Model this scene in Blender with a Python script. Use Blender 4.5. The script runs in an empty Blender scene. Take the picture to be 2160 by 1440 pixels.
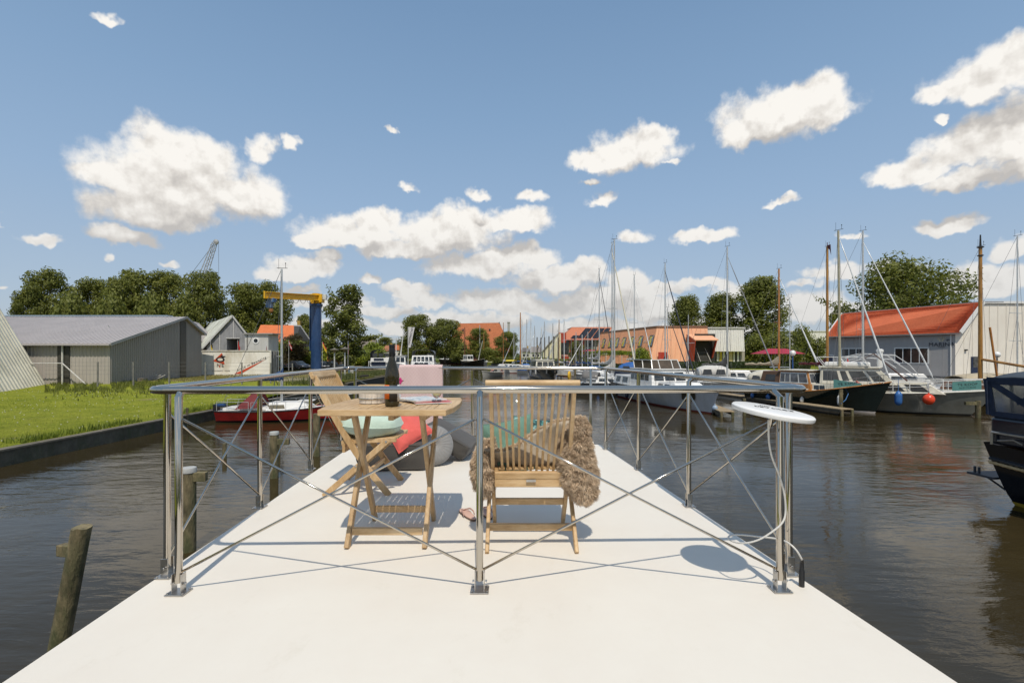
import bpy, math, random
from mathutils import Vector, Matrix, noise as mnoise
R = math.radians
SC = bpy.context.scene
COL = SC.collection
# ---- measured frame of the photograph: eye height over the water, deck height, lens
F = 1020.0; CX = 1080.0; CY = 747.0; HC = 3.6; DZ = 2.5
def P(px, py, d):
    return Vector(((px-CX)/F*d, d, HC-(py-CY)/F*d))
def D(py, z=0.0):
    return (HC-z)*F/(py-CY)
def G(px, py, z=0.0):
    return P(px, py, D(py, z))
def X(px, d): return (px-CX)/F*d
def Z(py, d): return HC-(py-CY)/F*d
rnd = random.Random(7)

# ------------------------------------------------------------ materials
MATS = {}
def new_mat(name):
    m = bpy.data.materials.new(name); m.use_nodes = True
    nt = m.node_tree; nt.nodes.clear()
    out = nt.nodes.new('ShaderNodeOutputMaterial')
    b = nt.nodes.new('ShaderNodeBsdfPrincipled')
    nt.links.new(b.outputs[0], out.inputs[0])
    return m, nt, b, out
def noise_node(nt, scale, detail=4, rough=.6, stretch=None, coord='Object'):
    tc = nt.nodes.new('ShaderNodeTexCoord')
    n = nt.nodes.new('ShaderNodeTexNoise')
    n.inputs['Scale'].default_value = scale
    n.inputs['Detail'].default_value = detail
    n.inputs['Roughness'].default_value = rough
    if stretch:
        mp = nt.nodes.new('ShaderNodeMapping'); mp.inputs['Scale'].default_value = stretch
        nt.links.new(tc.outputs[coord], mp.inputs[0]); nt.links.new(mp.outputs[0], n.inputs['Vector'])
    else:
        nt.links.new(tc.outputs[coord], n.inputs['Vector'])
    return n
def ramp(nt, src, stops):
    r = nt.nodes.new('ShaderNodeValToRGB')
    el = r.color_ramp.elements
    while len(el) < len(stops): el.new(.5)
    for e, (p, c) in zip(el, stops):
        e.position = p; e.color = (*c, 1) if len(c) == 3 else c
    nt.links.new(src, r.inputs[0])
    return r
def mix(nt, fac, a, b, mode='MIX'):
    m = nt.nodes.new('ShaderNodeMix'); m.data_type = 'RGBA'; m.blend_type = mode
    for s, v in ((m.inputs[0], fac), (m.inputs[6], a), (m.inputs[7], b)):
        if hasattr(v, 'is_linked') or isinstance(v, bpy.types.NodeSocket): nt.links.new(v, s)
        elif isinstance(v, (int, float)): s.default_value = v
        else: s.default_value = (*v, 1) if len(v) == 3 else v
    return m.outputs[2]
def bump(nt, b, src, strength, dist=.01):
    bp = nt.nodes.new('ShaderNodeBump'); bp.inputs['Strength'].default_value = strength
    bp.inputs['Distance'].default_value = dist
    nt.links.new(src, bp.inputs['Height']); nt.links.new(bp.outputs[0], b.inputs['Normal'])
    return bp
def M(name, col, rough=.5, metal=0., var=.12, vs=3., bmp=0., bs=40., spec=.5, coat=0., stretch=None, dirt=None, ds=1.5, bdist=.005, lo=.45, hi=.7):
    if name in MATS: return MATS[name]
    m, nt, b, out = new_mat(name)
    b.inputs['Roughness'].default_value = rough
    b.inputs['Metallic'].default_value = metal
    b.inputs['Specular IOR Level'].default_value = spec
    b.inputs['Coat Weight'].default_value = coat
    n = noise_node(nt, vs, 5, .65, stretch)
    c0 = tuple(max(0, c*(1-var*1.6)) for c in col); c1 = tuple(min(1, c*(1+var)) for c in col)
    r = ramp(nt, n.outputs[0], [(.3, c0), (.7, c1)])
    cs = r.outputs[0]
    if dirt:
        n2 = noise_node(nt, ds, 6, .7, (1, 1, .35))
        r2 = ramp(nt, n2.outputs[0], [(lo, (0, 0, 0)), (hi, (1, 1, 1))])
        cs = mix(nt, r2.outputs[0], cs, dirt)
    nt.links.new(cs, b.inputs['Base Color'])
    if bmp:
        n3 = noise_node(nt, bs, 4, .6, stretch)
        bump(nt, b, n3.outputs[0], bmp, bdist)
    MATS[name] = m
    return m
def wood(name, a, b_, stretch=(40, 40, 2.5), rough=.55, scale=1.2):
    if name in MATS: return MATS[name]
    m, nt, b, out = new_mat(name)
    n = noise_node(nt, scale, 8, .7, stretch)
    r = ramp(nt, n.outputs[0], [(.32, a), (.62, b_)])
    n2 = noise_node(nt, 2.2, 3, .5)
    c = mix(nt, .35, r.outputs[0], n2.outputs[0], 'SOFT_LIGHT')
    nt.links.new(c, b.inputs['Base Color'])
    b.inputs['Roughness'].default_value = rough
    bump(nt, b, n.outputs[0], .25, .002)
    MATS[name] = m
    return m
def glass_dark(name='dark_glass', col=(.015, .018, .02), rough=.05):
    if name in MATS: return MATS[name]
    m, nt, b, out = new_mat(name)
    n = noise_node(nt, 1.3, 3, .6)
    r = ramp(nt, n.outputs[0], [(.4, col), (.7, tuple(min(1, c*3+.01) for c in col))])
    nt.links.new(r.outputs[0], b.inputs['Base Color'])
    b.inputs['Roughness'].default_value = rough; b.inputs['Specular IOR Level'].default_value = .6
    MATS[name] = m; return m

# ------------------------------------------------------------ mesh builder
class MB:
    def __init__(s): s.v = []; s.f = []; s.m = []; s.cur = 0
    def add(s, vs, fs):
        o = len(s.v); s.v += [Vector(v) for v in vs]
        for f in fs: s.f.append(tuple(o+i for i in f)); s.m.append(s.cur)
        return s
    def box(s, c, size, rot=None):
        sx, sy, sz = (k/2 for k in size); c = Vector(c)
        vs = [Vector((x, y, z)) for x in (-sx, sx) for y in (-sy, sy) for z in (-sz, sz)]
        if rot is not None: vs = [rot @ v for v in vs]
        return s.add([c+v for v in vs], [(0, 1, 3, 2), (4, 6, 7, 5), (0, 4, 5, 1), (2, 3, 7, 6), (0, 2, 6, 4), (1, 5, 7, 3)])
    def bar(s, a, b, w, h, up=(0, 0, 1), ch=0.0):
        a, b = Vector(a), Vector(b); d = (b-a); L = d.length
        if L < 1e-6: return s
        d.normalize(); u = Vector(up)
        if abs(d.dot(u)) > .98: u = Vector((0, 1, 0))
        sd = d.cross(u).normalized(); u = sd.cross(d).normalized()
        if ch <= 0:
            prof = [(-w/2, -h/2), (w/2, -h/2), (w/2, h/2), (-w/2, h/2)]
        else:
            prof = [(-w/2+ch, -h/2), (w/2-ch, -h/2), (w/2, -h/2+ch), (w/2, h/2-ch), (w/2-ch, h/2), (-w/2+ch, h/2), (-w/2, h/2-ch), (-w/2, -h/2+ch)]
        n = len(prof)
        vs = [p+sd*x+u*y for p in (a, b) for x, y in prof]
        fs = [(i, (i+1) % n, n+(i+1) % n, n+i) for i in range(n)]+[tuple(range(n))[::-1], tuple(range(n, 2*n))]
        return s.add(vs, fs)
    def tube(s, pts, r, n=10, r2=None, cap=True, closed=False):
        pts = [Vector(p) for p in pts]; k = len(pts)
        rs = r if isinstance(r, (list, tuple)) else [r+((r2 if r2 is not None else r)-r)*i/max(1, k-1) for i in range(k)]
        prev = None; vs = []
        for i, p in enumerate(pts):
            if closed: t = pts[(i+1) % k]-pts[i-1]
            else: t = pts[min(i+1, k-1)]-pts[max(i-1, 0)]
            t.normalize()
            if prev is None:
                u = Vector((0, 0, 1)) if abs(t.z) < .9 else Vector((1, 0, 0))
                u = (u-t*u.dot(t)).normalized()
            else: u = (prev-t*prev.dot(t)).normalized()
            prev = u; w = t.cross(u)
            vs += [p+(u*math.cos(2*math.pi*j/n)+w*math.sin(2*math.pi*j/n))*rs[i] for j in range(n)]
        fs = []
        rng = range(k if closed else k-1)
        for i in rng:
            a = i*n; b = ((i+1) % k)*n
            fs += [(a+j, a+(j+1) % n, b+(j+1) % n, b+j) for j in range(n)]
        if cap and not closed: fs += [tuple(range(n))[::-1], tuple(range((k-1)*n, k*n))]
        return s.add(vs, fs)
    def lathe(s, prof, n=24, c=(0, 0, 0), rot=None, ring=False):
        c = Vector(c); vs = []
        for r, z in prof:
            for j in range(n):
                v = Vector((r*math.cos(2*math.pi*j/n), r*math.sin(2*math.pi*j/n), z))
                if rot is not None: v = rot @ v
                vs.append(c+v)
        k = len(prof)
        fs = [(i*n+j, i*n+(j+1) % n, (i+1)*n+(j+1) % n, (i+1)*n+j) for i in range(k-1) for j in range(n)]
        fs += [((k-1)*n+j, (k-1)*n+(j+1) % n, (j+1) % n, j) for j in range(n)] if ring else [tuple(range(n))[::-1], tuple(range((k-1)*n, k*n))]
        return s.add(vs, fs)
    def ball(s, c, r, nu=12, nv=8, rot=None):
        rx, ry, rz = r if isinstance(r, (tuple, list)) else (r, r, r); c = Vector(c); vs = []
        for i in range(1, nv):
            a = math.pi*i/nv
            for j in range(nu):
                b = 2*math.pi*j/nu
                v = Vector((rx*math.sin(a)*math.cos(b), ry*math.sin(a)*math.sin(b), rz*math.cos(a)))
                if rot is not None: v = rot @ v
                vs.append(c+v)
        t = Vector((0, 0, rz)); bt = -t
        if rot is not None: t = rot @ t; bt = rot @ bt
        vs += [c+t, c+bt]; N = len(vs)
        fs = [((i)*nu+j, (i+1)*nu+j, (i+1)*nu+(j+1) % nu, i*nu+(j+1) % nu) for i in range(nv-2) for j in range(nu)]
        fs += [(N-2, j, (j+1) % nu) for j in range(nu)]+[(N-1, (nv-2)*nu+(j+1) % nu, (nv-2)*nu+j) for j in range(nu)]
        return s.add(vs, fs)
    def prism(s, poly, off):
        poly = [Vector(p) for p in poly]; off = Vector(off); n = len(poly)
        return s.add(poly+[p+off for p in poly], [tuple(range(n))[::-1], tuple(range(n, 2*n))]+[(i, (i+1) % n, n+(i+1) % n, n+i) for i in range(n)])
    def panel(s, q, u0, u1, v0, v1, off=.01, th=.02):
        # a thin box lying on quad q (bottom-left, bottom-right, top-right, top-left)
        q = [Vector(p) for p in q]
        def pt(u, v): return (q[0]*(1-u)+q[1]*u)*(1-v)+(q[3]*(1-u)+q[2]*u)*v
        nrm = (q[1]-q[0]).cross(q[3]-q[0]).normalized()
        a = [pt(u0, v0), pt(u1, v0), pt(u1, v1), pt(u0, v1)]
        return s.prism([p+nrm*(off-th) for p in a], nrm*th)
    def grid(s, fn, nu, nv):
        vs = [fn(i/nu, j/nv) for j in range(nv+1) for i in range(nu+1)]
        return s.add(vs, [(j*(nu+1)+i, j*(nu+1)+i+1, (j+1)*(nu+1)+i+1, (j+1)*(nu+1)+i) for j in range(nv) for i in range(nu)])
    def merge(s, o, mat=None):
        k = len(s.v); s.v += [mat @ v if mat is not None else v.copy() for v in o.v]
        s.f += [tuple(k+i for i in f) for f in o.f]; s.m += [s.cur]*len(o.f); return s

def frame_of(o):
    return Matrix.Translation(o.location) @ o.rotation_euler.to_matrix().to_4x4()
def world_frame(o):
    m = frame_of(o)
    while o.parent: o = o.parent; m = frame_of(o) @ m
    return m
def build(mb, name, mats, parent=None, local=False, smooth=False, bevel=0, sub=0, solid=0, auto=None):
    """link mb as one mesh object; world coordinates unless local=True"""
    me = bpy.data.meshes.new(name)
    vs = mb.v
    o = bpy.data.objects.new(name, me)
    if parent is not None:
        o.parent = parent
        if not local:
            inv = world_frame(parent).inverted(); vs = [inv @ v for v in vs]
    elif not local:
        mn = Vector((min(v.x for v in vs), min(v.y for v in vs), min(v.z for v in vs)))
        mx = Vector((max(v.x for v in vs), max(v.y for v in vs), max(v.z for v in vs)))
        c = (mn+mx)/2; c.z = mn.z; o.location = c; vs = [v-c for v in vs]
    me.from_pydata([tuple(v) for v in vs], [], mb.f)
    mats = mats if isinstance(mats, (list, tuple)) else [mats]
    for m in mats: me.materials.append(m)
    if len(mats) > 1: me.polygons.foreach_set('material_index', mb.m)
    if smooth:
        me.polygons.foreach_set('use_smooth', [True]*len(me.polygons))
        if auto:
            me.set_sharp_from_angle(angle=R(auto))
    COL.objects.link(o)
    if bevel:
        b = o.modifiers.new('bevel', 'BEVEL'); b.width = bevel; b.segments = 2; b.limit_method = 'ANGLE'; b.angle_limit = R(40)
    if solid:
        b = o.modifiers.new('thick', 'SOLIDIFY'); b.thickness = solid
    if sub:
        b = o.modifiers.new('sub', 'SUBSURF'); b.levels = sub; b.render_levels = sub
    return o
def tag(o, label=None, cat=None, group=None, kind=None):
    for k, v in (('label', label), ('category', cat), ('group', group), ('kind', kind)):
        if v: o[k] = v
    return o
def thing(name, label, cat, loc=(0, 0, 0), rz=0., group=None):
    o = bpy.data.objects.new(name, None); COL.objects.link(o)
    o.location = loc; o.rotation_euler = (0, 0, rz); o.empty_display_size = .2
    return tag(o, label, cat, group)
def copy_tree(o, parent=None):
    c = o.copy(); COL.objects.link(c)
    if parent is not None: c.parent = parent
    for ch in list(o.children): copy_tree(ch, c)
    return c
def text_mb(s, size, mat4, depth=.004, sp=1.0, shear=0.):
    cu = bpy.data.curves.new('lettering', 'FONT'); cu.body = s; cu.size = size; cu.extrude = depth
    cu.align_x = 'CENTER'; cu.align_y = 'CENTER'; cu.space_character = sp; cu.shear = shear
    ob = bpy.data.objects.new('lettering', cu); COL.objects.link(ob)
    dg = bpy.context.evaluated_depsgraph_get(); dg.update()
    me = bpy.data.meshes.new_from_object(ob.evaluated_get(dg))
    mb = MB(); mb.add([mat4 @ v.co for v in me.vertices], [tuple(p.vertices) for p in me.polygons])
    bpy.data.objects.remove(ob); bpy.data.curves.remove(cu); bpy.data.meshes.remove(me)
    return mb
def on_wall(q, u, v, off=.012):
    """frame (x right, y up, z out) at (u,v) of quad q"""
    q = [Vector(p) for p in q]
    o = (q[0]*(1-u)+q[1]*u)*(1-v)+(q[3]*(1-u)+q[2]*u)*v
    ax = (q[1]-q[0]).normalized(); n = (q[1]-q[0]).cross(q[3]-q[0]).normalized(); ay = n.cross(ax)
    return Matrix((( ax.x, ay.x, n.x, o.x+n.x*off), (ax.y, ay.y, n.y, o.y+n.y*off), (ax.z, ay.z, n.z, o.z+n.z*off), (0, 0, 0, 1)))

# common materials
STEEL = M('polished_steel', (.55, .50, .43), .08, 1., .03, 9, .04, 60, bdist=.001)
STEEL_B = M('brushed_steel', (.55, .53, .50), .28, 1., .1, 20)
def teak_mat(name='teak', st=(6, 6, 1.2), k=1.):
    m, nt, b, out = new_mat(name)
    tc = nt.nodes.new('ShaderNodeTexCoord')
    n = noise_node(nt, 9, 8, .7, st); n2 = noise_node(nt, 3, 2, .5)
    r = ramp(nt, n.outputs[0], [(.3, (.47*k, .30*k, .145*k)), (.5, (.61*k, .42*k, .225*k)), (.7, (.70*k, .52*k, .315*k))])
    r2 = ramp(nt, n2.outputs[0], [(.35, (.74, .68, .58)), (.65, (1, 1, 1))])
    nt.links.new(mix(nt, 1, r.outputs[0], r2.outputs[0], 'MULTIPLY'), b.inputs['Base Color'])
    b.inputs['Roughness'].default_value = .5
    bump(nt, b, n.outputs[0], .2, .002)
    MATS[name] = m; return m
TEAK = teak_mat(); TEAKX = teak_mat('teak_crosswise', (1.2, 6, 6)); TEAKY = teak_mat('teak_lengthwise', (7, 1.2, 7)); TEAKD = teak_mat('teak_darker', (6, 6, 1.2), .80)  # last one is a darker tone of the same teak for the table legs
DARKGLASS = glass_dark()
WHITEP = M('white_boat_paint', (.74, .73, .70), .25, var=.06, dirt=(.5, .48, .42), lo=.55, hi=.85)
NAVYC = M('navy_canvas', (.012, .022, .05), .8, var=.25, vs=8, bmp=.3, bs=12, bdist=.03)
BLUEC = M('blue_canvas', (.015, .055, .16), .8, var=.25, vs=6, bmp=.4, bs=10, bdist=.04)
ALU = M('mast_aluminium', (.62, .62, .60), .35, .55, .08)
ALUW = M('mast_white_alloy', (.72, .72, .70), .35, .2, .06)
VARN = M('varnished_wood', (.42, .17, .035), .3, var=.3, vs=6, coat=.4, stretch=(1, 1, .15))
ROPE = M('manila_rope', (.50, .34, .16), .8, var=.25, vs=20)
WIREM = M('rigging_wire', (.20, .20, .20), .4, .6, .05)
BLACKP = M('black_plastic', (.015, .015, .016), .4, var=.1)
PILEW = M('pile_wood', (.20, .16, .085), .85, var=.55, vs=3.5, bmp=.9, bs=7, stretch=(1.6, 1.6, .5), dirt=(.07, .075, .03), ds=3, bdist=.04, lo=.42, hi=.62)
DOCKW = M('dock_planks', (.36, .27, .16), .8, var=.35, vs=2.5, bmp=.5, bs=10, stretch=(1, 6, 1), bdist=.02)
# ------------------------------------------------------------ camera, sky, sun
cam = bpy.data.cameras.new('camera'); camo = bpy.data.objects.new('camera', cam); COL.objects.link(camo)
cam.sensor_width = 36; cam.lens = F/2160*36; cam.shift_y = 27/2160
cam.clip_start = .05; cam.clip_end = 6000
camo.location = (0, 0, HC); camo.rotation_euler = (R(90), 0, 0)
SC.camera = camo
SC.view_settings.view_transform = 'Standard'; SC.view_settings.look = 'None'
SC.view_settings.exposure = 0; SC.view_settings.gamma = 1
SC.render.engine = 'CYCLES'
SC.cycles.max_bounces = 8; SC.cycles.transparent_max_bounces = 24; SC.cycles.glossy_bounces = 4
SC.cycles.use_denoising = True
SC.cycles.sample_clamp_indirect = 6
SUNDIR = Vector((.05, -.56, .93)).normalized()     # towards the sun: high behind the camera
sun = bpy.data.lights.new('sun', 'SUN'); sun.energy = 3.45; sun.angle = R(.55); sun.color = (1, .925, .80)
suno = bpy.data.objects.new('sun', sun); COL.objects.link(suno)
suno.rotation_euler = SUNDIR.to_track_quat('Z', 'Y').to_euler(); suno.location = (0, -20, 40)

def make_world():
    w = bpy.data.worlds.new('World'); SC.world = w; w.use_nodes = True
    nt = w.node_tree; nt.nodes.clear(); N = nt.nodes.new; L = nt.links.new
    out = N('ShaderNodeOutputWorld')
    sky = N('ShaderNodeTexSky'); sky.sky_type = 'NISHITA'; sky.sun_disc = False
    sky.sun_elevation = math.asin(SUNDIR.z); sky.sun_rotation = math.atan2(SUNDIR.x, SUNDIR.y)
    sky.air_density = 1.0; sky.dust_density = 1.2; sky.ozone_density = 1.6
    # cloud bank: puffs placed by (azimuth, elevation)
    blobs = [(395, 405, 205, 88), (385, 330, 112, 60), (250, 380, 90, 46), (510, 420, 105, 62), (548, 315, 42, 34), (604, 312, 26, 22), (330, 445, 150, 45),
        (90, 510, 56, 17), (262, 502, 66, 27), (212, 542, 24, 13), (366, 555, 34, 11), (10, 604, 26, 9), (0, 460, 10, 20),
        (740, 497, 112, 38), (800, 470, 60, 26), (660, 512, 50, 20), (850, 398, 28, 13), (1015, 408, 46, 16), (1112, 417, 35, 20), (827, 280, 14, 11),
        (935, 500, 130, 52), (960, 470, 70, 36), (1080, 470, 78, 30), (850, 530, 120, 26), (1010, 565, 125, 36), (1110, 545, 70, 32), (1180, 590, 110, 34), (1240, 570, 50, 26),
        (640, 565, 85, 27), (690, 548, 45, 20), (600, 580, 55, 16), (780, 592, 33, 14), (860, 618, 52, 19), (900, 640, 70, 20), (700, 640, 90, 16), (800, 660, 70, 20),
        (1050, 640, 110, 26), (1150, 650, 120, 30), (1000, 680, 150, 22), (1280, 640, 90, 36), (1320, 600, 60, 30), (640, 610, 40, 10), (700, 690, 120, 18), (860, 690, 100, 16),
        (1330, 325, 110, 50), (1385, 295, 50, 30), (1255, 340, 60, 26), (1420, 345, 28, 12), (1265, 425, 42, 18), (1240, 385, 26, 10),
        (1645, 250, 135, 66), (1690, 215, 85, 48), (1580, 285, 78, 38), (1740, 240, 50, 44),
        (2110, 165, 160, 60), (2160, 130, 70, 50), (1990, 205, 60, 24), (2080, 310, 190, 55), (2160, 270, 90, 70), (1920, 365, 80, 34), (2230, 330, 150, 70), (2030, 375, 120, 28), (1640, 425, 44, 13), (1650, 415, 16, 8),
        (1340, 500, 48, 22), (1487, 500, 66, 18), (1785, 502, 40, 11), (2005, 472, 80, 20), (2140, 530, 50, 30), (2160, 450, 20, 14), (1880, 570, 60, 18), (1760, 580, 60, 20), (1700, 600, 40, 12),
        (1480, 605, 70, 14), (1400, 620, 60, 18), (1380, 660, 90, 30), (1560, 620, 60, 18), (1700, 650, 100, 34), (1800, 660, 90, 30), (2040, 590, 90, 30), (2120, 600, 80, 34), (1260, 690, 130, 24), (1500, 690, 140, 26),
        (235, 35, 40, 16), (1975, 255, 28, 9), (60, 690, 90, 12), (-200, 300, 150, 60), (-420, 480, 130, 40), (-250, 620, 160, 26), (2450, 480, 150, 50), (2500, 200, 120, 60),
        (700, -250, 200, 90), (1500, -420, 240, 90), (100, -150, 130, 60), (2300, -300, 200, 120), (1100, -900, 300, 150)]
    NG = bpy.data.node_groups
    def mm(nt_, op, a, b=None, c=None, clamp=False):
        n = nt_.nodes.new('ShaderNodeMath'); n.operation = op; n.use_clamp = clamp
        for i, v in enumerate((a, b, c)):
            if v is None: continue
            if isinstance(v, (int, float)): n.inputs[i].default_value = v
            else: nt_.links.new(v, n.inputs[i])
        return n.outputs[0]
    def vm(g, op, a, b=None, c=None):
        n = g.nodes.new('ShaderNodeVectorMath'); n.operation = op
        for i, v in enumerate((a, b, c)):
            if v is None: continue
            if isinstance(v, (tuple, list)): n.inputs[i].default_value = v
            else: g.links.new(v, n.inputs[i])
        return n
    conv = []
    for (px, py, rx, ry) in blobs:        # photo pixels -> direction -> (az, el)
        x, z = (px-CX)/F, (CY-py)/F
        az = math.atan(x); el = math.atan(z/math.hypot(1, x)); k = math.cos(az)
        sm_ = rx < 50; conv.append((az, el, rx/F*k*k*(1.3 if sm_ else 1.2), ry/F*k*math.cos(el)**1.5*(1.5 if sm_ else 1.26), .30 if sm_ else 0.))
    def puffs(g, src, lst):
        best = None
        for (az, el, a_r, e_r, wk) in lst:
            q = vm(g, 'MULTIPLY_ADD', src, (1/a_r, 1/e_r, 0), (-az/a_r, -el/e_r, 0))
            q2 = vm(g, 'MULTIPLY', q.outputs[0], (-1, -1.5, 0))
            q3 = vm(g, 'MAXIMUM', q.outputs[0], q2.outputs[0])
            ln = vm(g, 'LENGTH', q3.outputs[0]).outputs['Value']
            if wk: ln = mm(g, 'ADD', ln, wk)
            best = ln if best is None else mm(g, 'MINIMUM', best, ln)
        return mm(g, 'SUBTRACT', 1.0, best) if best is not None else None
    tc = N('ShaderNodeTexCoord'); sep = N('ShaderNodeSeparateXYZ'); L(tc.outputs['Generated'], sep.inputs[0])
    ay = mm(nt, 'ABSOLUTE', sep.outputs[1]); azo = mm(nt, 'ARCTAN2', sep.outputs[0], ay)
    elo = mm(nt, 'ARCSINE', sep.outputs[2])
    cmb = N('ShaderNodeCombineXYZ'); L(azo, cmb.inputs[0]); L(elo, cmb.inputs[1])
    # clear sky: Nishita blended with a measured elevation ramp
    skr = N('ShaderNodeValToRGB'); e = skr.color_ramp.elements
    e[0].position = 0; e[0].color = (*[c*10 for c in (.50, .555, .62)], 1)
    e[1].position = .62; e[1].color = (*[c*10 for c in (.205, .345, .55)], 1)
    for p, c in ((.10, (.43, .54, .675)), (.28, (.335, .485, .685)), (.45, (.262, .415, .625))):
        q = e.new(p); q.color = (*[k*10 for k in c], 1)
    L(elo, skr.inputs[0])
    base = N('ShaderNodeMix'); base.data_type = 'RGBA'; base.inputs[0].default_value = .8
    L(sky.outputs[0], base.inputs[6]); L(skr.outputs[0], base.inputs[7]); BASE = base.outputs[2]
    def sector(lst):
        """one Background whose clouds come from the puffs in lst, wrapped in a node group"""
        gt = NG.new('cloud_sector', 'ShaderNodeTree')
        gt.interface.new_socket('P', in_out='INPUT', socket_type='NodeSocketVector')
        gt.interface.new_socket('E', in_out='INPUT', socket_type='NodeSocketFloat')
        gt.interface.new_socket('B', in_out='INPUT', socket_type='NodeSocketColor')
        gt.interface.new_socket('S', in_out='OUTPUT', socket_type='NodeSocketShader')
        gn = N('ShaderNodeGroup')
        r = sector_body(lst, gt)
        gn.node_tree = gt
        L(cmb.outputs[0], gn.inputs[0]); L(elo, gn.inputs[1]); L(BASE, gn.inputs[2])
        return gn.outputs[0]
    def sector_body(lst, nt):
        N = nt.nodes.new; L = nt.links.new
        gi = N('NodeGroupInput'); go = N('NodeGroupOutput')
        Pn, elo, BASE = gi.outputs[0], gi.outputs[1], gi.outputs[2]
        bgn = N('ShaderNodeBackground'); bgn.inputs[1].default_value = .1
        def nz(vec, scale, det, rough, off):
            ad = vm(nt, 'ADD', vec, off); n = N('ShaderNodeTexNoise'); n.noise_dimensions = '2D'; n.inputs['Scale'].default_value = scale
            n.inputs['Detail'].default_value = det; n.inputs['Roughness'].default_value = rough
            L(ad.outputs[0], n.inputs['Vector']); return n
        wn = nz(Pn, 8, 3, .6, (0, 0, 0)); w1 = vm(nt, 'SUBTRACT', wn.outputs['Color'], (.5, .5, .5))
        w2 = vm(nt, 'MULTIPLY_ADD', w1.outputs[0], (.06, .045, 0), Pn).outputs[0]
        wb = nz(Pn, 26, 3, .6, (5, 3, 0)); w3 = vm(nt, 'SUBTRACT', wb.outputs['Color'], (.5, .5, .5)); w2 = vm(nt, 'MULTIPLY_ADD', w3.outputs[0], (.035, .028, 0), w2).outputs[0]
        d0 = puffs(nt, w2, lst)
        big = [q for q in lst if q[2] > .055] or lst[:1]
        wu = vm(nt, 'ADD', w2, (.006, .05, 0)).outputs[0]
        du = puffs(nt, wu, big)
        n1 = nz(Pn, 15, 7, .57, (3.1, 1.7, 0)); n1u = nz(Pn, 15, 4, .55, (3.104, 1.716, 0))
        fb = mm(nt, 'MULTIPLY_ADD', n1.outputs[0], 1.45, -.70)
        d = mm(nt, 'MULTIPLY_ADD', d0, 1.55, fb)
        def mr(v, a, b, c=0., d_=1., smooth=True):
            m = N('ShaderNodeMapRange'); m.interpolation_type = 'SMOOTHSTEP' if smooth else 'LINEAR'
            m.inputs[1].default_value = a; m.inputs[2].default_value = b; m.inputs[3].default_value = c; m.inputs[4].default_value = d_
            L(v, m.inputs[0]); return m.outputs[0]
        alpha = mr(d, .02, .66)
        rel = mm(nt, 'SUBTRACT', n1.outputs[0], n1u.outputs[0])
        lit = mm(nt, 'MULTIPLY_ADD', rel, 2.3, 1.0)
        lit = mm(nt, 'SUBTRACT', lit, mr(du, .0, .95, 0, .38))
        lit = mm(nt, 'SUBTRACT', lit, mr(mm(nt, 'SUBTRACT', du, d0), -.22, .42, 0, .62))
        lit = mm(nt, 'SUBTRACT', lit, mr(d, .1, -.1, 0, .0))
        cr = N('ShaderNodeValToRGB'); e = cr.color_ramp.elements
        e[0].position = .05; e[0].color = (5.4, 5.15, 4.9, 1); e[1].position = 1.; e[1].color = (9.6, 9.3, 8.8, 1)
        m_ = e.new(.5); m_.color = (7.3, 6.95, 6.5, 1)
        L(lit, cr.inputs[0])
        hz = mr(elo, .0, .30)
        far = N('ShaderNodeMix'); far.data_type = 'RGBA'; L(hz, far.inputs[0]); L(cr.outputs[0], far.inputs[7])
        dim = N('ShaderNodeMix'); dim.data_type = 'RGBA'; dim.inputs[0].default_value = .5; L(cr.outputs[0], dim.inputs[6]); dim.inputs[7].default_value = (6.0, 5.7, 5.3, 1)
        L(dim.outputs[2], far.inputs[6])
        a2 = mm(nt, 'MULTIPLY', alpha, mr(hz, 0, 1, .8, 1., False))
        fin = N('ShaderNodeMix'); fin.data_type = 'RGBA'
        L(a2, fin.inputs[0]); L(BASE, fin.inputs[6]); L(far.outputs[2], fin.inputs[7])
        L(fin.outputs[2], bgn.inputs[0]); L(bgn.outputs[0], go.inputs[0])
    def clear(col=None):
        bgn = N('ShaderNodeBackground'); bgn.inputs[1].default_value = .1
        if col: bgn.inputs[0].default_value = col
        else: L(BASE, bgn.inputs[0])
        return bgn.outputs[0]
    def near(a0, a1, e0, e1):
        m = .07
        return [q for q in conv if q[0]+q[2]*1.9+m > a0 and q[0]-q[2]*1.9-m < a1 and q[1]+q[3]*1.9+m > e0 and q[1]-q[3]*1.9-m < e1]
    def msh(fac, a, b):
        m = N('ShaderNodeMixShader'); L(fac, m.inputs[0]); L(a, m.inputs[1]); L(b, m.inputs[2]); return m.outputs[0]
    def split(a0, a1, e0, e1, depth):
        lst = near(a0, a1, e0, e1)
        if not lst: return clear()
        if depth == 0 or len(lst) < 9: return sector(lst)
        if (a1-a0) > (e1-e0)*1.4:
            c = (a0+a1)/2; return msh(mm(nt, 'GREATER_THAN', azo, c), split(a0, c, e0, e1, depth-1), split(c, a1, e0, e1, depth-1))
        c = (e0+e1)/2; return msh(mm(nt, 'GREATER_THAN', elo, c), split(a0, a1, e0, c, depth-1), split(a0, a1, c, e1, depth-1))
    tree = msh(mm(nt, 'GREATER_THAN', elo, .66), split(-1.1, 1.1, 0, .66, 5), split(-1.6, 1.6, .66, 1.5, 2))
    tree = msh(mm(nt, 'GREATER_THAN', elo, -.004), clear((1.1, 1.15, 1.1, 1)), tree)
    L(tree, out.inputs[0])
    w.cycles.sampling_method = 'MANUAL'; w.cycles.sample_map_resolution = 512
if not globals().get("NOSKY"): make_world()
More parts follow.
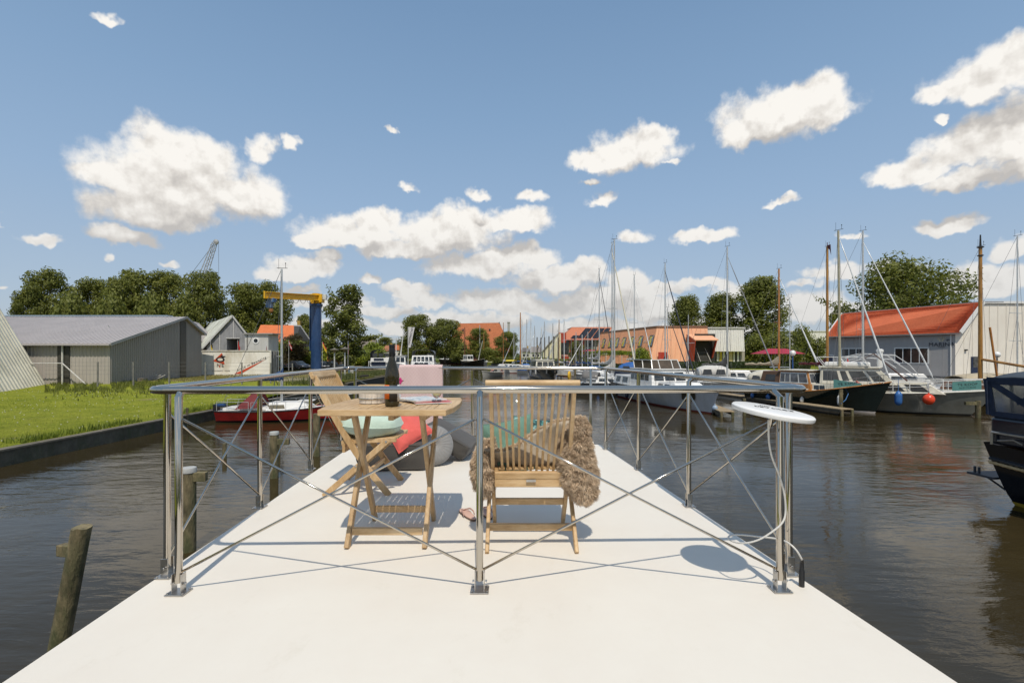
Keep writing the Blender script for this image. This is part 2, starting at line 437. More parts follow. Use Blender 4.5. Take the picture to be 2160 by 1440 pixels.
# ------------------------------------------------------------ houseboat deck
def deck_mat():
    m, nt, b, out = new_mat('deck_coating')
    n = noise_node(nt, .9, 6, .7); r = ramp(nt, n.outputs[0], [(.35, (.71, .655, .575)), (.65, (.745, .70, .62))])
    n2 = noise_node(nt, 5, 8, .75, (1, .6, 1)); r2 = ramp(nt, n2.outputs[0], [(.58, (0, 0, 0)), (.80, (.42, .42, .42))])
    c = mix(nt, r2.outputs[0], r.outputs[0], (.56, .50, .40))
    n4 = noise_node(nt, 24, 4, .7); r4 = ramp(nt, n4.outputs[0], [(.72, (0, 0, 0)), (.80, (.7, .7, .7))])
    c = mix(nt, r4.outputs[0], c, (.50, .44, .36))
    nt.links.new(c, b.inputs['Base Color']); b.inputs['Roughness'].default_value = .55; b.inputs['Specular IOR Level'].default_value = .3
    n3 = noise_node(nt, 160, 3, .6); bump(nt, b, n3.outputs[0], .1, .002)
    return m
def dk(px, py, z=0.):   # photo pixel -> point z above the deck
    return G(px, py, DZ+z)
hb = thing('houseboat', 'flat cream white roof deck of a houseboat filling the foreground', 'houseboat', (-.25, 2, 0))
def decksec(y): return (-1.70-.05*(y-1.2), 1.547-.0985*(y-1.2))
ys = [-7, -3, 0, 1.6, 3, 4.5, 5.9]
mb = MB()
top = []
for y in ys:
    l, r_ = decksec(y); top.append((l, r_, y))
bev = .012
prof = lambda l, r_, y: [(l, y, DZ-.09), (l, y, DZ-bev), (l+bev, y, DZ), (r_-bev, y, DZ), (r_, y, DZ-bev), (r_, y, DZ-.09)]
vs = []
for l, r_, y in top: vs += prof(l, r_, y)
fs = []
for i in range(len(top)-1):
    for j in range(6): fs.append((i*6+j, i*6+(j+1) % 6, (i+1)*6+(j+1) % 6, (i+1)*6+j))
fs += [(5, 4, 3, 2, 1, 0), tuple((len(top)-1)*6+j for j in range(6))]
mb.add(vs, fs); build(mb, 'roof_deck', deck_mat(), hb)
mb = MB()
def ring(z, ins, y0, y1):
    l0, r0 = decksec(y0); l1, r1 = decksec(y1)
    return [(l0+ins, y0+ins, z), (r0-ins, y0+ins, z), (r1-ins, y1-ins, z), (l1+ins, y1-ins, z)]
mb.prism(ring(.55, .16, -7, 5.9), (0, 0, DZ-.09-.55)); build(mb, 'cabin_wall', M('houseboat_wall', (.62, .61, .58), .4), hb)
mb = MB(); mb.prism(ring(-.3, .02, -7.1, 6.6), (0, 0, .85)); build(mb, 'hull', M('houseboat_hull', (.05, .06, .07), .35), hb)
for side in (0, 1):
    for y in (-4.5, -2.2, .2, 2.4, 4.3):
        l, r_ = decksec(y); x = (l+.16 if side == 0 else r_-.16); mb = MB()
        mb.box((x, y, 1.6), (.03, 1.3, .75)); build(mb, 'window', DARKGLASS, hb)

# ------------------------------------------------------------ railing
RZ = DZ+.933
L_posts = [dk(353, 1214), dk(548, 1070), dk(655, 990), dk(718, 944)]
R_posts = [dk(1664, 1209), dk(1453, 1067), dk(1347, 990), dk(1278, 947)]
F_posts = [dk(377, 1250), dk(1012, 1245), dk(1645, 1244)]
B_posts = [dk(749, 941), dk(997, 938), dk(1246, 941)]
rail = thing('steel_railing', 'polished stainless steel railing with crossed braces round the deck', 'railing', (-.25, 4, DZ))
def arc(c, a, b, n=7):
    # rounded corner from a to b with control c
    return [a*(1-t)**2+c*2*t*(1-t)+b*t*t for t in [i/n for i in range(n+1)]]
zz = Vector((0, 0, RZ))
def xy(p, z=RZ): return Vector((p[0], p[1], z))
FL, FR = xy(P(322, 823, 2.29)), xy(P(1700, 817.5, 2.42))
Lx = lambda y: L_posts[0].x+(L_posts[3].x-L_posts[0].x)*(y-L_posts[0].y)/(L_posts[3].y-L_posts[0].y)
Rx = lambda y: R_posts[0].x+(R_posts[3].x-R_posts[0].x)*(y-R_posts[0].y)/(R_posts[3].y-R_posts[0].y)
cFL = Vector((Lx(2.25), 2.245, RZ)); cFR = Vector((Rx(2.33)+.03, 2.325, RZ)); cBL = Vector((Lx(5.86), 5.86, RZ)); cBR = Vector((Rx(5.8)+.02, 5.80, RZ))
q = .09
def cr(c, a, b): return arc(c, c+(a-c).normalized()*q, c+(b-c).normalized()*q)
loop = cr(cFL, cBL, cFR)+cr(cFR, cFL, cBR)+cr(cBR, cFR, cBL)+cr(cBL, cBR, cFL)
mb = MB(); mb.tube(loop, .0185, 20, closed=True); build(mb, 'handrail', STEEL, rail, smooth=True)
def post(p, out, top):
    mb = MB(); mb.tube([(p.x, p.y, DZ+.05), (p.x+(top.x-p.x)*.0, p.y, RZ-.03), (top.x, top.y, RZ-.005)], .0165, 16)
    po = build(mb, 'post', STEEL, rail, smooth=True, auto=40)
    mb = MB(); ang = math.atan2(out[1], out[0]); rt = Matrix.Rotation(ang, 3, 'Z')
    mb.box((p.x, p.y, DZ+.005), (.075, .085, .005), rt)
    for s in (-1, 1):
        c = Vector((p.x, p.y, DZ+.05))+rt @ Vector((0, s*.021, 0)); mb.box(c, (.036, .004, .085), rt)
        c2 = Vector((p.x, p.y, DZ+.045))+rt @ Vector((0, s*.026, 0)); mb.tube([c2, c2+rt @ Vector((0, s*.008, 0))], .007, 8)
    for sx in (-.026, .026):
        for sy in (-.034, .034):
            c3 = Vector((p.x, p.y, DZ+.008))+rt @ Vector((sx, sy, 0)); mb.tube([c3, c3+Vector((0, 0, .005))], .005, 8)
    build(mb, 'bracket', STEEL_B, po, bevel=.001)
def online(p, a, b):
    t = ((p-a).dot(b-a))/((b-a).length_squared); r = a+(b-a)*t; return r
for p in L_posts: post(p, (1, 0), online(xy(p), cFL, cBL))
for p in R_posts: post(p, (1, 0), online(xy(p), cFR, cBR))
for p in F_posts: post(p, (0, 1), online(xy(p), cFL, cFR))
for p in B_posts: post(p, (0, 1), online(xy(p), cBL, cBR))
def braces(a, b, z0=.10, z1=.80, r=.0058):
    d = (b-a).normalized()*.017; d.z = 0
    nrm = Vector((-d.y, d.x, 0)).normalized()*.006
    for (za, zb, s) in ((z0, z1, 1), (z1, z0, -1)):
        A = Vector((a.x, a.y, DZ+za))+d; Bp = Vector((b.x, b.y, DZ+zb))-d; m = (A+Bp)/2+nrm*s
        mb = MB(); mb.tube([A, m, Bp], r, 10); build(mb, 'brace', STEEL, rail, smooth=True)
for i in range(3): braces(L_posts[i], L_posts[i+1]); braces(R_posts[i], R_posts[i+1])
for i in range(2): braces(F_posts[i], F_posts[i+1]); braces(B_posts[i], B_posts[i+1])

# ------------------------------------------------------------ folding teak chairs
def make_chair(label, loc, rz, group):
    t = thing('folding_chair', label, 'chair', loc, rz, group)
    W = .235
    def leg(pts, x, w=.022, h=.046, hole=True):
        mb = MB()
        for a, b in zip(pts[:-1], pts[1:]): mb.bar((x, *a), (x, *b), w, h, up=(0, 1, .3), ch=.004)
        return mb
    for s in (-1, 1):
        x = s*.222
        # curved back leg as one bent strip
        pts = [(.50, .0), (.36, .17), (.245, .33), (.155, .47), (.07, .62), (-.01, .77), (-.085, .925)]
        mb = MB(); hw = .024
        prof = []
        for i, p in enumerate(pts):
            a = Vector(pts[max(0, i-1)]); b = Vector(pts[min(len(pts)-1, i+1)]); d = (b-a).normalized(); n = Vector((-d.y, d.x))
            prof.append((Vector(p)+n*hw, Vector(p)-n*hw))
        poly = [(x-.011, p.x, p.y) for p, _ in prof]+[(x-.011, p.x, p.y) for _, p in prof[::-1]]
        mb.prism(poly, (.022, 0, 0))
        build(mb, 'back_leg', TEAK, t, local=True, bevel=.003)
        x2 = s*.248 if s < 0 else .248
        mb = MB(); mb.bar((x2, 0, 0), (x2, .50, .435), .022, .045, ch=.004); build(mb, 'front_leg', TEAK, t, local=True, bevel=.002)
        mb = MB(); mb.bar((s*.2, .13, .415), (s*.2, .55, .43), .022, .035, ch=.003); build(mb, 'seat_rail', TEAK, t, local=True)
        for (yy, zz_) in ((.255, .235), (.49, .425)):
            mb = MB(); mb.tube([(s*.258, yy-.005, zz_), (s*.263, yy-.005, zz_)], .009, 10); build(mb, 'bolt', STEEL_B, t, local=True)
    mb = MB(); mb.bar((-.252, -.095, .935), (.252, -.095, .935), .03, .06, up=(0, -.45, .9), ch=.008); build(mb, 'top_rail', TEAKX, t, local=True, bevel=.004)
    n = 11
    for i in range(n):
        f = (i-(n-1)/2)/((n-1)/2); xt = f*.188; xb = f*.165
        mb = MB(); mb.bar((xb, .175, .41), (xt, -.088, .912), .0135, .017, up=(0, 1, .4)); build(mb, 'back_slat', TEAK, t, local=True)
    mb = MB(); mb.bar((-.21, .135, .40), (.21, .135, .40), .026, .045, up=(0, -.2, 1), ch=.004)
    mb.bar((-.21, .14, .355), (.21, .14, .355), .022, .05, up=(0, 0, 1), ch=.003)
    build(mb, 'lower_back_rail', TEAKX, t, local=True, bevel=.002)
    mb = MB(); mb.box((0, .116, .372), (.055, .004, .014)); build(mb, 'badge', STEEL_B, t, local=True)
    for i in range(9):
        xx = -.17+i*.0425
        mb = MB(); mb.bar((xx, .155, .432), (xx, .56, .442), .034, .014, up=(0, 0, 1)); build(mb, 'seat_slat', TEAKY, t, local=True)
    for (y0, z0, w) in ((.345, .185, .21), (.12, .105, .24)):
        mb = MB(); mb.bar((-w, y0, z0), (w, y0, z0), .022, .04, ch=.003); build(mb, 'stretcher', TEAKX, t, local=True)
    return t
cA = dk(1122, 1167)
chairR = make_chair('folding teak chair seen from behind, with the brown sheepskin draped over its seat', (cA.x, cA.y, DZ), R(0), 'folding teak chairs on the deck')
chairL = make_chair('folding teak chair left of the table, holding a mint cushion', (-1.46, 4.0, DZ), R(-90), 'folding teak chairs on the deck')

# ------------------------------------------------------------ folding table
TT = .80       # height of the table top over the deck
tx, ty = -.705, 2.985
tb = thing('folding_table', 'square folding teak table carrying a wine bottle and a white bucket', 'table', (tx, ty, DZ))
mb = MB()
hw, hd = .36, .37
n = 15
for i in range(n):
    x0 = -hw+.05+i*(2*hw-.1)/n; w = (2*hw-.1)/n
    mb.box((tx+x0+w/2, ty, DZ+TT-.011), (w-.0035, 2*hd-.11, .018))
build(mb, 'tabletop', TEAKY, tb, bevel=.0015)
for s in (-1, 1):
    mb = MB()
    # edge boards with a slight bow outwards
    po = [(tx-hw+.012, ty+s*hd, 0), (tx-hw*.5, ty+s*(hd+.004), 0), (tx+hw*.5, ty+s*(hd+.004), 0), (tx+hw-.012, ty+s*hd, 0), (tx+hw-.03, ty+s*(hd-.054), 0), (tx-hw+.03, ty+s*(hd-.054), 0)]
    mb.prism([(a, b, DZ+TT-.034) for a, b, _ in po], (0, 0, .034)); build(mb, 'table_edge', TEAKX, tb, bevel=.004)
    mb = MB()
    po = [(tx+s*(hw-.012), ty-hd), (tx+s*(hw+.014), ty-hd*.6), (tx+s*(hw+.024), ty), (tx+s*(hw+.014), ty+hd*.6), (tx+s*(hw-.012), ty+hd), (tx+s*(hw-.052), ty+hd-.052), (tx+s*(hw-.052), ty-hd+.052)]
    mb.prism([(a, b, DZ+TT-.033) for a, b in po], (0, 0, .0325)); build(mb, 'table_edge', TEAKY, tb, bevel=.004)
for s, xo in ((-1, -.205), (1, .185)):
    for k, (y0, y1, dx) in enumerate(((-.20, .235, .0), (.20, -.245, .025))):
        x = tx+xo+dx*s
        mb = MB(); mb.bar((x, ty+y0, DZ+TT-.035), (x, ty+y1, DZ), .026, .05, up=(0, 1, 0), ch=.004); build(mb, 'leg', TEAKD, tb, bevel=.002)
for (y, z, w) in ((-.205, .085, .20), (.195, .085, .18)):
    mb = MB(); mb.bar((tx-w-.01, ty+y, DZ+z), (tx+w-.01, ty+y, DZ+z), .024, .042, ch=.004); build(mb, 'stretcher', TEAKX, tb)
for xo in (-.235, .03, .21):
    mb = MB(); mb.bar((tx+xo, ty-.29, DZ+TT-.052), (tx+xo, ty+.29, DZ+TT-.052), .03, .034, ch=.003); build(mb, 'underframe_bar', TEAKY, tb)
TZ = DZ+TT

# ------------------------------------------------------------ things on the table
def bottle_glass():
    m, nt, b, out = new_mat('bottle_glass')
    b.inputs['Base Color'].default_value = (.035, .028, .008, 1); b.inputs['Roughness'].default_value = .04
    b.inputs['Transmission Weight'].default_value = .35; b.inputs['IOR'].default_value = 1.5; b.inputs['Specular IOR Level'].default_value = .7
    return m
bx, by = X(827, 2.80), 2.80
bo = thing('wine_bottle', 'dark green wine bottle with an orange label standing on the table', 'bottle', (bx, by, TZ))
H = .355; prof = [(.034, 0), (.0405, .006), (.0415, .02), (.0415, .165), (.0405, .185), (.0365, .21), (.0285, .24), (.0205, .265), (.0165, .285), (.0155, .30)]
mb = MB(); mb.lathe(prof, 32, (bx, by, TZ)); build(mb, 'glass_body', bottle_glass(), bo, smooth=True, auto=50)
mb = MB(); mb.lathe([(.0165, .286), (.0172, .288), (.0172, .335), (.0165, .337), (.0172, .34), (.0172, .352), (.0155, .356)], 24, (bx, by, TZ)); build(mb, 'screw_cap', M('cap_foil', (.02, .02, .02), .3, .4), bo, smooth=True, auto=30)
def patch(a0, a1, z0, z1, r, name, mat, par):
    mb = MB(); mb.grid(lambda u, v: (bx+r*math.cos(a0+(a1-a0)*u), by+r*math.sin(a0+(a1-a0)*u), TZ+z0+(z1-z0)*v), 10, 1); return build(mb, name, mat, par, smooth=True, solid=.0004)
patch(R(185), R(262), .045, .125, .0421, 'orange_label', M('orange_label', (.80, .16, .012), .6, var=.03), bo)
patch(R(262), R(330), .03, .125, .0421, 'black_label', M('black_label', (.02, .018, .018), .5, var=.1), bo)
patch(R(330), R(368), .03, .125, .0422, 'white_label', M('white_label', (.7, .7, .68), .6, var=.03), bo)
# bucket
kx, ky = X(784, 2.97), 2.98
bk = thing('wooden_bucket', 'round whitewashed wooden bucket with a bare wood rim on the table', 'bucket', (kx, ky, TZ))
mb = MB(); nst = 14
for i in range(nst):
    a0 = 2*math.pi*i/nst+.012; a1 = 2*math.pi*(i+1)/nst-.012
    q = []
    for z, rr in ((.002, .074), (.080, .081)):
        q.append([Vector((kx+r2*math.cos(a), ky+r2*math.sin(a), TZ+z)) for r2 in (rr, rr-.008) for a in (a0, (a0+a1)/2, a1)])
    lo, hi = q
    vs = lo+hi; mb.add(vs, [(0, 1, 7, 6), (1, 2, 8, 7), (3, 9, 10, 4), (4, 10, 11, 5), (6, 7, 10, 9), (7, 8, 11, 10), (0, 6, 9, 3), (2, 5, 11, 8), (0, 3, 4, 1), (1, 4, 5, 2)])
build(mb, 'staves', M('whitewashed_wood', (.72, .66, .58), .7, var=.12, vs=12, stretch=(3, 3, .4), bmp=.3, bs=30), bk, smooth=False)
mb = MB(); mb.lathe([(.070, .075), (.083, .078), (.085, .085), (.084, .107), (.080, .110), (.074, .108), (.073, .08)], 32, (kx, ky, TZ), ring=True); build(mb, 'rim', M('pale_wood', (.60, .42, .22), .6, var=.15, vs=10), bk, smooth=True, auto=40)
mb = MB(); mb.lathe([(.0805, .028), (.0812, .03), (.0812, .033), (.0805, .035)], 32, (kx, ky, TZ)); build(mb, 'wire_band', STEEL_B, bk)
# pink glass jar and flower
jx, jy = X(813, 2.98), 3.02
jr = thing('candle_jar', 'small pink glass jar between the bucket and the wine bottle', 'jar', (jx, jy, TZ))
mb = MB(); mb.lathe([(.02, 0), (.026, .004), (.027, .05), (.025, .07), (.0235, .07), (.024, .05), (.022, .006)], 24, (jx, jy, TZ)); 
def clearglass(name, col):
    m, nt, b, out = new_mat(name); b.inputs['Base Color'].default_value = (*col, 1); b.inputs['Transmission Weight'].default_value = .9; b.inputs['Roughness'].default_value = .03; b.inputs['IOR'].default_value = 1.45; return m
build(mb, 'glass', clearglass('pink_glass', (.95, .35, .40)), jr, smooth=True)
mb = MB(); mb.lathe([(.02, .005), (.0215, .006), (.0215, .04), (.02, .041)], 20, (jx, jy, TZ)); build(mb, 'wax', M('pink_wax', (.75, .28, .28), .6), jr, smooth=True, auto=40)
fx, fy = X(842, 3.12), 3.13
fv = thing('flower_vase', 'small white vase with a magenta orchid behind the wine bottle', 'vase', (fx, fy, TZ))
mb = MB(); mb.lathe([(.018, 0), (.026, .01), (.028, .035), (.016, .06), (.012, .075), (.015, .082)], 20, (fx-.02, fy, TZ)); build(mb, 'vase_body', M('white_ceramic', (.78, .77, .74), .2, var=.03), fv, smooth=True)
mb = MB(); mb.tube([(fx-.02, fy, TZ+.06), (fx-.015, fy, TZ+.11), (fx+.005, fy, TZ+.135), (fx+.03, fy-.01, TZ+.128)], .002, 6); build(mb, 'stem', M('stem_green', (.12, .25, .05), .6), fv, smooth=True)
mb = MB()
for k in range(5):
    a = k*2*math.pi/5; c = Vector((fx+.002+.012*math.cos(a), fy-.006, TZ+.128+.012*math.sin(a)))
    mb.ball(c, (.011, .004, .009), 8, 6, Matrix.Rotation(-a, 3, 'Y'))
build(mb, 'blossom', M('magenta_petal', (.55, .02, .18), .6), fv, smooth=True)
# magazines and glass
def booklet(label, poly, z, th, cover, name='magazine'):
    t = thing(name, label, 'magazine', (poly[0][0], poly[0][1], z))
    mb = MB(); mb.prism([(a, b, z+.0008) for a, b in poly], (0, 0, th)); build(mb, 'pages', M('paper', (.72, .70, .66), .7, var=.05, vs=30), t)
    mb = MB(); mb.prism([(a, b, z+th+.001) for a, b in poly], (0, 0, .0015)); build(mb, 'cover', cover, t)
    return t
def cov(name, cols, sc):
    if name in MATS: return MATS[name]
    m, nt, b, out = new_mat(name); n = noise_node(nt, sc, 2, .5); r = ramp(nt, n.outputs[0], [(.35+.1*i, c) for i, c in enumerate(cols)]); r.color_ramp.interpolation = 'CONSTANT'
    nt.links.new(r.outputs[0], b.inputs['Base Color']); b.inputs['Roughness'].default_value = .25; MATS[name] = m; return m
zt = TZ+.002
def rot_rect(cx, cy, w, h, a):
    c, s = math.cos(a), math.sin(a)
    return [(cx+x*c-y*s, cy+x*s+y*c) for x, y in ((-w/2, -h/2), (w/2, -h/2), (w/2, h/2), (-w/2, h/2))]
booklet('open red covered magazine, lowest of the pile beside the wine glass', rot_rect(X(905, 3.0), 3.04, .22, .27, R(20)), zt, .006, M('red_cover', (.55, .03, .04), .3, var=.05))
booklet('white glossy magazine on top of the red one on the table', rot_rect(X(888, 3.05), 3.07, .21, .28, R(38)), zt+.0095, .007, cov('mixed_cover', [(.7, .7, .68), (.35, .45, .5), (.72, .7, .66), (.2, .25, .28)], 9))
gx, gy = X(921, 2.93), 2.93
wg = thing('wine_glass', 'stemmed wine glass of white wine at the right end of the table', 'glass', (gx, gy, TZ))
mb = MB(); mb.lathe([(.032, .0), (.031, .002), (.006, .005), (.0035, .010), (.0035, .030), (.01, .036), (.025, .048), (.031, .064), (.031, .078), (.027, .106), (.0262, .106), (.0302, .078), (.0302, .065), (.024, .050), (.008, .039)], 28, (gx, gy, TZ+.001)); build(mb, 'glass', clearglass('clear_glass', (1, 1, 1)), wg, smooth=True)
mb = MB(); mb.lathe([(.006, .040), (.0225, .0505), (.0292, .066), (.0294, .070)], 24, (gx, gy, TZ+.001)); build(mb, 'wine', clearglass('white_wine', (.95, .78, .30)), wg, smooth=True, auto=40)

# ------------------------------------------------------------ cushions
def fabric(name, col, weave=220, var=.1, bmp=.35, rough=.85, fold=0, fs=7):
    if name in MATS: return MATS[name]
    m, nt, b, out = new_mat(name)
    n = noise_node(nt, weave, 3, .7); n2 = noise_node(nt, 4, 4, .6)
    r = ramp(nt, n2.outputs[0], [(.3, tuple(c*(1-var) for c in col)), (.7, tuple(min(1, c*(1+var)) for c in col))])
    r3 = ramp(nt, n.outputs[0], [(.3, (.82, .82, .82)), (.7, (1, 1, 1))])
    nt.links.new(mix(nt, 1, r.outputs[0], r3.outputs[0], 'MULTIPLY'), b.inputs['Base Color'])
    b.inputs['Roughness'].default_value = rough; b.inputs['Sheen Weight'].default_value = .2
    bp = bump(nt, b, n.outputs[0], bmp, .002)
    if fold:
        n4 = noise_node(nt, fs, 3, .5); b2 = nt.nodes.new('ShaderNodeBump'); b2.inputs['Strength'].default_value = fold; b2.inputs['Distance'].default_value = .03
        nt.links.new(n4.outputs[0], b2.inputs['Height']); nt.links.new(b2.outputs[0], bp.inputs['Normal'])
    MATS[name] = m; return m
def pillow_mb(w, h, t, seed=0, pinch=.12, n=20, wr=.008):
    """square scatter cushion centred at the origin in the xy plane"""
    mb = MB(); 
    def f(u, v, s):
        x, y = 2*u-1, 2*v-1
        e = max(0, 1-x*x)**.42*max(0, 1-y*y)**.42
        px = x*(1-pinch*(1-y*y)*.9*abs(x)); py = y*(1-pinch*(1-x*x)*.9*abs(y))
        if pinch < .06: px, py = x*math.sqrt(1-.42*y*y), y*math.sqrt(1-.42*x*x)
        nz = mnoise.noise(Vector((x*2.2+seed, y*2.2, s)))*wr*1.4+mnoise.noise(Vector((x*6+seed, y*6, s+4)))*wr
        return Vector((px*w/2, py*h/2, s*(t/2*e+nz*e)))
    mb.grid(lambda u, v: f(u, v, 1), n, n); 
    k = len(mb.v); o = MB(); o.grid(lambda u, v: f(u, v, -1), n, n); o.f = [tuple(reversed(q)) for q in o.f]; mb.merge(o)
    return mb
def place(mb, M4):
    mb.v = [M4 @ v for v in mb.v]; return mb
def mat4(loc, rot): # rot euler degrees
    from mathutils import Euler
    return Matrix.Translation(loc) @ Euler([R(a) for a in rot]).to_matrix().to_4x4()
def piping(w, h, pinch=.12, n=10):
    pts = []
    for k in range(4):
        for i in range(n):
            t = 2*i/n-1
            x, y = ((t, -1), (1, t), (-t, 1), (-1, -t))[k]
            pts.append(Vector((x*math.sqrt(1-.42*y*y)*w/2, y*math.sqrt(1-.42*x*x)*h/2, 0)) if pinch < .06 else Vector((x*(1-pinch*(1-y*y)*.9*abs(x))*w/2, y*(1-pinch*(1-x*x)*.9*abs(y))*h/2, 0)))
    return pts
def cushion(label, name, w, h, t, M4, mat, seed=1, pipe=None, cat='cushion', pinch=.12, wr=.008):
    o = thing(name, label, cat, M4.to_translation())
    mb = place(pillow_mb(w, h, t, seed, pinch, 24, wr), M4); build(mb, 'cover', mat, o, smooth=True)
    mb = MB(); mb.tube([M4 @ p for p in piping(w, h, pinch)], .004, 6, closed=True); build(mb, 'piping', pipe or mat, o, smooth=True)
    return o
MINT = fabric('mint_fabric', (.50, .62, .52), var=.14, fold=.6)
cushion('mint green cushion lying on the seat of the left folding chair', 'mint_cushion', .50, .48, .22, mat4((-1.15, 3.97, DZ+.54), (3, 3, 8)), MINT, 3, pinch=.05)
# big dark grey floor cushion
GREYF = fabric('charcoal_fabric', (.062, .056, .05), 180, .12, .6, fold=.35, fs=5)
def lounge(label, w, dpt, h, M4, seed, bulge=.05):
    o = thing('floor_cushion', label, 'floor cushion', M4.to_translation(), 0, 'charcoal floor cushions on the deck')
    mb = MB(); n = 18
    def sph(p):
        x, y, z = p; r = .16
        # rounded box with soft bulges
        q = Vector((max(-1+r, min(1-r, x)), max(-1+r, min(1-r, y)), max(-1+r, min(1-r, z))))
        d = Vector(p)-q
        if d.length > 1e-6: d = d.normalized()*r
        e = q+d
        b = 1+bulge*(1-abs(x)**2)*(1-abs(y)**2)+bulge*(1-abs(z)**2)
        nz = 1+.05*mnoise.noise(Vector((x*1.5+seed, y*1.5, z*1.5)))
        return M4 @ Vector((e.x*w/2*b*nz, e.y*dpt/2*b*nz, (e.z+1)*h/2*(1+bulge*1.6*(1-x*x)*(1-y*y) if z > 0 else 1)))
    for ax in range(3):
        for s in (-1, 1):
            def f(u, v):
                a, b = 2*u-1, 2*v-1
                p = [0, 0, 0]; p[ax] = s; p[(ax+1) % 3] = a*s; p[(ax+2) % 3] = b; return sph(p)
            mb.grid(f, n, n)
    build(mb, 'cover', GREYF, o, smooth=True)
    for zz_ in (-.84, .84):
        pts = []
        for k in range(4):
            for i in range(12):
                t = 2*i/12-1; x, y = ((t, -1), (1, t), (-t, 1), (-1, -t))[k]; v = sph((x, y, zz_)); pts.append(v)
        mb = MB(); mb.tube(pts, .004, 6, closed=True); build(mb, 'seam_piping', GREYF, o, smooth=True)
    return o
lounge('boxy charcoal floor cushion lying flat behind the table', .63, .60, .26, mat4((-1.15, 4.84, DZ+.003), (0, 0, 3)), 1)
lounge('charcoal floor cushion leaning at the far end, right of the coral cushion', .50, .50, .17, mat4((-.70, 5.22, DZ+.12), (0, 27, -8)), 5)
CORAL = fabric('coral_fabric', (.72, .12, .10), 200, .1, .25, fold=.7)
cushion('coral red cushion propped against the charcoal floor cushions', 'coral_cushion', .40, .38, .15, mat4((-1.02, 4.66, DZ+.385), (50, 0, 10)) @ Matrix.Rotation(R(34), 4, 'Z'), CORAL, 8)
# round velvet cushion
VELV = fabric('grey_velvet', (.25, .245, .24), 150, .12, .2, .7)
M4 = mat4((-.78, 4.80, DZ+.20), (72, 0, 20))
rc = thing('round_cushion', 'round light grey velvet cushion with pleats between the charcoal cushions', 'cushion', M4.to_translation())
mb = MB()
def rcf(u, v, s):
    a = 2*math.pi*u; r = v; rr = .20*(r**.8)
    z = s*(.075*math.sqrt(max(0, 1-r**3))-.035*math.exp(-(r/.14)**2))*(1+.10*math.cos(28*a)*r*(1-r*.6))
    return M4 @ Vector((rr*math.cos(a), rr*math.sin(a), z))
mb.grid(lambda u, v: rcf(u, v, 1), 112, 12); o2 = MB(); o2.grid(lambda u, v: rcf(u, v, -1), 112, 12); o2.f = [tuple(reversed(f)) for f in o2.f]; mb.merge(o2)
build(mb, 'cover', VELV, rc, smooth=True)
for s in (1, -1):
    mb = MB(); mb.ball(M4 @ Vector((0, 0, s*.05)), (.022, .022, .012), 12, 8, M4.to_3x3()); build(mb, 'button', VELV, rc, smooth=True)

# blanket over the far rail
def blanket_mat():
    m, nt, b, out = new_mat('pink_herringbone')
    tc = nt.nodes.new('ShaderNodeTexCoord'); sp = nt.nodes.new('ShaderNodeSeparateXYZ'); nt.links.new(tc.outputs['Object'], sp.inputs[0])
    def mth(op, a, b_=None):
        n = nt.nodes.new('ShaderNodeMath'); n.operation = op
        for i, v in enumerate((a, b_)):
            if v is None: continue
            if isinstance(v, (int, float)): n.inputs[i].default_value = v
            else: nt.links.new(v, n.inputs[i])
        return n.outputs[0]
    tri = mth('PINGPONG', mth('MULTIPLY', sp.outputs[0], 48.), 1.); k = mth('FRACT', mth('ADD', mth('MULTIPLY', sp.outputs[2], 62.), tri))
    r = ramp(nt, k, [(.42, (.56, .33, .33)), (.58, (.72, .62, .59))]); nt.links.new(r.outputs[0], b.inputs['Base Color'])
    b.inputs['Roughness'].default_value = .9; n = noise_node(nt, 250, 2, .6); bump(nt, b, n.outputs[0], .5, .003); return m
bl = thing('blanket', 'pale pink herringbone blanket hanging over the far rail', 'blanket', (-1.1, 5.84, DZ))
x0, x1 = X(842, 5.82), X(933, 5.82)
mb = MB()
def blf(u, v):
    s = v*1.35   # running over the rail: front fall .72, over, back fall
    x = x0+(x1-x0)*u; w = .012*math.sin(u*17+v*3)*min(1, abs(v-.55)*3)
    fr = .74; yr = 5.845
    if s < fr: z = RZ+.02-(fr-s); y = yr-.026-w; x = x+(-.16 if True else 0)*(fr-s)/fr*(1-u)
    elif s < fr+.07: t = (s-fr)/.07*math.pi; z = RZ+.002+.024*math.sin(t)+.016; y = yr-.026*math.cos(t)
    else: z = RZ+.02-(s-fr-.07); y = yr+.026+w
    return Vector((x, y, z))
mb.grid(blf, 40, 70); build(mb, 'woven_cloth', blanket_mat(), bl, smooth=True, solid=.006)

# ------------------------------------------------------------ cushions and sheepskin on the right chair
base = Vector((cA.x, cA.y, DZ))
GREENC = fabric('sage_fabric', (.13, .25, .19), 120, .25, .4, fold=.6)
def teal_mat():
    m, nt, b, out = new_mat('teal_leaf_print'); n = noise_node(nt, 22, 3, .6)
    r = ramp(nt, n.outputs[0], [(.46, (.012, .05, .055)), (.55, (.05, .18, .17)), (.64, (.34, .50, .48))]); nt.links.new(r.outputs[0], b.inputs['Base Color']); b.inputs['Roughness'].default_value = .85; return m
cushion('sage green cushion standing on the right chair seat behind the slats', 'green_cushion', .36, .36, .13, mat4(base+Vector((-.10, .33, .53)), (62, -8, 24)), GREENC, 12)
cushion('teal leaf patterned cushion leaning beside the sage one on the right chair', 'patterned_cushion', .36, .34, .12, mat4(base+Vector((.06, .42, .535)), (60, 4, -4)), teal_mat(), 15)
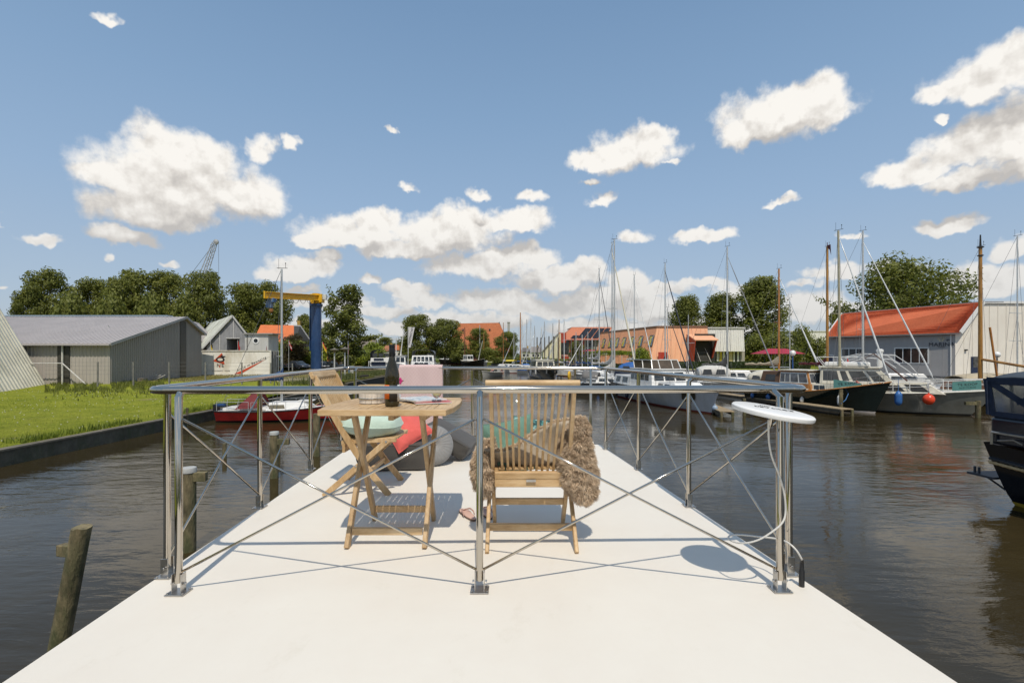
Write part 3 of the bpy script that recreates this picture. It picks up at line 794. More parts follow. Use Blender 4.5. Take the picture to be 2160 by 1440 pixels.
def wool_mat():
    m, nt, b, out = new_mat('sheep_wool'); n = noise_node(nt, 30, 4, .7)
    r = ramp(nt, n.outputs[0], [(.3, (.40, .28, .18)), (.55, (.60, .46, .32)), (.75, (.76, .63, .48))]); nt.links.new(r.outputs[0], b.inputs['Base Color']); b.inputs['Roughness'].default_value = .9
    b.inputs['Subsurface Weight'].default_value = .0; return m
WOOL = wool_mat(); HIDE = M('hide', (.50, .43, .34), .8, var=.12, vs=6, bmp=.3, bs=15, bdist=.02)
ss = thing('sheepskin', 'shaggy brown sheepskin draped over the right chair and hanging down both sides', 'sheepskin', base+Vector((0, .3, .45)))
rf = random.Random(5)
def tuft(mb, c, n, L, r):
    up = Vector((0, 0, -1)); t = n.cross(Vector((rf.uniform(-1, 1), rf.uniform(-1, 1), rf.uniform(-1, 1)))).normalized(); w = n.cross(t)
    droop = up*rf.uniform(.2, .7)+t*rf.uniform(-.5, .5)
    segs = [c, c+n*L*.4, c+n*L*.75+droop*L*.25, c+n*L*.88+droop*L*.6]
    vs = []
    for p, rr in zip(segs, (r, r*.95, r*.6, .0005)):
        for k in range(4):
            a = k*math.pi/2; vs.append(p+(t*math.cos(a)+w*math.sin(a))*rr)
    mb.add(vs, [(i*4+k, i*4+(k+1) % 4, i*4+4+(k+1) % 4, i*4+4+k) for i in range(3) for k in range(4)])
def rag(c, s=28):
    return Vector((mnoise.noise(c*s), mnoise.noise(c*s+Vector((9, 0, 0))), mnoise.noise(c*s+Vector((0, 9, 0)))))
def lobe(mb, body, outline, y0, th, N):
    # outline: photo pixels of the hanging lobe, centre row by row (py, px left, px right)
    rows = []
    for py, xl, xr in outline:
        d = y0; rows.append((X((xl+xr)/2, d)-0, Z(py, d), (X(xr, d)-X(xl, d))/2))
    def at(t):
        f = max(0, min(.9999, t))*(len(rows)-1); i = int(f); k = f-i; a, b_ = rows[i], rows[i+1]
        return tuple(a[j]*(1-k)+b_[j]*k for j in range(3))
    def sp(t, a):
        x, z, w = at(t); w = max(.004, w-.022)
        return Vector((x+w*math.cos(a), y0+.03+th*math.sin(a)*min(1, w/.05), z))
    body.grid(lambda u, v: sp(v, 2*math.pi*u), 24, 14)
    for k in range(N):
        t, a = rf.random(), rf.uniform(0, 2*math.pi)
        c = sp(t, a); n = Vector((math.cos(a)*.8, math.sin(a), 0))
        n.z = (.5-t)*1.1 if t < .85 else -1.6
        if t < .08: n.z = .9
        n = (n.normalized()+rag(c)*.9).normalized()
        tuft(mb, c, n, rf.uniform(.024, .040)*(1+.45*mnoise.noise(c*24)), rf.uniform(.0011, .0023))
core = MB(); wool_ = MB()
lobe(wool_, core, [(885, 1208, 1240), (905, 1190, 1246), (935, 1178, 1250), (965, 1172, 1258), (995, 1176, 1264), (1020, 1184, 1266), (1042, 1200, 1262), (1054, 1222, 1248)], 2.80, .075, 15000)
lobe(wool_, core, [(930, 1022, 1046), (950, 1002, 1048), (975, 992, 1046), (1000, 990, 1044), (1025, 998, 1042), (1044, 1012, 1036)], 2.86, .07, 7500)
def mid(u, v):
    # hide standing against the slats: u left to right, v from seat up
    x = -.25+.49*u; topz = .53+.175*u-.03*math.sin(u*6)
    return base+Vector((x, .205-.05*v+.02*math.sin(u*9+v*3), .44+(topz-.44)*v))
mb = MB(); mb.grid(mid, 30, 10); build(mb, 'hide', HIDE, ss, smooth=True, solid=.005)
for k in range(7000):
    u = rf.random(); v = 1-abs(rf.gauss(0, .22)); 
    if v < 0: continue
    c = mid(u, v)+Vector((0, .012, 0)); n = Vector((rf.uniform(-.3, .3), rf.uniform(-.25, 1), rf.uniform(.4, 1.2)*(1 if v > .75 else .4)))
    n = (n.normalized()+rag(c)*.7).normalized()
    if v < .9: n.y = abs(n.y)+.2
    tuft(wool_, c, n, rf.uniform(.025, .042), rf.uniform(.0018, .003))
for k in range(5200):
    # wool lying over the seat itself
    c = base+Vector((rf.uniform(-.26, .27), rf.uniform(.24, .58), .455)); n = (Vector((0, 0, 1))+rag(c)*.9).normalized()
    tuft(wool_, c, n, rf.uniform(.03, .045), rf.uniform(.002, .0035))
core.box(base+Vector((0, .41, .452)), (.52, .34, .008))
build(core, 'pelt', WOOL, ss, smooth=False); build(wool_, 'wool', WOOL, ss, smooth=True)

# ------------------------------------------------------------ flip-flops
def flipflop(label, c, a):
    o = thing('flip_flop', label, 'sandal', (c.x, c.y, DZ), a, 'pair of flip-flops on the deck')
    mb = MB(); pts = []
    n = 28
    for i in range(n):
        t = 2*math.pi*i/n; y = .125*math.sin(t); w = .038+.010*math.sin(t)-.006*math.cos(2*t)
        pts.append((w*math.cos(t)+(.006 if y > 0 else 0), y, .001))
    mb.prism(pts, (0, 0, .011)); build(mb, 'sole', M('sole_rubber', (.12, .08, .06), .7), o, local=True, bevel=.002)
    mb = MB(); mb.prism([(x*.97, y*.98, .012) for x, y, z in pts], (0, 0, .006)); build(mb, 'footbed', M('rose_rubber', (.62, .40, .32), .7, var=.08), o, local=True, bevel=.002)
    for s in (-1, 1):
        mb = MB(); mb.tube([(0, .075, .016), (s*.012, .06, .03), (s*.030, .025, .042), (s*.038, -.012, .034), (s*.039, -.03, .014)], [.003, .004, .0055, .005, .003], 8); build(mb, 'strap', M('rose_strap', (.45, .27, .22), .4), o, local=True, smooth=True)
flipflop('pink flip-flop in the sun, left of the centre rail post', dk(986, 1088), R(28))
flipflop('pink flip-flop half hidden behind the centre rail post, by the chair leg', dk(1024, 1084), R(20))

# ------------------------------------------------------------ antenna dish
dc = Vector((1.135, 2.11, DZ+.848))
an = thing('antenna_disc', 'round white flat antenna disc mounted by the right rail corner', 'antenna', dc)
Md = Matrix.Translation(dc) @ Matrix.Rotation(R(8.2), 4, 'Y') @ Matrix.Rotation(R(4.5), 4, 'X')
mb = MB(); mb.lathe([(.150, -.012), (.160, -.010), (.1635, -.004), (.1635, .006), (.158, .0115), (.150, .013), (.02, .0165)], 56)
place(mb, Md); build(mb, 'disc', M('white_plastic', (.80, .79, .77), .3, var=.02), an, smooth=True, auto=35)
tm = text_mb('COMPACT', .030, Md @ Matrix.Translation((.0, -.005, .0172)) @ Matrix.Rotation(R(180), 4, 'Z'), .0008, 1.35)
build(tm, 'lettering', M('black_ink', (.02, .02, .02), .5), an)
tm = text_mb('ooooo', .015, Md @ Matrix.Translation((-.012, .045, .0172)) @ Matrix.Rotation(R(176), 4, 'Z'), .0008, 1.1)
build(tm, 'small_print', MATS['black_ink'], an)
mb = MB(); a = Md @ Vector((0, 0, -.012)); mb.tube([a, a+Vector((.01, .03, -.05)), a+Vector((.07, .13, -.07))], .009, 10)
build(mb, 'bracket', STEEL, an, smooth=True)
pts = [(1621, 886, 2.1), (1622, 930, 2.12), (1629, 965, 2.14), (1645, 1005, 2.18), (1655, 1045, 2.2), (1657, 1080, 2.21), (1650, 1102, 2.2), (1630, 1120, 2.2), (1600, 1138, 2.22), (1568, 1145, 2.26), (1542, 1140, 2.34), (1537, 1131, 2.40), (1555, 1127, 2.44), (1600, 1131, 2.42), (1640, 1136, 2.36), (1662, 1144, 2.3), (1680, 1160, 2.27), (1692, 1180, 2.27)]
cv = [P(*p) for p in pts]
sm = []
for i in range(len(cv)-1):
    p0, p1, p2, p3 = cv[max(i-1, 0)], cv[i], cv[i+1], cv[min(i+2, len(cv)-1)]
    for t in (0, .25, .5, .75): sm.append(.5*((2*p1)+(p2-p0)*t+(2*p0-5*p1+4*p2-p3)*t*t+(3*p1-p0-3*p2+p3)*t**3))
mb = MB(); mb.tube(sm+[cv[-1]], .0042, 8); build(mb, 'cable', M('white_cable', (.62, .60, .56), .4, var=.04), an, smooth=True)
pb = dk(1691, 1236)
mb = MB(); mb.tube([pb, pb+Vector((0, 0, .075)), pb+Vector((0, 0, .08)), pb+Vector((.0, 0, .115)), P(1692, 1178, 2.27)], [.0125, .0125, .010, .0085, .005], 14)
build(mb, 'cable_gland', BLACKP, an, smooth=True, auto=40)
# ------------------------------------------------------------ water and land
def water_mat():
    m, nt, b, out = new_mat('canal_water')
    tc = nt.nodes.new('ShaderNodeTexCoord')
    def nz(scale, det, st, rot=0):
        mp = nt.nodes.new('ShaderNodeMapping'); mp.inputs['Scale'].default_value = st; mp.inputs['Rotation'].default_value = (0, 0, rot)
        n = nt.nodes.new('ShaderNodeTexNoise'); n.inputs['Scale'].default_value = scale; n.inputs['Detail'].default_value = det; n.inputs['Roughness'].default_value = .55
        n.inputs['Distortion'].default_value = .4
        nt.links.new(tc.outputs['Object'], mp.inputs[0]); nt.links.new(mp.outputs[0], n.inputs['Vector']); return n.outputs[0]
    def mth(op, a, b_=None, c=None):
        n = nt.nodes.new('ShaderNodeMath'); n.operation = op
        for i, v in enumerate((a, b_, c)):
            if v is None: continue
            if isinstance(v, (int, float)): n.inputs[i].default_value = v
            else: nt.links.new(v, n.inputs[i])
        return n.outputs[0]
    big = nz(.9, 3, (.55, 1.3, 1), .12); small = nz(3.6, 4, (.5, 1.5, 1), -.1); fine = nz(11, 3, (.55, 1.4, 1), .2)
    patch = nz(.16, 4, (.7, 1.3, 1)); pm = nt.nodes.new('ShaderNodeMapRange'); nt.links.new(patch, pm.inputs[0])
    pm.inputs[1].default_value = .36; pm.inputs[2].default_value = .64; pm.inputs[3].default_value = .10; pm.inputs[4].default_value = 1.
    h = mth('MULTIPLY_ADD', small, .32, big); h = mth('MULTIPLY_ADD', mth('MULTIPLY', fine, pm.outputs[0]), .10, h)
    bp = nt.nodes.new('ShaderNodeBump'); bp.inputs['Distance'].default_value = .056
    nt.links.new(pm.outputs[0], bp.inputs['Strength']); nt.links.new(h, bp.inputs['Height']); nt.links.new(bp.outputs[0], b.inputs['Normal'])
    murk = nz(.25, 4, (1, 1, 1)); r = ramp(nt, murk, [(.35, (.030, .022, .009)), (.65, (.046, .034, .014))])
    nt.links.new(r.outputs[0], b.inputs['Base Color']); b.inputs['Roughness'].default_value = .045; b.inputs['IOR'].default_value = 1.29
    b.inputs['Specular IOR Level'].default_value = .5
    return m
mb = MB(); mb.add([(-400, -60, 0), (400, -60, 0), (400, 420, 0), (-400, 420, 0)], [(0, 1, 2, 3)])
tag(build(mb, 'water', water_mat()), kind='structure')
def grass_mat(name, g0, g1, bare, amt, sc=.5):
    m, nt, b, out = new_mat(name)
    n = noise_node(nt, sc, 6, .7); r = ramp(nt, n.outputs[0], [(.32, g0), (.66, g1)])
    n2 = noise_node(nt, 9, 6, .75); r2 = ramp(nt, n2.outputs[0], [(.3, (.55, .55, .5)), (.7, (1.25, 1.2, 1.05))])
    c = mix(nt, 1, r.outputs[0], r2.outputs[0], 'MULTIPLY')
    n3 = noise_node(nt, sc*.45, 5, .7); r3 = ramp(nt, n3.outputs[0], [(amt, (0, 0, 0)), (amt+.14, (1, 1, 1))])
    c = mix(nt, r3.outputs[0], c, bare)
    nt.links.new(c, b.inputs['Base Color']); b.inputs['Roughness'].default_value = .9; b.inputs['Specular IOR Level'].default_value = .15
    n4 = noise_node(nt, 14, 5, .8); bump(nt, b, n4.outputs[0], 1., .12)
    MATS[name] = m; return m
GRASS = grass_mat('lawn_grass', (.22, .27, .025), (.38, .40, .05), (.26, .21, .11), .62)
GRASS2 = grass_mat('rough_grass', (.15, .155, .035), (.29, .25, .085), (.34, .28, .19), .50, .35)
GRASS3 = grass_mat('bank_grass', (.07, .12, .015), (.14, .19, .03), (.2, .17, .1), .75, .6)
SX = -16.3     # the left bank
def zland(y): 
    t = max(0, min(1, (y-22)/26)); return .56+.36*t*t*(3-2*t)
mb = MB(); ysl = [-40, -10]+[y for y in range(0, 52, 4)]
mb.grid(lambda u, v: Vector((-300*(1-u)**3+SX, 0, 0)), 1, 1); mb.v = []; mb.f = []; mb.m = []
us = [0, .15, .3, .5, .7, .85, .95, 1]
vs = [(SX-.32-(1-u)**2*160, y, zland(y)+.10*mnoise.noise(Vector((SX-(1-u)*30, y*.3, 0)))*(u < .9)) for y in ysl for u in us]
nu = len(us); mb.add(vs, [(j*nu+i, j*nu+i+1, (j+1)*nu+i+1, (j+1)*nu+i) for j in range(len(ysl)-1) for i in range(nu-1)])
tag(build(mb, 'lawn', GRASS), kind='structure')
def slab(name, poly, z, mat, th=2.0):
    mb = MB(); mb.prism([(x, y, z-th) for x, y in poly], (0, 0, th)); return tag(build(mb, name, mat), kind='structure')
slab('yard', [(-300, 48), (SX-.32, 48), (SX-.6, 76), (-46, 77), (-46, 120), (-40, 232), (-600, 232)], .915, GRASS2)
slab('left_shore', [(-300, -40), (SX-.35, -40), (SX-.35, 48.1), (-300, 48.1)], .35, GRASS3)
slab('right_bank', [(-12, 178), (-7, 165), (12, 92), (47, 84), (47, 57), (52, 50), (300, 46), (300, 300), (-12, 300)], .72, GRASS)
slab('far_land', [(-1500, 232), (-12.2, 232), (-12.2, 299.8), (1500, 299.8), (1500, 4000), (-1500, 4000)], .70, grass_mat('far_fields', (.08, .12, .02), (.15, .17, .05), (.2, .18, .1), .7, .02))
# paved quay on the right
PAVE = M('paving', (.30, .28, .25), .85, var=.2, vs=1.5, bmp=.3, bs=8)
slab('quay', [(47.3, 57), (52, 50.4), (110, 48), (110, 54.5), (60, 56.0), (54.5, 60), (54, 80), (47.3, 80)], .80, PAVE, 1)
slab('terrace', [(12.4, 92.4), (46.5, 84.6), (47, 88), (13, 96)], .76, M('terrace_paving', (.36, .33, .28), .85, var=.2, vs=1), 1)
# bank edging walls
CONC = M('mossy_concrete', (.095, .085, .06), .9, var=.3, vs=2, bmp=.7, bs=9, dirt=(.05, .06, .025), ds=1.5, bdist=.03)
def wall(label, pts, top, w=.28, bot=-.6, mat=CONC, name='retaining_wall'):
    t = thing(name, label, 'wall', (*pts[0], 0)); mb = MB()
    for a, b in zip(pts[:-1], pts[1:]):
        mb.bar((*a, (top+bot-.06)/2), (*b, (top+bot-.06)/2), w, top-.06-bot)
    build(mb, 'wall_face', mat, t); mb = MB()
    for a, b in zip(pts[:-1], pts[1:]): mb.bar((*a, top-.03), (*b, top-.03), w+.08, .06)
    build(mb, 'coping', M('coping_stone', (.15, .13, .095), .85, var=.25, vs=3, bmp=.4, bs=12), t)
    return t
wall('mossy concrete bank wall along the lawn on the left', [(SX-.15, -40), (SX-.15, 48)], .56)
wall('dark timber bank edge by the rough grass below the pier', [(SX-.15, 48.05), (SX-.45, 76)], .75, mat=M('tarred_timber', (.05, .045, .035), .9, var=.3, vs=6, bmp=.6, bs=8, bdist=.02))
wall('low quay wall along the hedge across the far channel', [(-7, 165), (12, 92)], .70)
wall('quay wall below the lawn in front of the orange building', [(12, 92), (47, 84)], .74)
wall('quay wall behind the moored boats beside the marina building', [(47, 84), (47, 57), (52, 50), (110, 47.6)], .78)

# grass blades and weeds (stuff)
def blades(name, spots, hmin, hmax, mat, seed=1, w=.02, kind='stuff'):
    r = random.Random(seed); mb = MB()
    for (x, y, z) in spots:
        a = r.uniform(0, math.pi); h = r.uniform(hmin, hmax); lx, ly = r.uniform(-.4, .4)*h, r.uniform(-.4, .4)*h; ww = w*r.uniform(.6, 1.3)
        dx, dy = math.cos(a)*ww, math.sin(a)*ww
        mb.add([(x-dx, y-dy, z), (x+dx, y+dy, z), (x+lx, y+ly, z+h)], [(0, 1, 2)])
    return tag(build(mb, name, mat), kind=kind)
def leafmat(name, c, var=.35, tr=.25):
    if name in MATS: return MATS[name]
    m, nt, b, out = new_mat(name)
    n = noise_node(nt, .55, 4, .7); n2 = noise_node(nt, 3.5, 3, .7)
    r = ramp(nt, n.outputs[0], [(.3, tuple(k*(1-var) for k in c)), (.5, c), (.72, (min(1, c[0]*(1+var*1.3)), min(1, c[1]*(1+var)), c[2]*(1+var*.5)))])
    r2 = ramp(nt, n2.outputs[0], [(.3, (.6, .65, .6)), (.7, (1.25, 1.2, 1.1))])
    col = mix(nt, 1, r.outputs[0], r2.outputs[0], 'MULTIPLY')
    nt.links.new(col, b.inputs['Base Color']); b.inputs['Roughness'].default_value = .5; b.inputs['Specular IOR Level'].default_value = .35
    t = nt.nodes.new('ShaderNodeBsdfTranslucent'); nt.links.new(col, t.inputs[0])
    ms = nt.nodes.new('ShaderNodeMixShader'); ms.inputs[0].default_value = tr
    nt.links.new(b.outputs[0], ms.inputs[1]); nt.links.new(t.outputs[0], ms.inputs[2]); nt.links.new(ms.outputs[0], out.inputs[0])
    MATS[name] = m; return m
GBL = leafmat('grass_blade', (.30, .35, .035), .4)
r_ = random.Random(11)
sp = []
for k in range(26000):
    y = 12+(r_.random()**1.3)*30; x = SX-.4-(r_.random()**1.2)*(y*.75)
    sp.append((x, y, zland(y)-.02))
blades('short_grass', sp, .03, .10, GBL, 1, .018)
sp = [(SX-.35-abs(r_.gauss(0, .35)), r_.uniform(13, 48), zland(20)) for k in range(5000)]
sp = [(x, y, zland(y)-.02) for x, y, z in sp if mnoise.noise(Vector((0, y*.6, 3))) > -.15]
blades('tall_edge_grass', sp, .10, .34, leafmat('edge_grass', (.19, .24, .03), .4), 2, .022)
sp = []
for k in range(7000):
    px = r_.uniform(95, 360); b_ = 813-(px-95)*.01+r_.gauss(0, 7); y = D(b_, .9)
    if mnoise.noise(Vector((px*.05, b_*.12, 2))) > -.2: sp.append((X(px, y), y, zland(y)-.02))
blades('weed_strip', sp, .08, .38, leafmat('weed_green', (.17, .19, .04), .45), 3, .04)
sp = []
for k in range(6000):
    y = r_.uniform(42, 75); sp.append((SX-.6-abs(r_.gauss(0, 1.6)), y, .9))
blades('reed_bank', sp, .2, .75, leafmat('reed_green', (.12, .14, .045), .4), 4, .03)
sp = []
for k in range(9000):
    y = r_.uniform(46, 75); sp.append((SX-2-r_.random()*(y*.5), y, .9))
blades('dry_grass', sp, .08, .25, leafmat('dry_grass', (.24, .21, .07), .35), 6, .03)
# white clover specks on the lawn
mb = MB()
for k in range(420):
    y = 16+r_.random()*24; x = SX-1-r_.random()*y*.7; mb.box((x, y, zland(y)+.05), (.03, .03, .02))
tag(build(mb, 'clover_flowers', M('clover_white', (.7, .7, .6), .8)), kind='stuff')

# ------------------------------------------------------------ ribbed buildings helper
def ribs(mb, a, b, zlo, zhi, pitch, depth, out, w=None):
    """vertical ribs along wall a->b; zlo/zhi functions of 0..1; out = outward unit vector"""
    a, b, out = Vector(a), Vector(b), Vector(out); L = (b-a).length; n = max(1, int(L/pitch)); w = w or pitch*.4
    d = (b-a)/L
    for i in range(n):
        t = (i+.5)/n; p = a+(b-a)*t; p1 = p+out*depth; lo, hi = zlo(t), zhi(t)
        q = [p-d*w/2-out*.01, p+d*w/2-out*.01, p1+d*w/4, p1-d*w/4]
        mb.prism([(v.x, v.y, lo) for v in q], (0, 0, hi-lo))

# ------------------------------------------------------------ grey warehouse on the left
gw = thing('grey_warehouse', 'long grey ribbed steel warehouse with a sloping grey roof behind the lawn', 'warehouse', (-45, 50, .9))
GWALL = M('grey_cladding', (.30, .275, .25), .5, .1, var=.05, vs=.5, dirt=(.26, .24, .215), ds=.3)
GWALLB = M('grey_cladding_sunlit', (.47, .43, .385), .5, .1, var=.05, vs=.5, dirt=(.41, .375, .335), ds=.3)  # gable cladding in a lighter tone; the sun on the front is painted
GROOF = M('grey_roof_sheet', (.43, .395, .385), .6, .05, var=.05, vs=.4, dirt=(.38, .35, .34), ds=.4)
c0 = Vector((X(232, 43.7), 43.7, .9)); cR = Vector((X(425, 60), 60, .9)); cL = Vector((-78, 43.7, .9)); back = cL+(cR-c0)
gdir = (cR-c0).normalized(); ze0, zr, ze1 = 4.55, 7.75, 6.15; tr = .75
rid = c0+(cR-c0)*tr; ridL = cL+(cR-c0)*tr
mb = MB(); mb.add([c0-Vector((0, 0, .6)), cL-Vector((0, 0, .6)), Vector((cL.x, cL.y, ze0)), Vector((c0.x, c0.y, ze0))], [(0, 3, 2, 1)])
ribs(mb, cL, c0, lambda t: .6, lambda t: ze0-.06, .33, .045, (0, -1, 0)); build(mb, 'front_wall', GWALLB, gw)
gout = Vector((gdir.y, -gdir.x, 0))
top = lambda t: ze0+(zr-ze0)*t/tr if t < tr else zr+(ze1-zr)*(t-tr)/(1-tr)
mb = MB(); mb.add([c0-Vector((0, 0, .6)), cR-Vector((0, 0, .6)), (cR.x, cR.y, ze1), (rid.x, rid.y, zr), (c0.x, c0.y, ze0)], [(0, 1, 2, 3, 4)])
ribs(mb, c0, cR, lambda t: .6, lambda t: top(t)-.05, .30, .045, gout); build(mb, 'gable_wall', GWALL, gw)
ov = Vector((0, 0, .04))
def v3(p, z): return Vector((p.x, p.y, z))
e0 = v3(c0-gdir*.5, ze0-.10)+gout*.35; e0L = v3(cL-gdir*.5, ze0-.10)
r0 = v3(rid, zr+.06)+gout*.35; r0L = v3(ridL, zr+.06); e1 = v3(cR+gdir*.5, ze1-.18)+gout*.35; e1L = v3(back+gdir*.5, ze1-.18)
mb = MB(); mb.prism([e0, r0, r0L, e0L], (0, 0, .12))
for i in range(100):
    t = i/100; a = e0.lerp(e0L, t)+Vector((0, 0, .13)); b = r0.lerp(r0L, t)+Vector((0, 0, .13)); mb.bar(a, b, .05, .05)
build(mb, 'roof_slope', GROOF, gw)
mb = MB(); mb.prism([r0, e1, e1L, r0L], (0, 0, .12)); build(mb, 'roof_slope', GROOF, gw)
mb = MB(); mb.bar(e0+gout*.03+Vector((0, 0, .04)), r0+gout*.03+Vector((0, 0, .04)), .05, .26); mb.bar(r0+gout*.03+Vector((0, 0, .04)), e1+gout*.03+Vector((0, 0, .04)), .05, .26)
build(mb, 'barge_board', M('trim_grey', (.34, .33, .32), .5, var=.04), gw)
mb = MB(); mb.bar(e0+Vector((0, -.08, .0)), e0L+Vector((0, -.08, 0)), .16, .14); build(mb, 'gutter', M('gutter_grey', (.42, .39, .38), .5, var=.05), gw)
DKPAN = M('dark_panel', (.055, .052, .042), .5, var=.1)
for (pa, pb_) in ((374, 386),):
    ta = .70; tb_ = .775
    a = c0.lerp(cR, ta)+gout*.055; b = c0.lerp(cR, tb_)+gout*.055
    mb = MB(); mb.prism([v3(a, .95), v3(b, .95), v3(b, top(tb_)-.25), v3(a, top(ta)-.1)], gout*.02); build(mb, 'dark_door_panel', DKPAN, gw)
for (pa, pb_) in ((121, 129), (133, 146)):
    mb = MB(); xa, xb = X(pa, 43.6), X(pb_, 43.6); mb.box(((xa+xb)/2, 43.62, 2.75), (xb-xa, .03, 3.5)); build(mb, 'dark_door_panel', DKPAN, gw)
mb = MB(); xx = X(131.5, 43.5); mb.tube([(xx, 43.5, .9), (xx, 43.5, 4.45)], .075, 8); build(mb, 'downpipe', M('pipe_white', (.62, .60, .55), .5), gw)
v = P(229, 690, 50); mb = MB(); mb.lathe([(.18, 0), (.14, .12), (.05, .16), (.05, .4), (.1, .42)], 10, (v.x, v.y, v.z-.25)); build(mb, 'roof_vent', M('vent_white', (.6, .6, .57), .5), gw)
# second hall behind with skylight ridge
gh = thing('long_hall', 'long low hall with a pale skylight strip along its ridge behind the warehouse', 'warehouse', (-80, 75, .9))
yb = 74; xr = X(352, yb); mb = MB(); mb.box(((xr-130)/2, yb+6, 3.4), (xr+130, 11, 5)); build(mb, 'hall_wall', GWALL, gh)
z1, z2 = Z(684, yb), Z(668, yb+4)
mb = MB(); mb.prism([(xr+.4, yb, 5.8), (xr+.4, yb, z1), (xr-1.6, yb+4, z2), (xr-1.6, yb+10, z2-.6), (xr+.4, yb+12, 5.8)], (-130, 0, 0)); build(mb, 'hall_roof', GROOF, gh)
mb = MB()
for z, y, w in ((z1+.05, yb-.05, .35), ): mb.box((xr-65, y, z), (130, .1, w))
build(mb, 'eave_trim', M('trim_pale', (.62, .60, .57), .5), gh)
mb = MB(); mb.box((xr-65, yb+4-.4, z2+.10), (126, 1.2, .16)); build(mb, 'skylight_strip', M('skylight', (.30, .38, .46), .2), gh)
# white roofed boat shed
bs = thing('boat_shed', 'grey gabled boat shed with a weathered white corrugated roof and open door', 'boat shed', (X(480, 76), 76, .9))
y0 = 76; xl, xa, xr2 = X(436, y0), X(493, y0), X(516.5, y0); za = Z(668, y0); zl = Z(730, y0); zr2 = Z(701.5, y0); bk_ = 18; bx_ = -11
mb = MB(); dx0, dx1, dzt = X(478.5, y0), X(505, y0), Z(714, y0)
def q4(a, b, c, d): mb.add([a, b, c, d], [(0, 1, 2, 3)])
tz = lambda x: zl+(za-zl)*(x-xl)/(xa-xl) if x < xa else za+(zr2-za)*(x-xa)/(xr2-xa)
q4((xl, y0, .5), (dx0, y0, .5), (dx0, y0, tz(dx0)), (xl, y0, zl)); mb.add([(dx1, y0, .5), (xr2, y0, .5), (xr2, y0, zr2), (dx1, y0, tz(dx1))], [(0, 1, 2, 3)])
mb.add([(dx0, y0, dzt), (dx1, y0, dzt), (dx1, y0, tz(dx1)), (xa, y0, za), (dx0, y0, tz(dx0))], [(0, 1, 2, 3, 4)])
mb.box(((dx0+dx1)/2, y0+3.5, 3), (dx1-dx0+.6, .1, 6)); mb.add([(dx0, y0, 0), (dx0, y0+3.5, 0), (dx0, y0+3.5, dzt+.4), (dx0, y0, dzt)], [(0, 1, 2, 3)]); mb.add([(dx1, y0, 0), (dx1, y0+3.5, 0), (dx1, y0+3.5, dzt+.4), (dx1, y0, dzt)], [(3, 2, 1, 0)])
mb.add([(dx0-.3, y0, dzt+.02), (dx1+.3, y0, dzt+.02), (dx1+.3, y0+3.5, dzt+.4), (dx0-.3, y0+3.5, dzt+.4)], [(0, 1, 2, 3)])
mb.add([(xr2, y0, .5), (xr2+bx_, y0+bk_, .5), (xr2+bx_, y0+bk_, zr2), (xr2, y0, zr2)], [(0, 1, 2, 3)])
build(mb, 'gable_wall', M('shed_grey', (.29, .29, .30), .7, var=.06, vs=.6, dirt=(.18, .18, .18)), bs)
ROOFW = M('white_corrugated', (.66, .67, .61), .7, var=.12, vs=.6, dirt=(.33, .35, .28), ds=.35, bmp=.3, bs=6)
mb = MB(); mb.prism([(xl-.5, y0-.3, zl-.45), (xa, y0-.3, za+.08), (xa+bx_*1.6, y0+bk_*1.2, za+.08), (xl-.5+bx_*1.6, y0+bk_*1.2, zl-.45)], (0, 0, .14))
for i in range(60):
    t = (i+.5)/60; mb.bar(Vector((xl-.5, y0-.3, zl-.28)).lerp(Vector((xl-.5+bx_*1.6, y0+bk_*1.2, zl-.28)), t), Vector((xa, y0-.3, za+.24)).lerp(Vector((xa+bx_*1.6, y0+bk_*1.2, za+.24)), t), .14, .06)
build(mb, 'roof_slope', ROOFW, bs)
mb = MB(); mb.prism([(xa, y0-.3, za+.08), (xr2+.4, y0-.3, zr2-.2), (xr2+.4+bx_, y0+bk_, zr2-.2), (xa+bx_, y0+bk_, za+.08)], (0, 0, .14)); build(mb, 'roof_slope', ROOFW, bs)
mb = MB(); mb.bar((xl-.5, y0-.34, zl-.4), (xa, y0-.34, za+.1), .06, .22); mb.bar((xa, y0-.34, za+.1), (xr2+.4, y0-.34, zr2-.18), .06, .22)
for px_ in (464, 493): mb.box((X(px_, y0), y0-.04, (tz(X(px_, y0))+dzt)/2-(1.4 if px_ == 464 else 0)), (.14, .05, tz(X(px_, y0))-dzt+(2.4 if px_ == 464 else 0)))
mb.bar((dx0-.1, y0-.05, dzt+.08), (dx1+.1, y0-.05, dzt+.08), .06, .16); build(mb, 'trim', M('trim_light', (.50, .49, .47), .6), bs)
# porthole cabin
pc = thing('porthole_cabin', 'pale grey container office with a round white framed porthole window', 'cabin', (X(545, 70), 70, .9))
xl, xr = X(516.5, 70), X(566, 70); zt_ = Z(704.5, 70)
LG = M('light_grey_panel', (.56, .55, .52), .6, var=.05, vs=.6, dirt=(.46, .45, .41))
mb = MB(); mb.box(((xl+xr)/2, 71.5, (.9+zt_)/2), (xr-xl, 3, zt_-.9)); build(mb, 'wall', LG, pc)
mb = MB(); mb.box(((xl+xr)/2+.3, 71.4, zt_+.06), (xr-xl+.9, 3.4, .14)); build(mb, 'flat_roof', M('flat_roof_grey', (.34, .33, .31), .7), pc)
mb = MB(); mb.box((xl+.35, 69.98, (.9+zt_)/2), (.10, .05, zt_-.95)); build(mb, 'dark_joint', DKPAN, pc)
mb = MB(); rx90 = Matrix.Rotation(R(90), 3, 'X'); pcx, pcz = X(539.8, 70), Z(718.5, 70)
mb.lathe([(.30, 0), (.46, 0), (.46, .06), (.30, .06)], 28, (pcx, 70, pcz), rx90, ring=True); w_ = build(mb, 'porthole_frame', M('frame_white', (.78, .78, .76), .4, var=.03), pc)
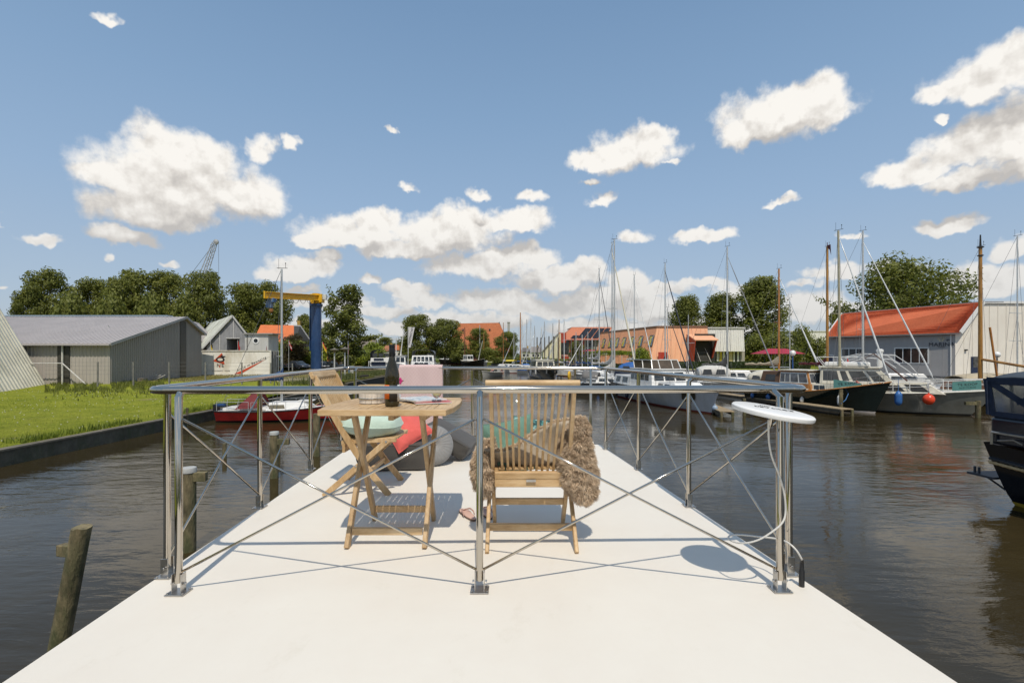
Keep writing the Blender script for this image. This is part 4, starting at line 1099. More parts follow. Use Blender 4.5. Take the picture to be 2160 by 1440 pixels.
mb = MB(); mb.lathe([(.01, 0), (.31, 0), (.31, .03), (.01, .03)], 28, (pcx, 69.99, pcz), rx90); build(mb, 'porthole_glass', DARKGLASS, w_)

# ------------------------------------------------------------ container with lettering
A = Vector((X(425, 62), 62, .90)); B_ = Vector((X(571, 62.9), 62.9, .90)); H = Z(739, 62)-.9
ct = thing('shipping_container', 'stained white shipping container with a red logo and Dutch lettering', 'container', (*A[:2], .9))
CONT = M('container_white', (.82, .79, .71), .6, var=.06, vs=.5, dirt=(.48, .41, .28), ds=.55, lo=.5, hi=.78)
dr = (B_-A).normalized(); ino = Vector((-dr.y, dr.x, 0)); W_ = 2.5
mb = MB(); q = [A, B_, B_+ino*W_, A+ino*W_]; mb.prism(q, (0, 0, H)); build(mb, 'body', CONT, ct)
mb = MB()
for p in q: mb.box(p+Vector((0, 0, H/2)), (.2, .2, H+.04), Matrix.Rotation(math.atan2(dr.y, dr.x), 3, 'Z'))
for a, b in ((A, B_), (B_, B_+ino*W_)):
    for zz_ in (.08, H-.04): mb.bar(a+Vector((0, 0, zz_)), b+Vector((0, 0, zz_)), .14, .15)
build(mb, 'corner_frame', M('container_frame', (.66, .64, .57), .6, var=.08, dirt=(.4, .34, .25)), ct)
mb = MB(); eo = dr*.03
for i in range(9):
    p = B_+ino*(W_*(i+.5)/9)+eo; mb.box(p+Vector((0, 0, H/2)), (.08, .1, H-.3), Matrix.Rotation(math.atan2(dr.y, dr.x), 3, 'Z'))
build(mb, 'end_doors', M('door_dark', (.14, .13, .12), .6, var=.2), ct)
mb = MB()
for f in (.3, .42, .62, .75):
    p = B_+ino*(W_*f)+eo*2.6; mb.tube([p+Vector((0, 0, .15)), p+Vector((0, 0, H-.12))], .03, 8)
build(mb, 'lock_bars', M('bar_grey', (.5, .48, .45), .5), ct)
Q = [A, B_, B_+Vector((0, 0, H)), A+Vector((0, 0, H))]
RED = M('logo_red', (.62, .07, .015), .6, var=.08); BLK = M('letter_black', (.02, .02, .02), .6)
def uv(px, py): return ((px-425)/146, 1-(py-739)/52)
def wallpoly(pts, off, th=.012):
    m4 = [on_wall(Q, *uv(*p), off=off).to_translation() for p in pts]; n = (B_-A).cross(Vector((0, 0, 1))).normalized()
    mb = MB(); mb.prism(m4, n*th); return mb
build(wallpoly([(468, 744), (473.5, 768), (449.5, 761)], .02), 'logo_triangle', RED, ct)
cx_, cy_ = 464.5, 758
ringp = []
def ellp(rx, ry, n=28): return [(cx_+rx*math.cos(2*math.pi*i/n), cy_+ry*math.sin(2*math.pi*i/n)) for i in range(n)]
build(wallpoly(ellp(9.0, 5.4), .034), 'logo_ring', BLK, ct); build(wallpoly(ellp(5.6, 2.9), .048), 'logo_ring_centre', CONT, ct)
build(wallpoly([(464, 751), (470, 747.2), (468, 750), (476, 751), (471, 754)], .036), 'logo_cap', BLK, ct)
def txt(s, px, py, h, mat, name, sp=1, sh=0, rot=0, off=.022):
    m4 = on_wall(Q, *uv(px, py), off=off) @ Matrix.Rotation(R(rot), 4, 'Z'); build(text_mb(s, h*62/1020, m4, .006, sp, sh), name, mat, ct)
txt('NE', 464.5, 770.8, 10.5, BLK, 'lettering', 1.25); 
build(wallpoly([(461.5, 767.5), (464.5, 774), (462, 774)], .034), 'logo_slash', RED, ct)
txt('Altijd in Beweging...', 533, 766, 7.2, BLK, 'slogan', 1.22, .25, 25.5)
build(wallpoly([(494, 788), (508, 788), (560, 757.5), (512, 780)], .02), 'red_swoosh', RED, ct)
txt('Hoveniersbedrijf   Montage', 466, 781.5, 3.1, M('faint_print', (.22, .20, .17), .7), 'small_print', 1.05)

# ------------------------------------------------------------ left A-frame building
af = thing('ribbed_a_frame', 'steep cream ribbed metal roof of an A-frame shed at the left edge', 'shed', (-44, 38, .8))
b1, b2 = Vector((X(97, 43), 43, .75)), Vector((-34.5, 27, .6)); a1 = Vector((-49.5, 43.3, Z(655, 43.3)+4.6)); a2 = a1+(b2-b1)
t1 = P(0, 655, 43.2); up_ = (t1-b1)*1.9; a1 = b1+up_; a2 = b2+up_
mb = MB(); mb.prism([b1, a1, a2, b2], (-.12, 0, -.05))
nn = (b2-b1).cross(up_).normalized()
if nn.x < 0: nn = -nn
for i in range(34):
    t = (i+.2)/34; a = b1.lerp(b2, t)+nn*.05; mb.bar(a, a+up_, .14, .10, up=nn)
CREAM = M('cream_ribbed', (.58, .56, .47), .5, .1, var=.07, vs=.4, dirt=(.38, .37, .30), ds=.5)
build(mb, 'roof_slope', CREAM, af)
c1 = Vector((2*a1.x-b1.x, b1.y, b1.z)); c2 = Vector((2*a2.x-b2.x, b2.y, b2.z))
mb = MB(); mb.prism([c1, a1, a2, c2], (.12, 0, -.05)); build(mb, 'rear_roof_slope', CREAM, af)
for p, q, w, dy in ((b1, a1, c1, -.4), (b2, a2, c2, .4)):
    mb = MB(); o_ = Vector((0, dy, -.1)); mb.prism([p+o_, q+o_, w+o_], (0, dy*.3, 0)); build(mb, 'end_wall', CREAM, af)
mb = MB(); mb.bar(b1+Vector((0, 0, -.25)), b2+Vector((0, 0, -.25)), .3, .3); build(mb, 'plinth', M('dark_plinth', (.04, .035, .03), .9), af)

# ------------------------------------------------------------ wire fence in front of the warehouse
wf = thing('wire_fence', 'thin wire fence on grey posts between the lawn and the warehouse', 'fence', (X(206, 42), 42, .9))
PG = M('post_grey', (.22, .21, .19), .8, var=.2)
pp = []
for (px, pt_, pb_) in ((206, 763, 812), (281.5, 763, 809), (357, 763, 811), (433.5, 764, 803), (510, 764, 800), (571, 765, 797), (617, 766, 800)):
    y = 41 if px < 400 else 41+(px-400)*.02
    x = X(px, y); mb = MB(); mb.box((x, y, (.8+Z(pt_, y))/2), (.09, .09, Z(pt_, y)-.8)); build(mb, 'post', PG, wf); pp.append((x, y, Z(pt_, y)))
mb = MB(); pp = [(X(95, 41), 41, Z(763, 41))]+pp
for k in (.04, .35, .7, 1.05):
    for a, b in zip(pp[:-1], pp[1:]): mb.tube([(a[0], a[1], a[2]-k), (b[0], b[1], b[2]-k)], .007, 4)
build(mb, 'wire', WIREM, wf)
bt = thing('white_tube_frame', 'white tubular stay and rail standing in front of the dark door panels', 'frame', (X(131.5, 42.9), 42.9, .9))
mb = MB(); a = P(131.5, 766, 42.8); mb.tube([(a.x-6.3, a.y, a.z), a], .04, 6); build(mb, 'top_tube', M('tube_white', (.62, .6, .56), .5), bt)
mb = MB(); mb.tube([a, (X(182, 42.8), 42.8, .9)], .05, 6); mb.tube([a, (a.x, a.y, .8)], .05, 6); build(mb, 'stay', M('tube_white', (.62, .6, .56), .5), bt)
# ------------------------------------------------------------ boats
def hull_fns(L, B, zs, tw=.75, full=2.3, rake=.6, flare=.86, sternrake=0.):
    z0, zm, z1 = zs
    def half(t):
        f = tw+(1-tw)*math.sin(min(1, t/.45)*math.pi/2) if t < .45 else max(0., 1-((t-.45)/.55)**full)
        return B/2*f
    def sheer(t):
        return zm+(z1-zm)*((t-.38)/.62)**2 if t > .38 else zm+(z0-zm)*((.38-t)/.38)**2
    def pt(t, v, s):
        # v: 0 keel .. 1 sheer
        zt = sheer(t); zb = -.35
        z = zb+(zt-zb)*v
        w = half(t); k = max(0, min(1, (z+.35)/(zt+.35)))
        prof = flare*(k**.35) if k < .45 else flare*(.45**.35)+(1-flare*(.45**.35))*((k-.45)/.55)
        x = L*t+rake*(t**5)*((z/zt) if z > 0 else z*.6)-sternrake*(1-t)**6*((1-(1-min(1, z/zt))**2) if z > 0 else z*2)
        return Vector((x, s*w*prof, z))
    return half, sheer, pt
def hull(o, L, B, zs, mat, stripe=None, deckm=None, railm=None, smooth=True, **kw):
    half, sheer, pt = hull_fns(L, B, zs, **kw); n = 26
    mb = MB(); vsn = 9
    for s in (-1, 1): 
        m2 = MB(); m2.grid(lambda u, v: pt(u, v, s), n, vsn)
        if s < 0: m2.f = [tuple(reversed(f)) for f in m2.f]
        mb.merge(m2)
    m2 = MB(); m2.grid(lambda u, v: pt(0, v, 2*u-1), 4, vsn); mb.merge(m2)
    build(mb, 'hull', mat, o, local=True, smooth=smooth, auto=35)
    if stripe:
        mb = MB()
        for s in (-1, 1):
            def sp(u, v):
                zt = sheer(u); k0 = (.35-.02)/(zt+.35); k1 = (.35+.10)/(zt+.35); p = pt(u, k0+(k1-k0)*v, s); p.y += s*.012; p.x += .012*u; return p
            m2 = MB(); m2.grid(sp, n, 1); mb.merge(m2)
        m2 = MB(); m2.grid(lambda u, v: pt(0, (.33+.12*v)/(sheer(0)+.35), 2*u-1)-Vector((.012, 0, 0)), 2, 1); mb.merge(m2)
        build(mb, 'waterline_stripe', stripe, o, local=True)
    mb = MB(); mb.grid(lambda u, v: Vector((pt(u, 1, 0).x, half(u)*.985*(2*v-1), sheer(u)-.05+.06*(1-(2*v-1)**2))), n, 4)
    build(mb, 'deck', deckm or WHITEP, o, local=True, smooth=True)
    if railm:
        mb = MB()
        for s in (-1, 1): mb.tube([pt(i/n, 1, s)+Vector((0, s*.01, 0)) for i in range(n+1)], .035, 8)
        mb.tube([pt(0, 1, -1), pt(0, 1, 1)], .035, 8)
        build(mb, 'rub_rail', railm, o, local=True, smooth=True)
    return half, sheer, pt
def cabin(o, name, x0, x1, z0, z1, w0, w1, fr, br, mat, wins=(), wm=None, front=0, back=0, roof=.0, roofm=None, framem=None, wv=(.3, .82), th=.02):
    """trapezoid deckhouse: x0..x1 at the base, leaning by br/fr at the top; wins = (u0,u1) list along each side"""
    q = {}
    for s in (-1, 1):
        q[s] = [Vector((x0, s*w0/2, z0)), Vector((x1, s*w0/2, z0)), Vector((x1-fr, s*w1/2, z1)), Vector((x0+br, s*w1/2, z1))]
    vs = q[-1]+q[1]
    mb = MB(); mb.add(vs, [(0, 1, 2, 3), (4, 7, 6, 5), (1, 5, 6, 2), (4, 0, 3, 7), (3, 2, 6, 7), (0, 4, 5, 1)])
    c = build(mb, name, mat, o, local=True, bevel=.03)
    def pane(qd, u0, u1, v0, v1):
        if framem:
            mb = MB(); du = .02; mb.panel(qd, u0-du, u1+du, v0-.06, v1+.06, .008, th); f = build(mb, 'window_frame', framem, o, local=True)
        mb = MB(); mb.panel(qd, u0, u1, v0, v1, .018, th); build(mb, 'window', wm or DARKGLASS, o, local=True)
    for u0, u1 in wins:
        pane(q[-1], u0, u1, *wv)
        pane([q[1][1], q[1][0], q[1][3], q[1][2]], 1-u1, 1-u0, *wv)
    fq = [q[-1][1], q[1][1], q[1][2], q[-1][2]]
    for i in range(front):
        u0 = .05+i*.9/front; pane(fq, u0+.02, u0+.9/front-.02, *wv)
    bq = [q[1][0], q[-1][0], q[-1][3], q[1][3]]
    for i in range(back):
        u0 = .08+i*.84/back; pane(bq, u0+.02, u0+.84/back-.02, *wv)
    if roof:
        mb = MB(); mb.prism([(x0+br-roof, -w1/2-roof, z1+.0), (x1-fr+roof*1.3, -w1/2-roof, z1), (x1-fr+roof*1.3, w1/2+roof, z1), (x0+br-roof, w1/2+roof, z1)], (0, 0, .07)); build(mb, 'cabin_roof', roofm or WHITEP, o, local=True, bevel=.02)
    return q
def guard(o, pt, sheer, t0, t1, h, n=7, mat=STEEL_B, inset=.93, mid=True, front=True, r=.013):
    mb = MB(); top = {}
    for s in (-1, 1):
        if s > 0 and not front: build(mb, 'guard_rail', mat, o, local=True); mb = MB()
        top[s] = []
        for i in range(n+1):
            t = t0+(t1-t0)*i/n; p = pt(t, 1, s); p.y *= inset; a = p.copy(); a.z += h; mb.tube([p, a], r, 6); top[s].append(a)
        mb.tube(top[s], r, 6)
        if mid: mb.tube([a-Vector((0, 0, h*.45)) for a in top[s]], r*.6, 5)
    if front: mb.tube([top[-1][-1], Vector((pt(t1, 1, 1).x+.25, 0, top[1][-1].z)), top[1][-1]], r, 6)
    build(mb, 'guard_rail', mat, o, local=True)
def mastset(o, x, z0, zt, r=.07, mat=ALU, boom=None, cover=None, furl=None, furlm=None, spread=(.55,), stern=None, lean=0., stays=True, L=8, peak=.5, topkit=True, r2=None, wr=.010, back=True, side=1.2):
    mb = MB(); top = Vector((x-lean, 0, zt)); mb.tube([(x, 0, z0), top], r, 10, r2 or r*.75); build(mb, 'mast', mat, o, local=True, smooth=True, auto=40)
    mb = MB()
    for f in spread:
        c = Vector((x, 0, z0)).lerp(top, f); mb.tube([c+Vector((-.1, -side*.62, .03)), c, c+Vector((-.1, side*.62, .03))], .022, 6)
    if spread: build(mb, 'spreader', mat, o, local=True)
    if topkit:
        mb = MB(); mb.tube([top+Vector((-.25, 0, .05)), top+Vector((.3, 0, .05))], .015, 5); mb.tube([top+Vector((.2, 0, .05)), top+Vector((.2, 0, .3))], .01, 5); mb.tube([top+Vector((-.15, 0, 0)), top+Vector((-.15, 0, .55))], .008, 5)
        mb.ball(top+Vector((.2, 0, .32)), .035, 6, 4); build(mb, 'masthead_gear', BLACKP, o, local=True)
    if stays:
        mb = MB()
        fb = [c for c in [Vector((x, 0, z0)).lerp(top, f) for f in spread]]
        for s in (-1, 1):
            base = Vector((x-.25, s*side, z0-.3))
            if fb: mb.tube([top, fb[-1]+Vector((-.1, s*side*.62, 0)), base], wr, 4); mb.tube([fb[-1]+Vector((0, 0, -.15)), base+Vector((.2, 0, 0))], wr, 4)
            else: mb.tube([top, base], wr, 4)
        if back: mb.tube([top, (stern if stern else (.1, 0, z0-.2))], wr, 4)
        build(mb, 'stays', WIREM, o, local=True)
    if furl:
        fx, fz, frac, fr = furl; a = Vector((fx, 0, fz)); b = Vector((x, 0, z0)).lerp(top, frac)
        mb = MB(); mb.tube([a, a.lerp(b, .04), a.lerp(b, .3), a.lerp(b, .85), b], [fr*.3, fr, fr*1.05, fr*.6, fr*.25], 8); build(mb, 'furled_jib', furlm or ALUW, o, local=True, smooth=True)
    if boom:
        bl_, bz = boom; mb = MB(); mb.tube([(x, 0, bz), (x-bl_, 0, bz-.02)], .045, 8); build(mb, 'boom', mat, o, local=True)
        if cover:
            mb = MB(); n = 18
            def cf(u, v):
                a = 2*math.pi*v; xx = x+.08-(bl_+.02)*u
                hgt = .16+.10*math.sin(u*9)**2*.3+peak*math.exp(-u*7)+.08*mnoise.noise(Vector((u*8, 1, 2)))
                wv_ = .11*(1-.3*u)
                return Vector((xx, wv_*math.cos(a), bz+.02+hgt*(.45+.55*math.sin(a))-.06+.02*math.sin(u*40+a*2)))
            mb.grid(cf, n, 10); build(mb, 'sail_cover', cover, o, local=True, smooth=True)
def boat(name, label, cat, s, b, group=None):
    """empty at the stern on the waterline, local x axis pointing to the bow; s,b world xy of waterline stern/bow"""
    s = Vector((s[0], s[1])); b = Vector((b[0], b[1])); d = b-s
    o = thing(name, label, cat, (s.x, s.y, 0), math.atan2(d.y, d.x), group); return o, d.length
def gxy(px, py): v = G(px, py, 0); return (v.x, v.y)
def fender(label, pos, L, r, mat, round_=False, rope=.5, ropem=None):
    o = thing('mooring_buoy' if round_ else 'fender', label, 'fender', (pos.x, pos.y, pos.z-L/2))
    mb = MB()
    if round_: mb.ball(pos, (r, r, r*1.08), 20, 14); mb.lathe([(.05, 0), (.04, .1)], 10, (pos.x, pos.y, pos.z+r*.98))
    else: mb.lathe([(.02, -L/2-.03), (r*.6, -L/2+.02), (r*.95, -L/2+r*.7), (r, -L/2+r*1.2), (r, L/2-r*1.2), (r*.95, L/2-r*.7), (r*.6, L/2-.02), (.03, L/2+.05)], 16, pos)
    build(mb, 'fender_body', mat, o, smooth=True, auto=50)
    mb = MB(); mb.tube([pos+Vector((0, 0, L/2)), pos+Vector((0, 0, L/2+rope))], .014, 6); build(mb, 'fender_line', ropem or MATS['fender_rope'], o)
    return o
M('fender_rope', (.15, .17, .22), .8)
BLUEF = M('blue_vinyl', (.035, .13, .36), .35, var=.15, vs=5); NAVYF = M('navy_vinyl', (.012, .02, .05), .35); WHITEF = M('white_vinyl', (.72, .71, .68), .4, dirt=(.5, .48, .4)); REDF = M('red_vinyl', (.75, .065, .02), .3)
BLUEROPE = M('blue_rope', (.06, .17, .38), .8)
GREYH = M('pale_grey_hull', (.46, .46, .47), .3, var=.06, dirt=(.36, .35, .32), ds=.8, coat=.3)
REDBOT = M('red_antifoul', (.20, .025, .015), .6, var=.2); BLKH = M('black_hull', (.010, .012, .012), .18, coat=.5, var=.2); WOODW = MATS['varnished_wood']
OFFW = M('cream_paint', (.64, .60, .50), .35, var=.06, dirt=(.45, .42, .33)); CLOTHW = M('canvas_grey_white', (.50, .48, .44), .8, var=.12, bmp=.5, bs=8, bdist=.05)

# --- red and white sailing boat by the lawn
RB = M('red_hull', (.78, .04, .04), .25, coat=.3, var=.1, vs=1.2, dirt=(.50, .03, .03))
d0 = 25.9
o, L = boat('red_sailboat', 'small red hulled sailing boat with a white deck moored by the lawn', 'sailboat', (X(463, d0), d0), (X(722, d0+1.1), d0+1.1))
half, sheer, pt = hull(o, L, 2.3, (.62, .60, .92), RB, M('black_boot', (.015, .012, .012), .5), WHITEP, M('black_rubber', (.02, .02, .02), .6), rake=.55, tw=.62, flare=.8)
cabin(o, 'coach_roof', L*.40, L*.78, .60, 1.02, 1.55, 1.15, .55, .12, WHITEP, [(.06, .42)], M('smoked_window', (.16, .14, .09), .15, var=.2), wv=(.25, .7))
mb = MB(); mb.prism([(L*.06, -.62, .62), (L*.40, -.62, .62), (L*.40, .62, .62), (L*.06, .62, .62)], (0, 0, .16)); build(mb, 'cockpit_coaming', WHITEP, o, local=True, bevel=.03)
mb = MB(); mb.box((L*.70, 0, 1.06), (.8, .7, .07)); build(mb, 'deck_hatch', WHITEP, o, local=True, bevel=.02)
mx = (X(597, d0+.6)-X(463, d0)); mastset(o, mx, 1.0, Z(567, 26.4), .07, ALU, boom=(2.65, Z(806, 26.4)+.16), cover=BLUEC, furl=None, spread=(.34,), L=L, peak=.55, side=.85, wr=.012)
mb = MB(); # maroon cockpit tent hanging from the boom
bz = Z(806, 26.4)
mb.add([(mx-.95, 0, bz-.35), (mx-1.3, 0, bz-.4), (mx-2.05, -.9, .72), (mx-.85, -.95, .80), (mx-2.05, .9, .72), (mx-.85, .95, .80)], [(0, 3, 2, 1), (0, 1, 4, 5)])
build(mb, 'cockpit_tent', M('maroon_canvas', (.15, .02, .02), .8, var=.2, bmp=.5, bs=6, bdist=.05), o, local=True, solid=.01)
guard(o, pt, sheer, .02, .28, .5, 3, mat=ALU, mid=False, front=False); guard(o, pt, sheer, .3, .97, .48, 5, mat=ALU, mid=False, r=.011)
mb = MB(); mb.box((-.18, .1, .75), (.28, .26, .34)); mb.box((-.22, .1, .35), (.10, .10, .6)); mb.tube([(-.1, .1, .8), (.35, .25, .85)], .02, 6); build(mb, 'outboard_motor', BLACKP, o, local=True, bevel=.04)
mb = MB(); mb.box((.18, -.3, .92), (.45, .3, .16)); build(mb, 'stowed_dinghy_bag', BLUEC, o, local=True, bevel=.05)
mb = MB(); pts = [pt(.72, 1, -1)+Vector((0, .2, .12)), pt(.76, 1, -1)+Vector((0, -.02, .08)), pt(.8, 1, -1)+Vector((0, .3, .25))]; mb.tube(pts, .02, 6); build(mb, 'mooring_line', ROPE, o, local=True)

# --- big navy cruiser on the near right (its stern is in view)
NAVYH = M('navy_hull', (.009, .012, .020), .14, coat=.6, var=.15)
rzb = math.atan2(-1, .094)
o = thing('navy_cruiser', 'dark navy cruiser with a zipped canvas hood at the right edge', 'motor cruiser', (12.86, 11.62, 0), rzb)
Lb, Bb = 10.5, 3.5
half, sheer, pt = hull(o, Lb, Bb, (1.52, 1.35, 1.9), NAVYH, M('yellow_line', (.62, .42, .05), .5), M('teak_deck', (.16, .08, .04), .6), None, tw=.93, flare=.94, sternrake=.06, rake=1.)
mb = MB()
for s in (-1, 1):
    pts = []
    for i in range(60):
        t = i/60*.8; p = pt(t, .74, s); pts.append(p+Vector((0, s*.05, 0)))
    for ph in (0, math.pi, math.pi/2, 1.5*math.pi):
        mb.tube([p+Vector((0, .022*math.cos(i*1.9+ph), .022*math.sin(i*1.9+ph))) for i, p in enumerate(pts)], .024, 6)
for ph in (0, math.pi): mb.tube([pt(0, .74, -1+2*i/24)+Vector((-.05+.02*math.cos(i*1.9+ph), 0, .02*math.sin(i*1.9+ph))) for i in range(25)], .028, 6)
build(mb, 'rope_fender', M('light_rope', (.58, .40, .20), .8, var=.2, vs=15), o, local=True, smooth=True)
mb = MB()
for s in (-1, 1): mb.tube([pt(i/20, .79, s)+Vector((0, s*.02, 0)) for i in range(21)], .035, 6)
build(mb, 'rubbing_strake', NAVYH, o, local=True)
mb = MB(); mb.prism([(.05, -Bb/2*.9, 1.5), (3.9, -Bb/2*.93, 1.48), (3.9, Bb/2*.93, 1.48), (.05, Bb/2*.9, 1.5)], (0, 0, .62)); build(mb, 'cockpit_coaming', NAVYH, o, local=True, bevel=.05)
mb = MB(); mb.prism([(.12, -Bb/2*.90, 2.1), (3.7, -Bb/2*.92, 2.1), (3.7, Bb/2*.92, 2.1), (.12, Bb/2*.9, 2.1)], (0, 0, .10)); build(mb, 'canvas_skirt', NAVYC, o, local=True, bevel=.03)
def hood(u, v):   # u along, v across, arched roof
    x = -.02+3.9*u; a = math.pi*(v-.5); w = 1.60
    z = 3.06+.26*math.sin(math.pi*min(1, .25+u*.75))-.20*abs(math.sin(a))**3-.05*(1-u)
    return Vector((x, w*math.sin(a)*1.0, z+.03*math.sin(u*14)*abs(math.sin(a))))
mb = MB(); mb.grid(hood, 20, 16); build(mb, 'canvas_roof', M('hood_canvas', (.045, .058, .075), .75, var=.15, bmp=.3, bs=6, bdist=.04), o, local=True, smooth=True, solid=.025)
zb, ztp = 2.18, 2.98; ys_ = 1.60
PVC = clearglass('clear_pvc', (.75, .76, .75)); PVC.node_tree.nodes['Principled BSDF'].inputs['Transmission Weight'].default_value = .75; PVC.node_tree.nodes['Principled BSDF'].inputs['Base Color'].default_value = (.40, .40, .38, 1)
PVC.node_tree.nodes['Principled BSDF'].inputs['Roughness'].default_value = .12
for s in (-1, 1):
    y = s*ys_
    mb = MB(); mb.add([(.10, y, zb), (3.7, y, zb), (3.85, y, ztp), (.02, y, ztp)], [(0, 1, 2, 3)]); build(mb, 'clear_window', PVC, o, local=True)
    mb = MB()
    for a, b, w in (((.12, zb), (.0, ztp+.05), .16), ((.05, ztp-.02), (1.25, zb+.02), .13), ((1.95, ztp), (.62, zb+.34), .12), ((1.25, zb), (1.35, ztp), .10), ((1.3, zb), (2.55, ztp), .12), ((2.5, zb), (2.6, ztp), .12), ((.1, zb+.03), (3.7, zb+.03), .12), ((0, ztp), (3.85, ztp), .16)):
        mb.bar((a[0], y, a[1]), (b[0], y, b[1]), .03, w, up=(0, 0, 1) if abs(a[0]-b[0]) > .3 else (1, 0, 0))
    build(mb, 'canvas_strips', NAVYC, o, local=True)
mb = MB(); mb.add([(.04, -ys_, zb), (.04, ys_, zb), (.0, ys_, ztp), (.0, -ys_, ztp)], [(0, 1, 2, 3)]); build(mb, 'clear_window', PVC, o, local=True)
mb = MB()
for yy in (-1.58, -.55, .5, 1.58): mb.bar((.03, yy, zb), (.0, yy, ztp), .12, .04, up=(1, 0, 0))
build(mb, 'canvas_strips', NAVYC, o, local=True)
mb = MB(); mb.box((-.42, 0, .62), (.62, 2.6, .05)); mb.tube([(-.1, -1.0, .35), (-.6, -1.0, .6)], .025, 6); mb.tube([(-.1, 1.0, .35), (-.6, 1.0, .6)], .025, 6)
mb.tube([(-.62, -1.2, .65), (-.62, -1.2, .80)], .03, 6); mb.tube([(-.52, -1.2, .65), (-.52, -1.2, .80)], .03, 6); build(mb, 'bathing_platform', M('dark_deck', (.04, .045, .055), .6), o, local=True)
mb = MB()
for s in (-1, 1):
    mb = MB()
    for x_ in (.15, 1.15): mb.tube([(x_, s*1.66, 1.5), (x_, s*1.66, 1.78)], .028, 6)
    mb.tube([(.15, s*1.66, 1.78), (4.2, s*1.68, 1.74)], .028, 6)
    mb.tube([(.28, s*1.66, 1.60), (.62, s*1.67, 1.67), (.8, s*1.67, 1.6)], .018, 6)
    build(mb, 'grab_rail', STEEL_B, o, local=True)
for x_ in (1.0, 2.6):
    mb = MB(); mb.box((x_+.2, -Bb/2*.985, 1.18), (.62, .05, .22)); f = build(mb, 'window_frame', BLACKP, o, local=True)
    mb = MB(); mb.box((x_+.2, -Bb/2*1.0, 1.18), (.46, .05, .16)); build(mb, 'curtained_window', M('curtain_grey', (.22, .21, .19), .4, var=.3, vs=14, stretch=(4, 4, .3)), f, local=True)
cabin(o, 'deckhouse', 4.0, 8.2, 1.45, 2.5, 2.9, 2.5, .9, .1, NAVYH, [(.1, .3), (.36, .56), (.62, .82)])

# --- A grey steel yacht
o, L = boat('grey_motor_yacht', 'pale grey steel motor yacht with a big M-shaped anchor plate on its bow', 'motor yacht', gxy(1322, 835.5), gxy(1500, 873))
half, sheer, pt = hull(o, L, 3.5, (1.25, 1.22, 1.72), GREYH, REDBOT, WHITEP, M('dark_rail', (.04, .035, .03), .5), tw=.88, rake=1.0, flare=.88)
cabin(o, 'aft_cabin', .6, L*.32, 1.2, 1.95, 3.0, 2.7, .1, .25, WHITEP, [(.15, .4), (.55, .85)])
cabin(o, 'wheelhouse', L*.30, L*.62, 1.2, 2.50, 2.95, 2.5, .55, .05, WHITEP, [(.05, .21), (.24, .44), (.47, .67), (.70, .87)], front=3, roof=.10, wv=(.42, .86))
cabin(o, 'fore_cabin', L*.60, L*.84, 1.25, 1.72, 2.3, 1.8, .7, .0, WHITEP, [(.1, .35), (.45, .7)], wv=(.25, .7))
mb = MB(); zf = 2.58; x0, x1 = L*.33, L*.56
for s in (-1, 1):
    mb.bar((x0, s*1.15, zf), (x0-.3, s*1.1, zf+.62), .05, .05); mb.bar((x0-.3, s*1.1, zf+.62), (x1-.35, s*1.0, zf+.62), .05, .05); mb.bar((x1, s*1.1, zf), (x1-.35, s*1.0, zf+.62), .05, .05); mb.bar(((x0+x1)/2, s*1.12, zf), ((x0+x1)/2-.3, s*1.05, zf+.62), .05, .05)
for yy in (-.5, .5): mb.bar((x1, yy, zf), (x1-.35, yy, zf+.62), .05, .05)
mb.bar((x1-.35, -1.0, zf+.62), (x1-.35, 1.0, zf+.62), .05, .05); build(mb, 'flybridge_frame', WHITEP, o, local=True)
mb = MB(); TINT = M('smoke_screen', (.10, .075, .05), .1, var=.2)
mb.add([(x0, -1.14, zf), (x1, -1.09, zf), (x1-.35, -.99, zf+.6), (x0-.3, -1.09, zf+.6)], [(0, 1, 2, 3)]); mb.add([(x1, -1.05, zf), (x1, 1.05, zf), (x1-.35, .97, zf+.6), (x1-.35, -.97, zf+.6)], [(0, 1, 2, 3)]); mb.add([(x0, 1.14, zf), (x1, 1.09, zf), (x1-.35, .99, zf+.6), (x0-.3, 1.09, zf+.6)], [(3, 2, 1, 0)])
build(mb, 'flybridge_screen', TINT, o, local=True)
mb = MB(); mb.box((1.0, 0, 2.15), (.06, 2.2, .62)); mb.box((.2, 0, 2.05), (.06, 2.4, .7)); build(mb, 'navy_dodger', NAVYC, o, local=True)
guard(o, pt, sheer, .02, .97, .62, 9)
for s in (-1, 1):
    mb = MB(); q = []
    for (t, v) in ((.835, .95), (.852, .97), (.868, .80), (.885, .97), (.90, .95), (.905, .62), (.885, .52), (.868, .66), (.85, .52), (.83, .60)):
        p = pt(t, v, s); p.y += s*.05; q.append(p)
    mb.prism(q, (0, s*.02, 0)); build(mb, 'anchor_plate', M('worn_bronze', (.07, .06, .04), .5, .5, var=.3, vs=8), o, local=True)
FA = frame_of(o)
for t, nm in ((.12, 'navy fender nearest the stern of the pale grey yacht'), (.30, 'navy fender second from the stern of the pale grey yacht'), (.47, 'navy fender amidships on the pale grey yacht')):
    for s in (1, -1):
        p = FA @ (pt(t, .72, s)+Vector((0, s*.18, -.12)))
        q_ = FA @ (pt(t, .72, -s)+Vector((0, -s*.18, -.12)))
        if p.length < q_.length: fender(nm, p, .85, .15, NAVYF, rope=.45)
p = FA @ Vector((L+.55, -.1, .42)); fender('small pale blue ball fender under the bow of the grey yacht', p, .3, .16, M('pale_blue_vinyl', (.30, .38, .48), .35), True, .7)

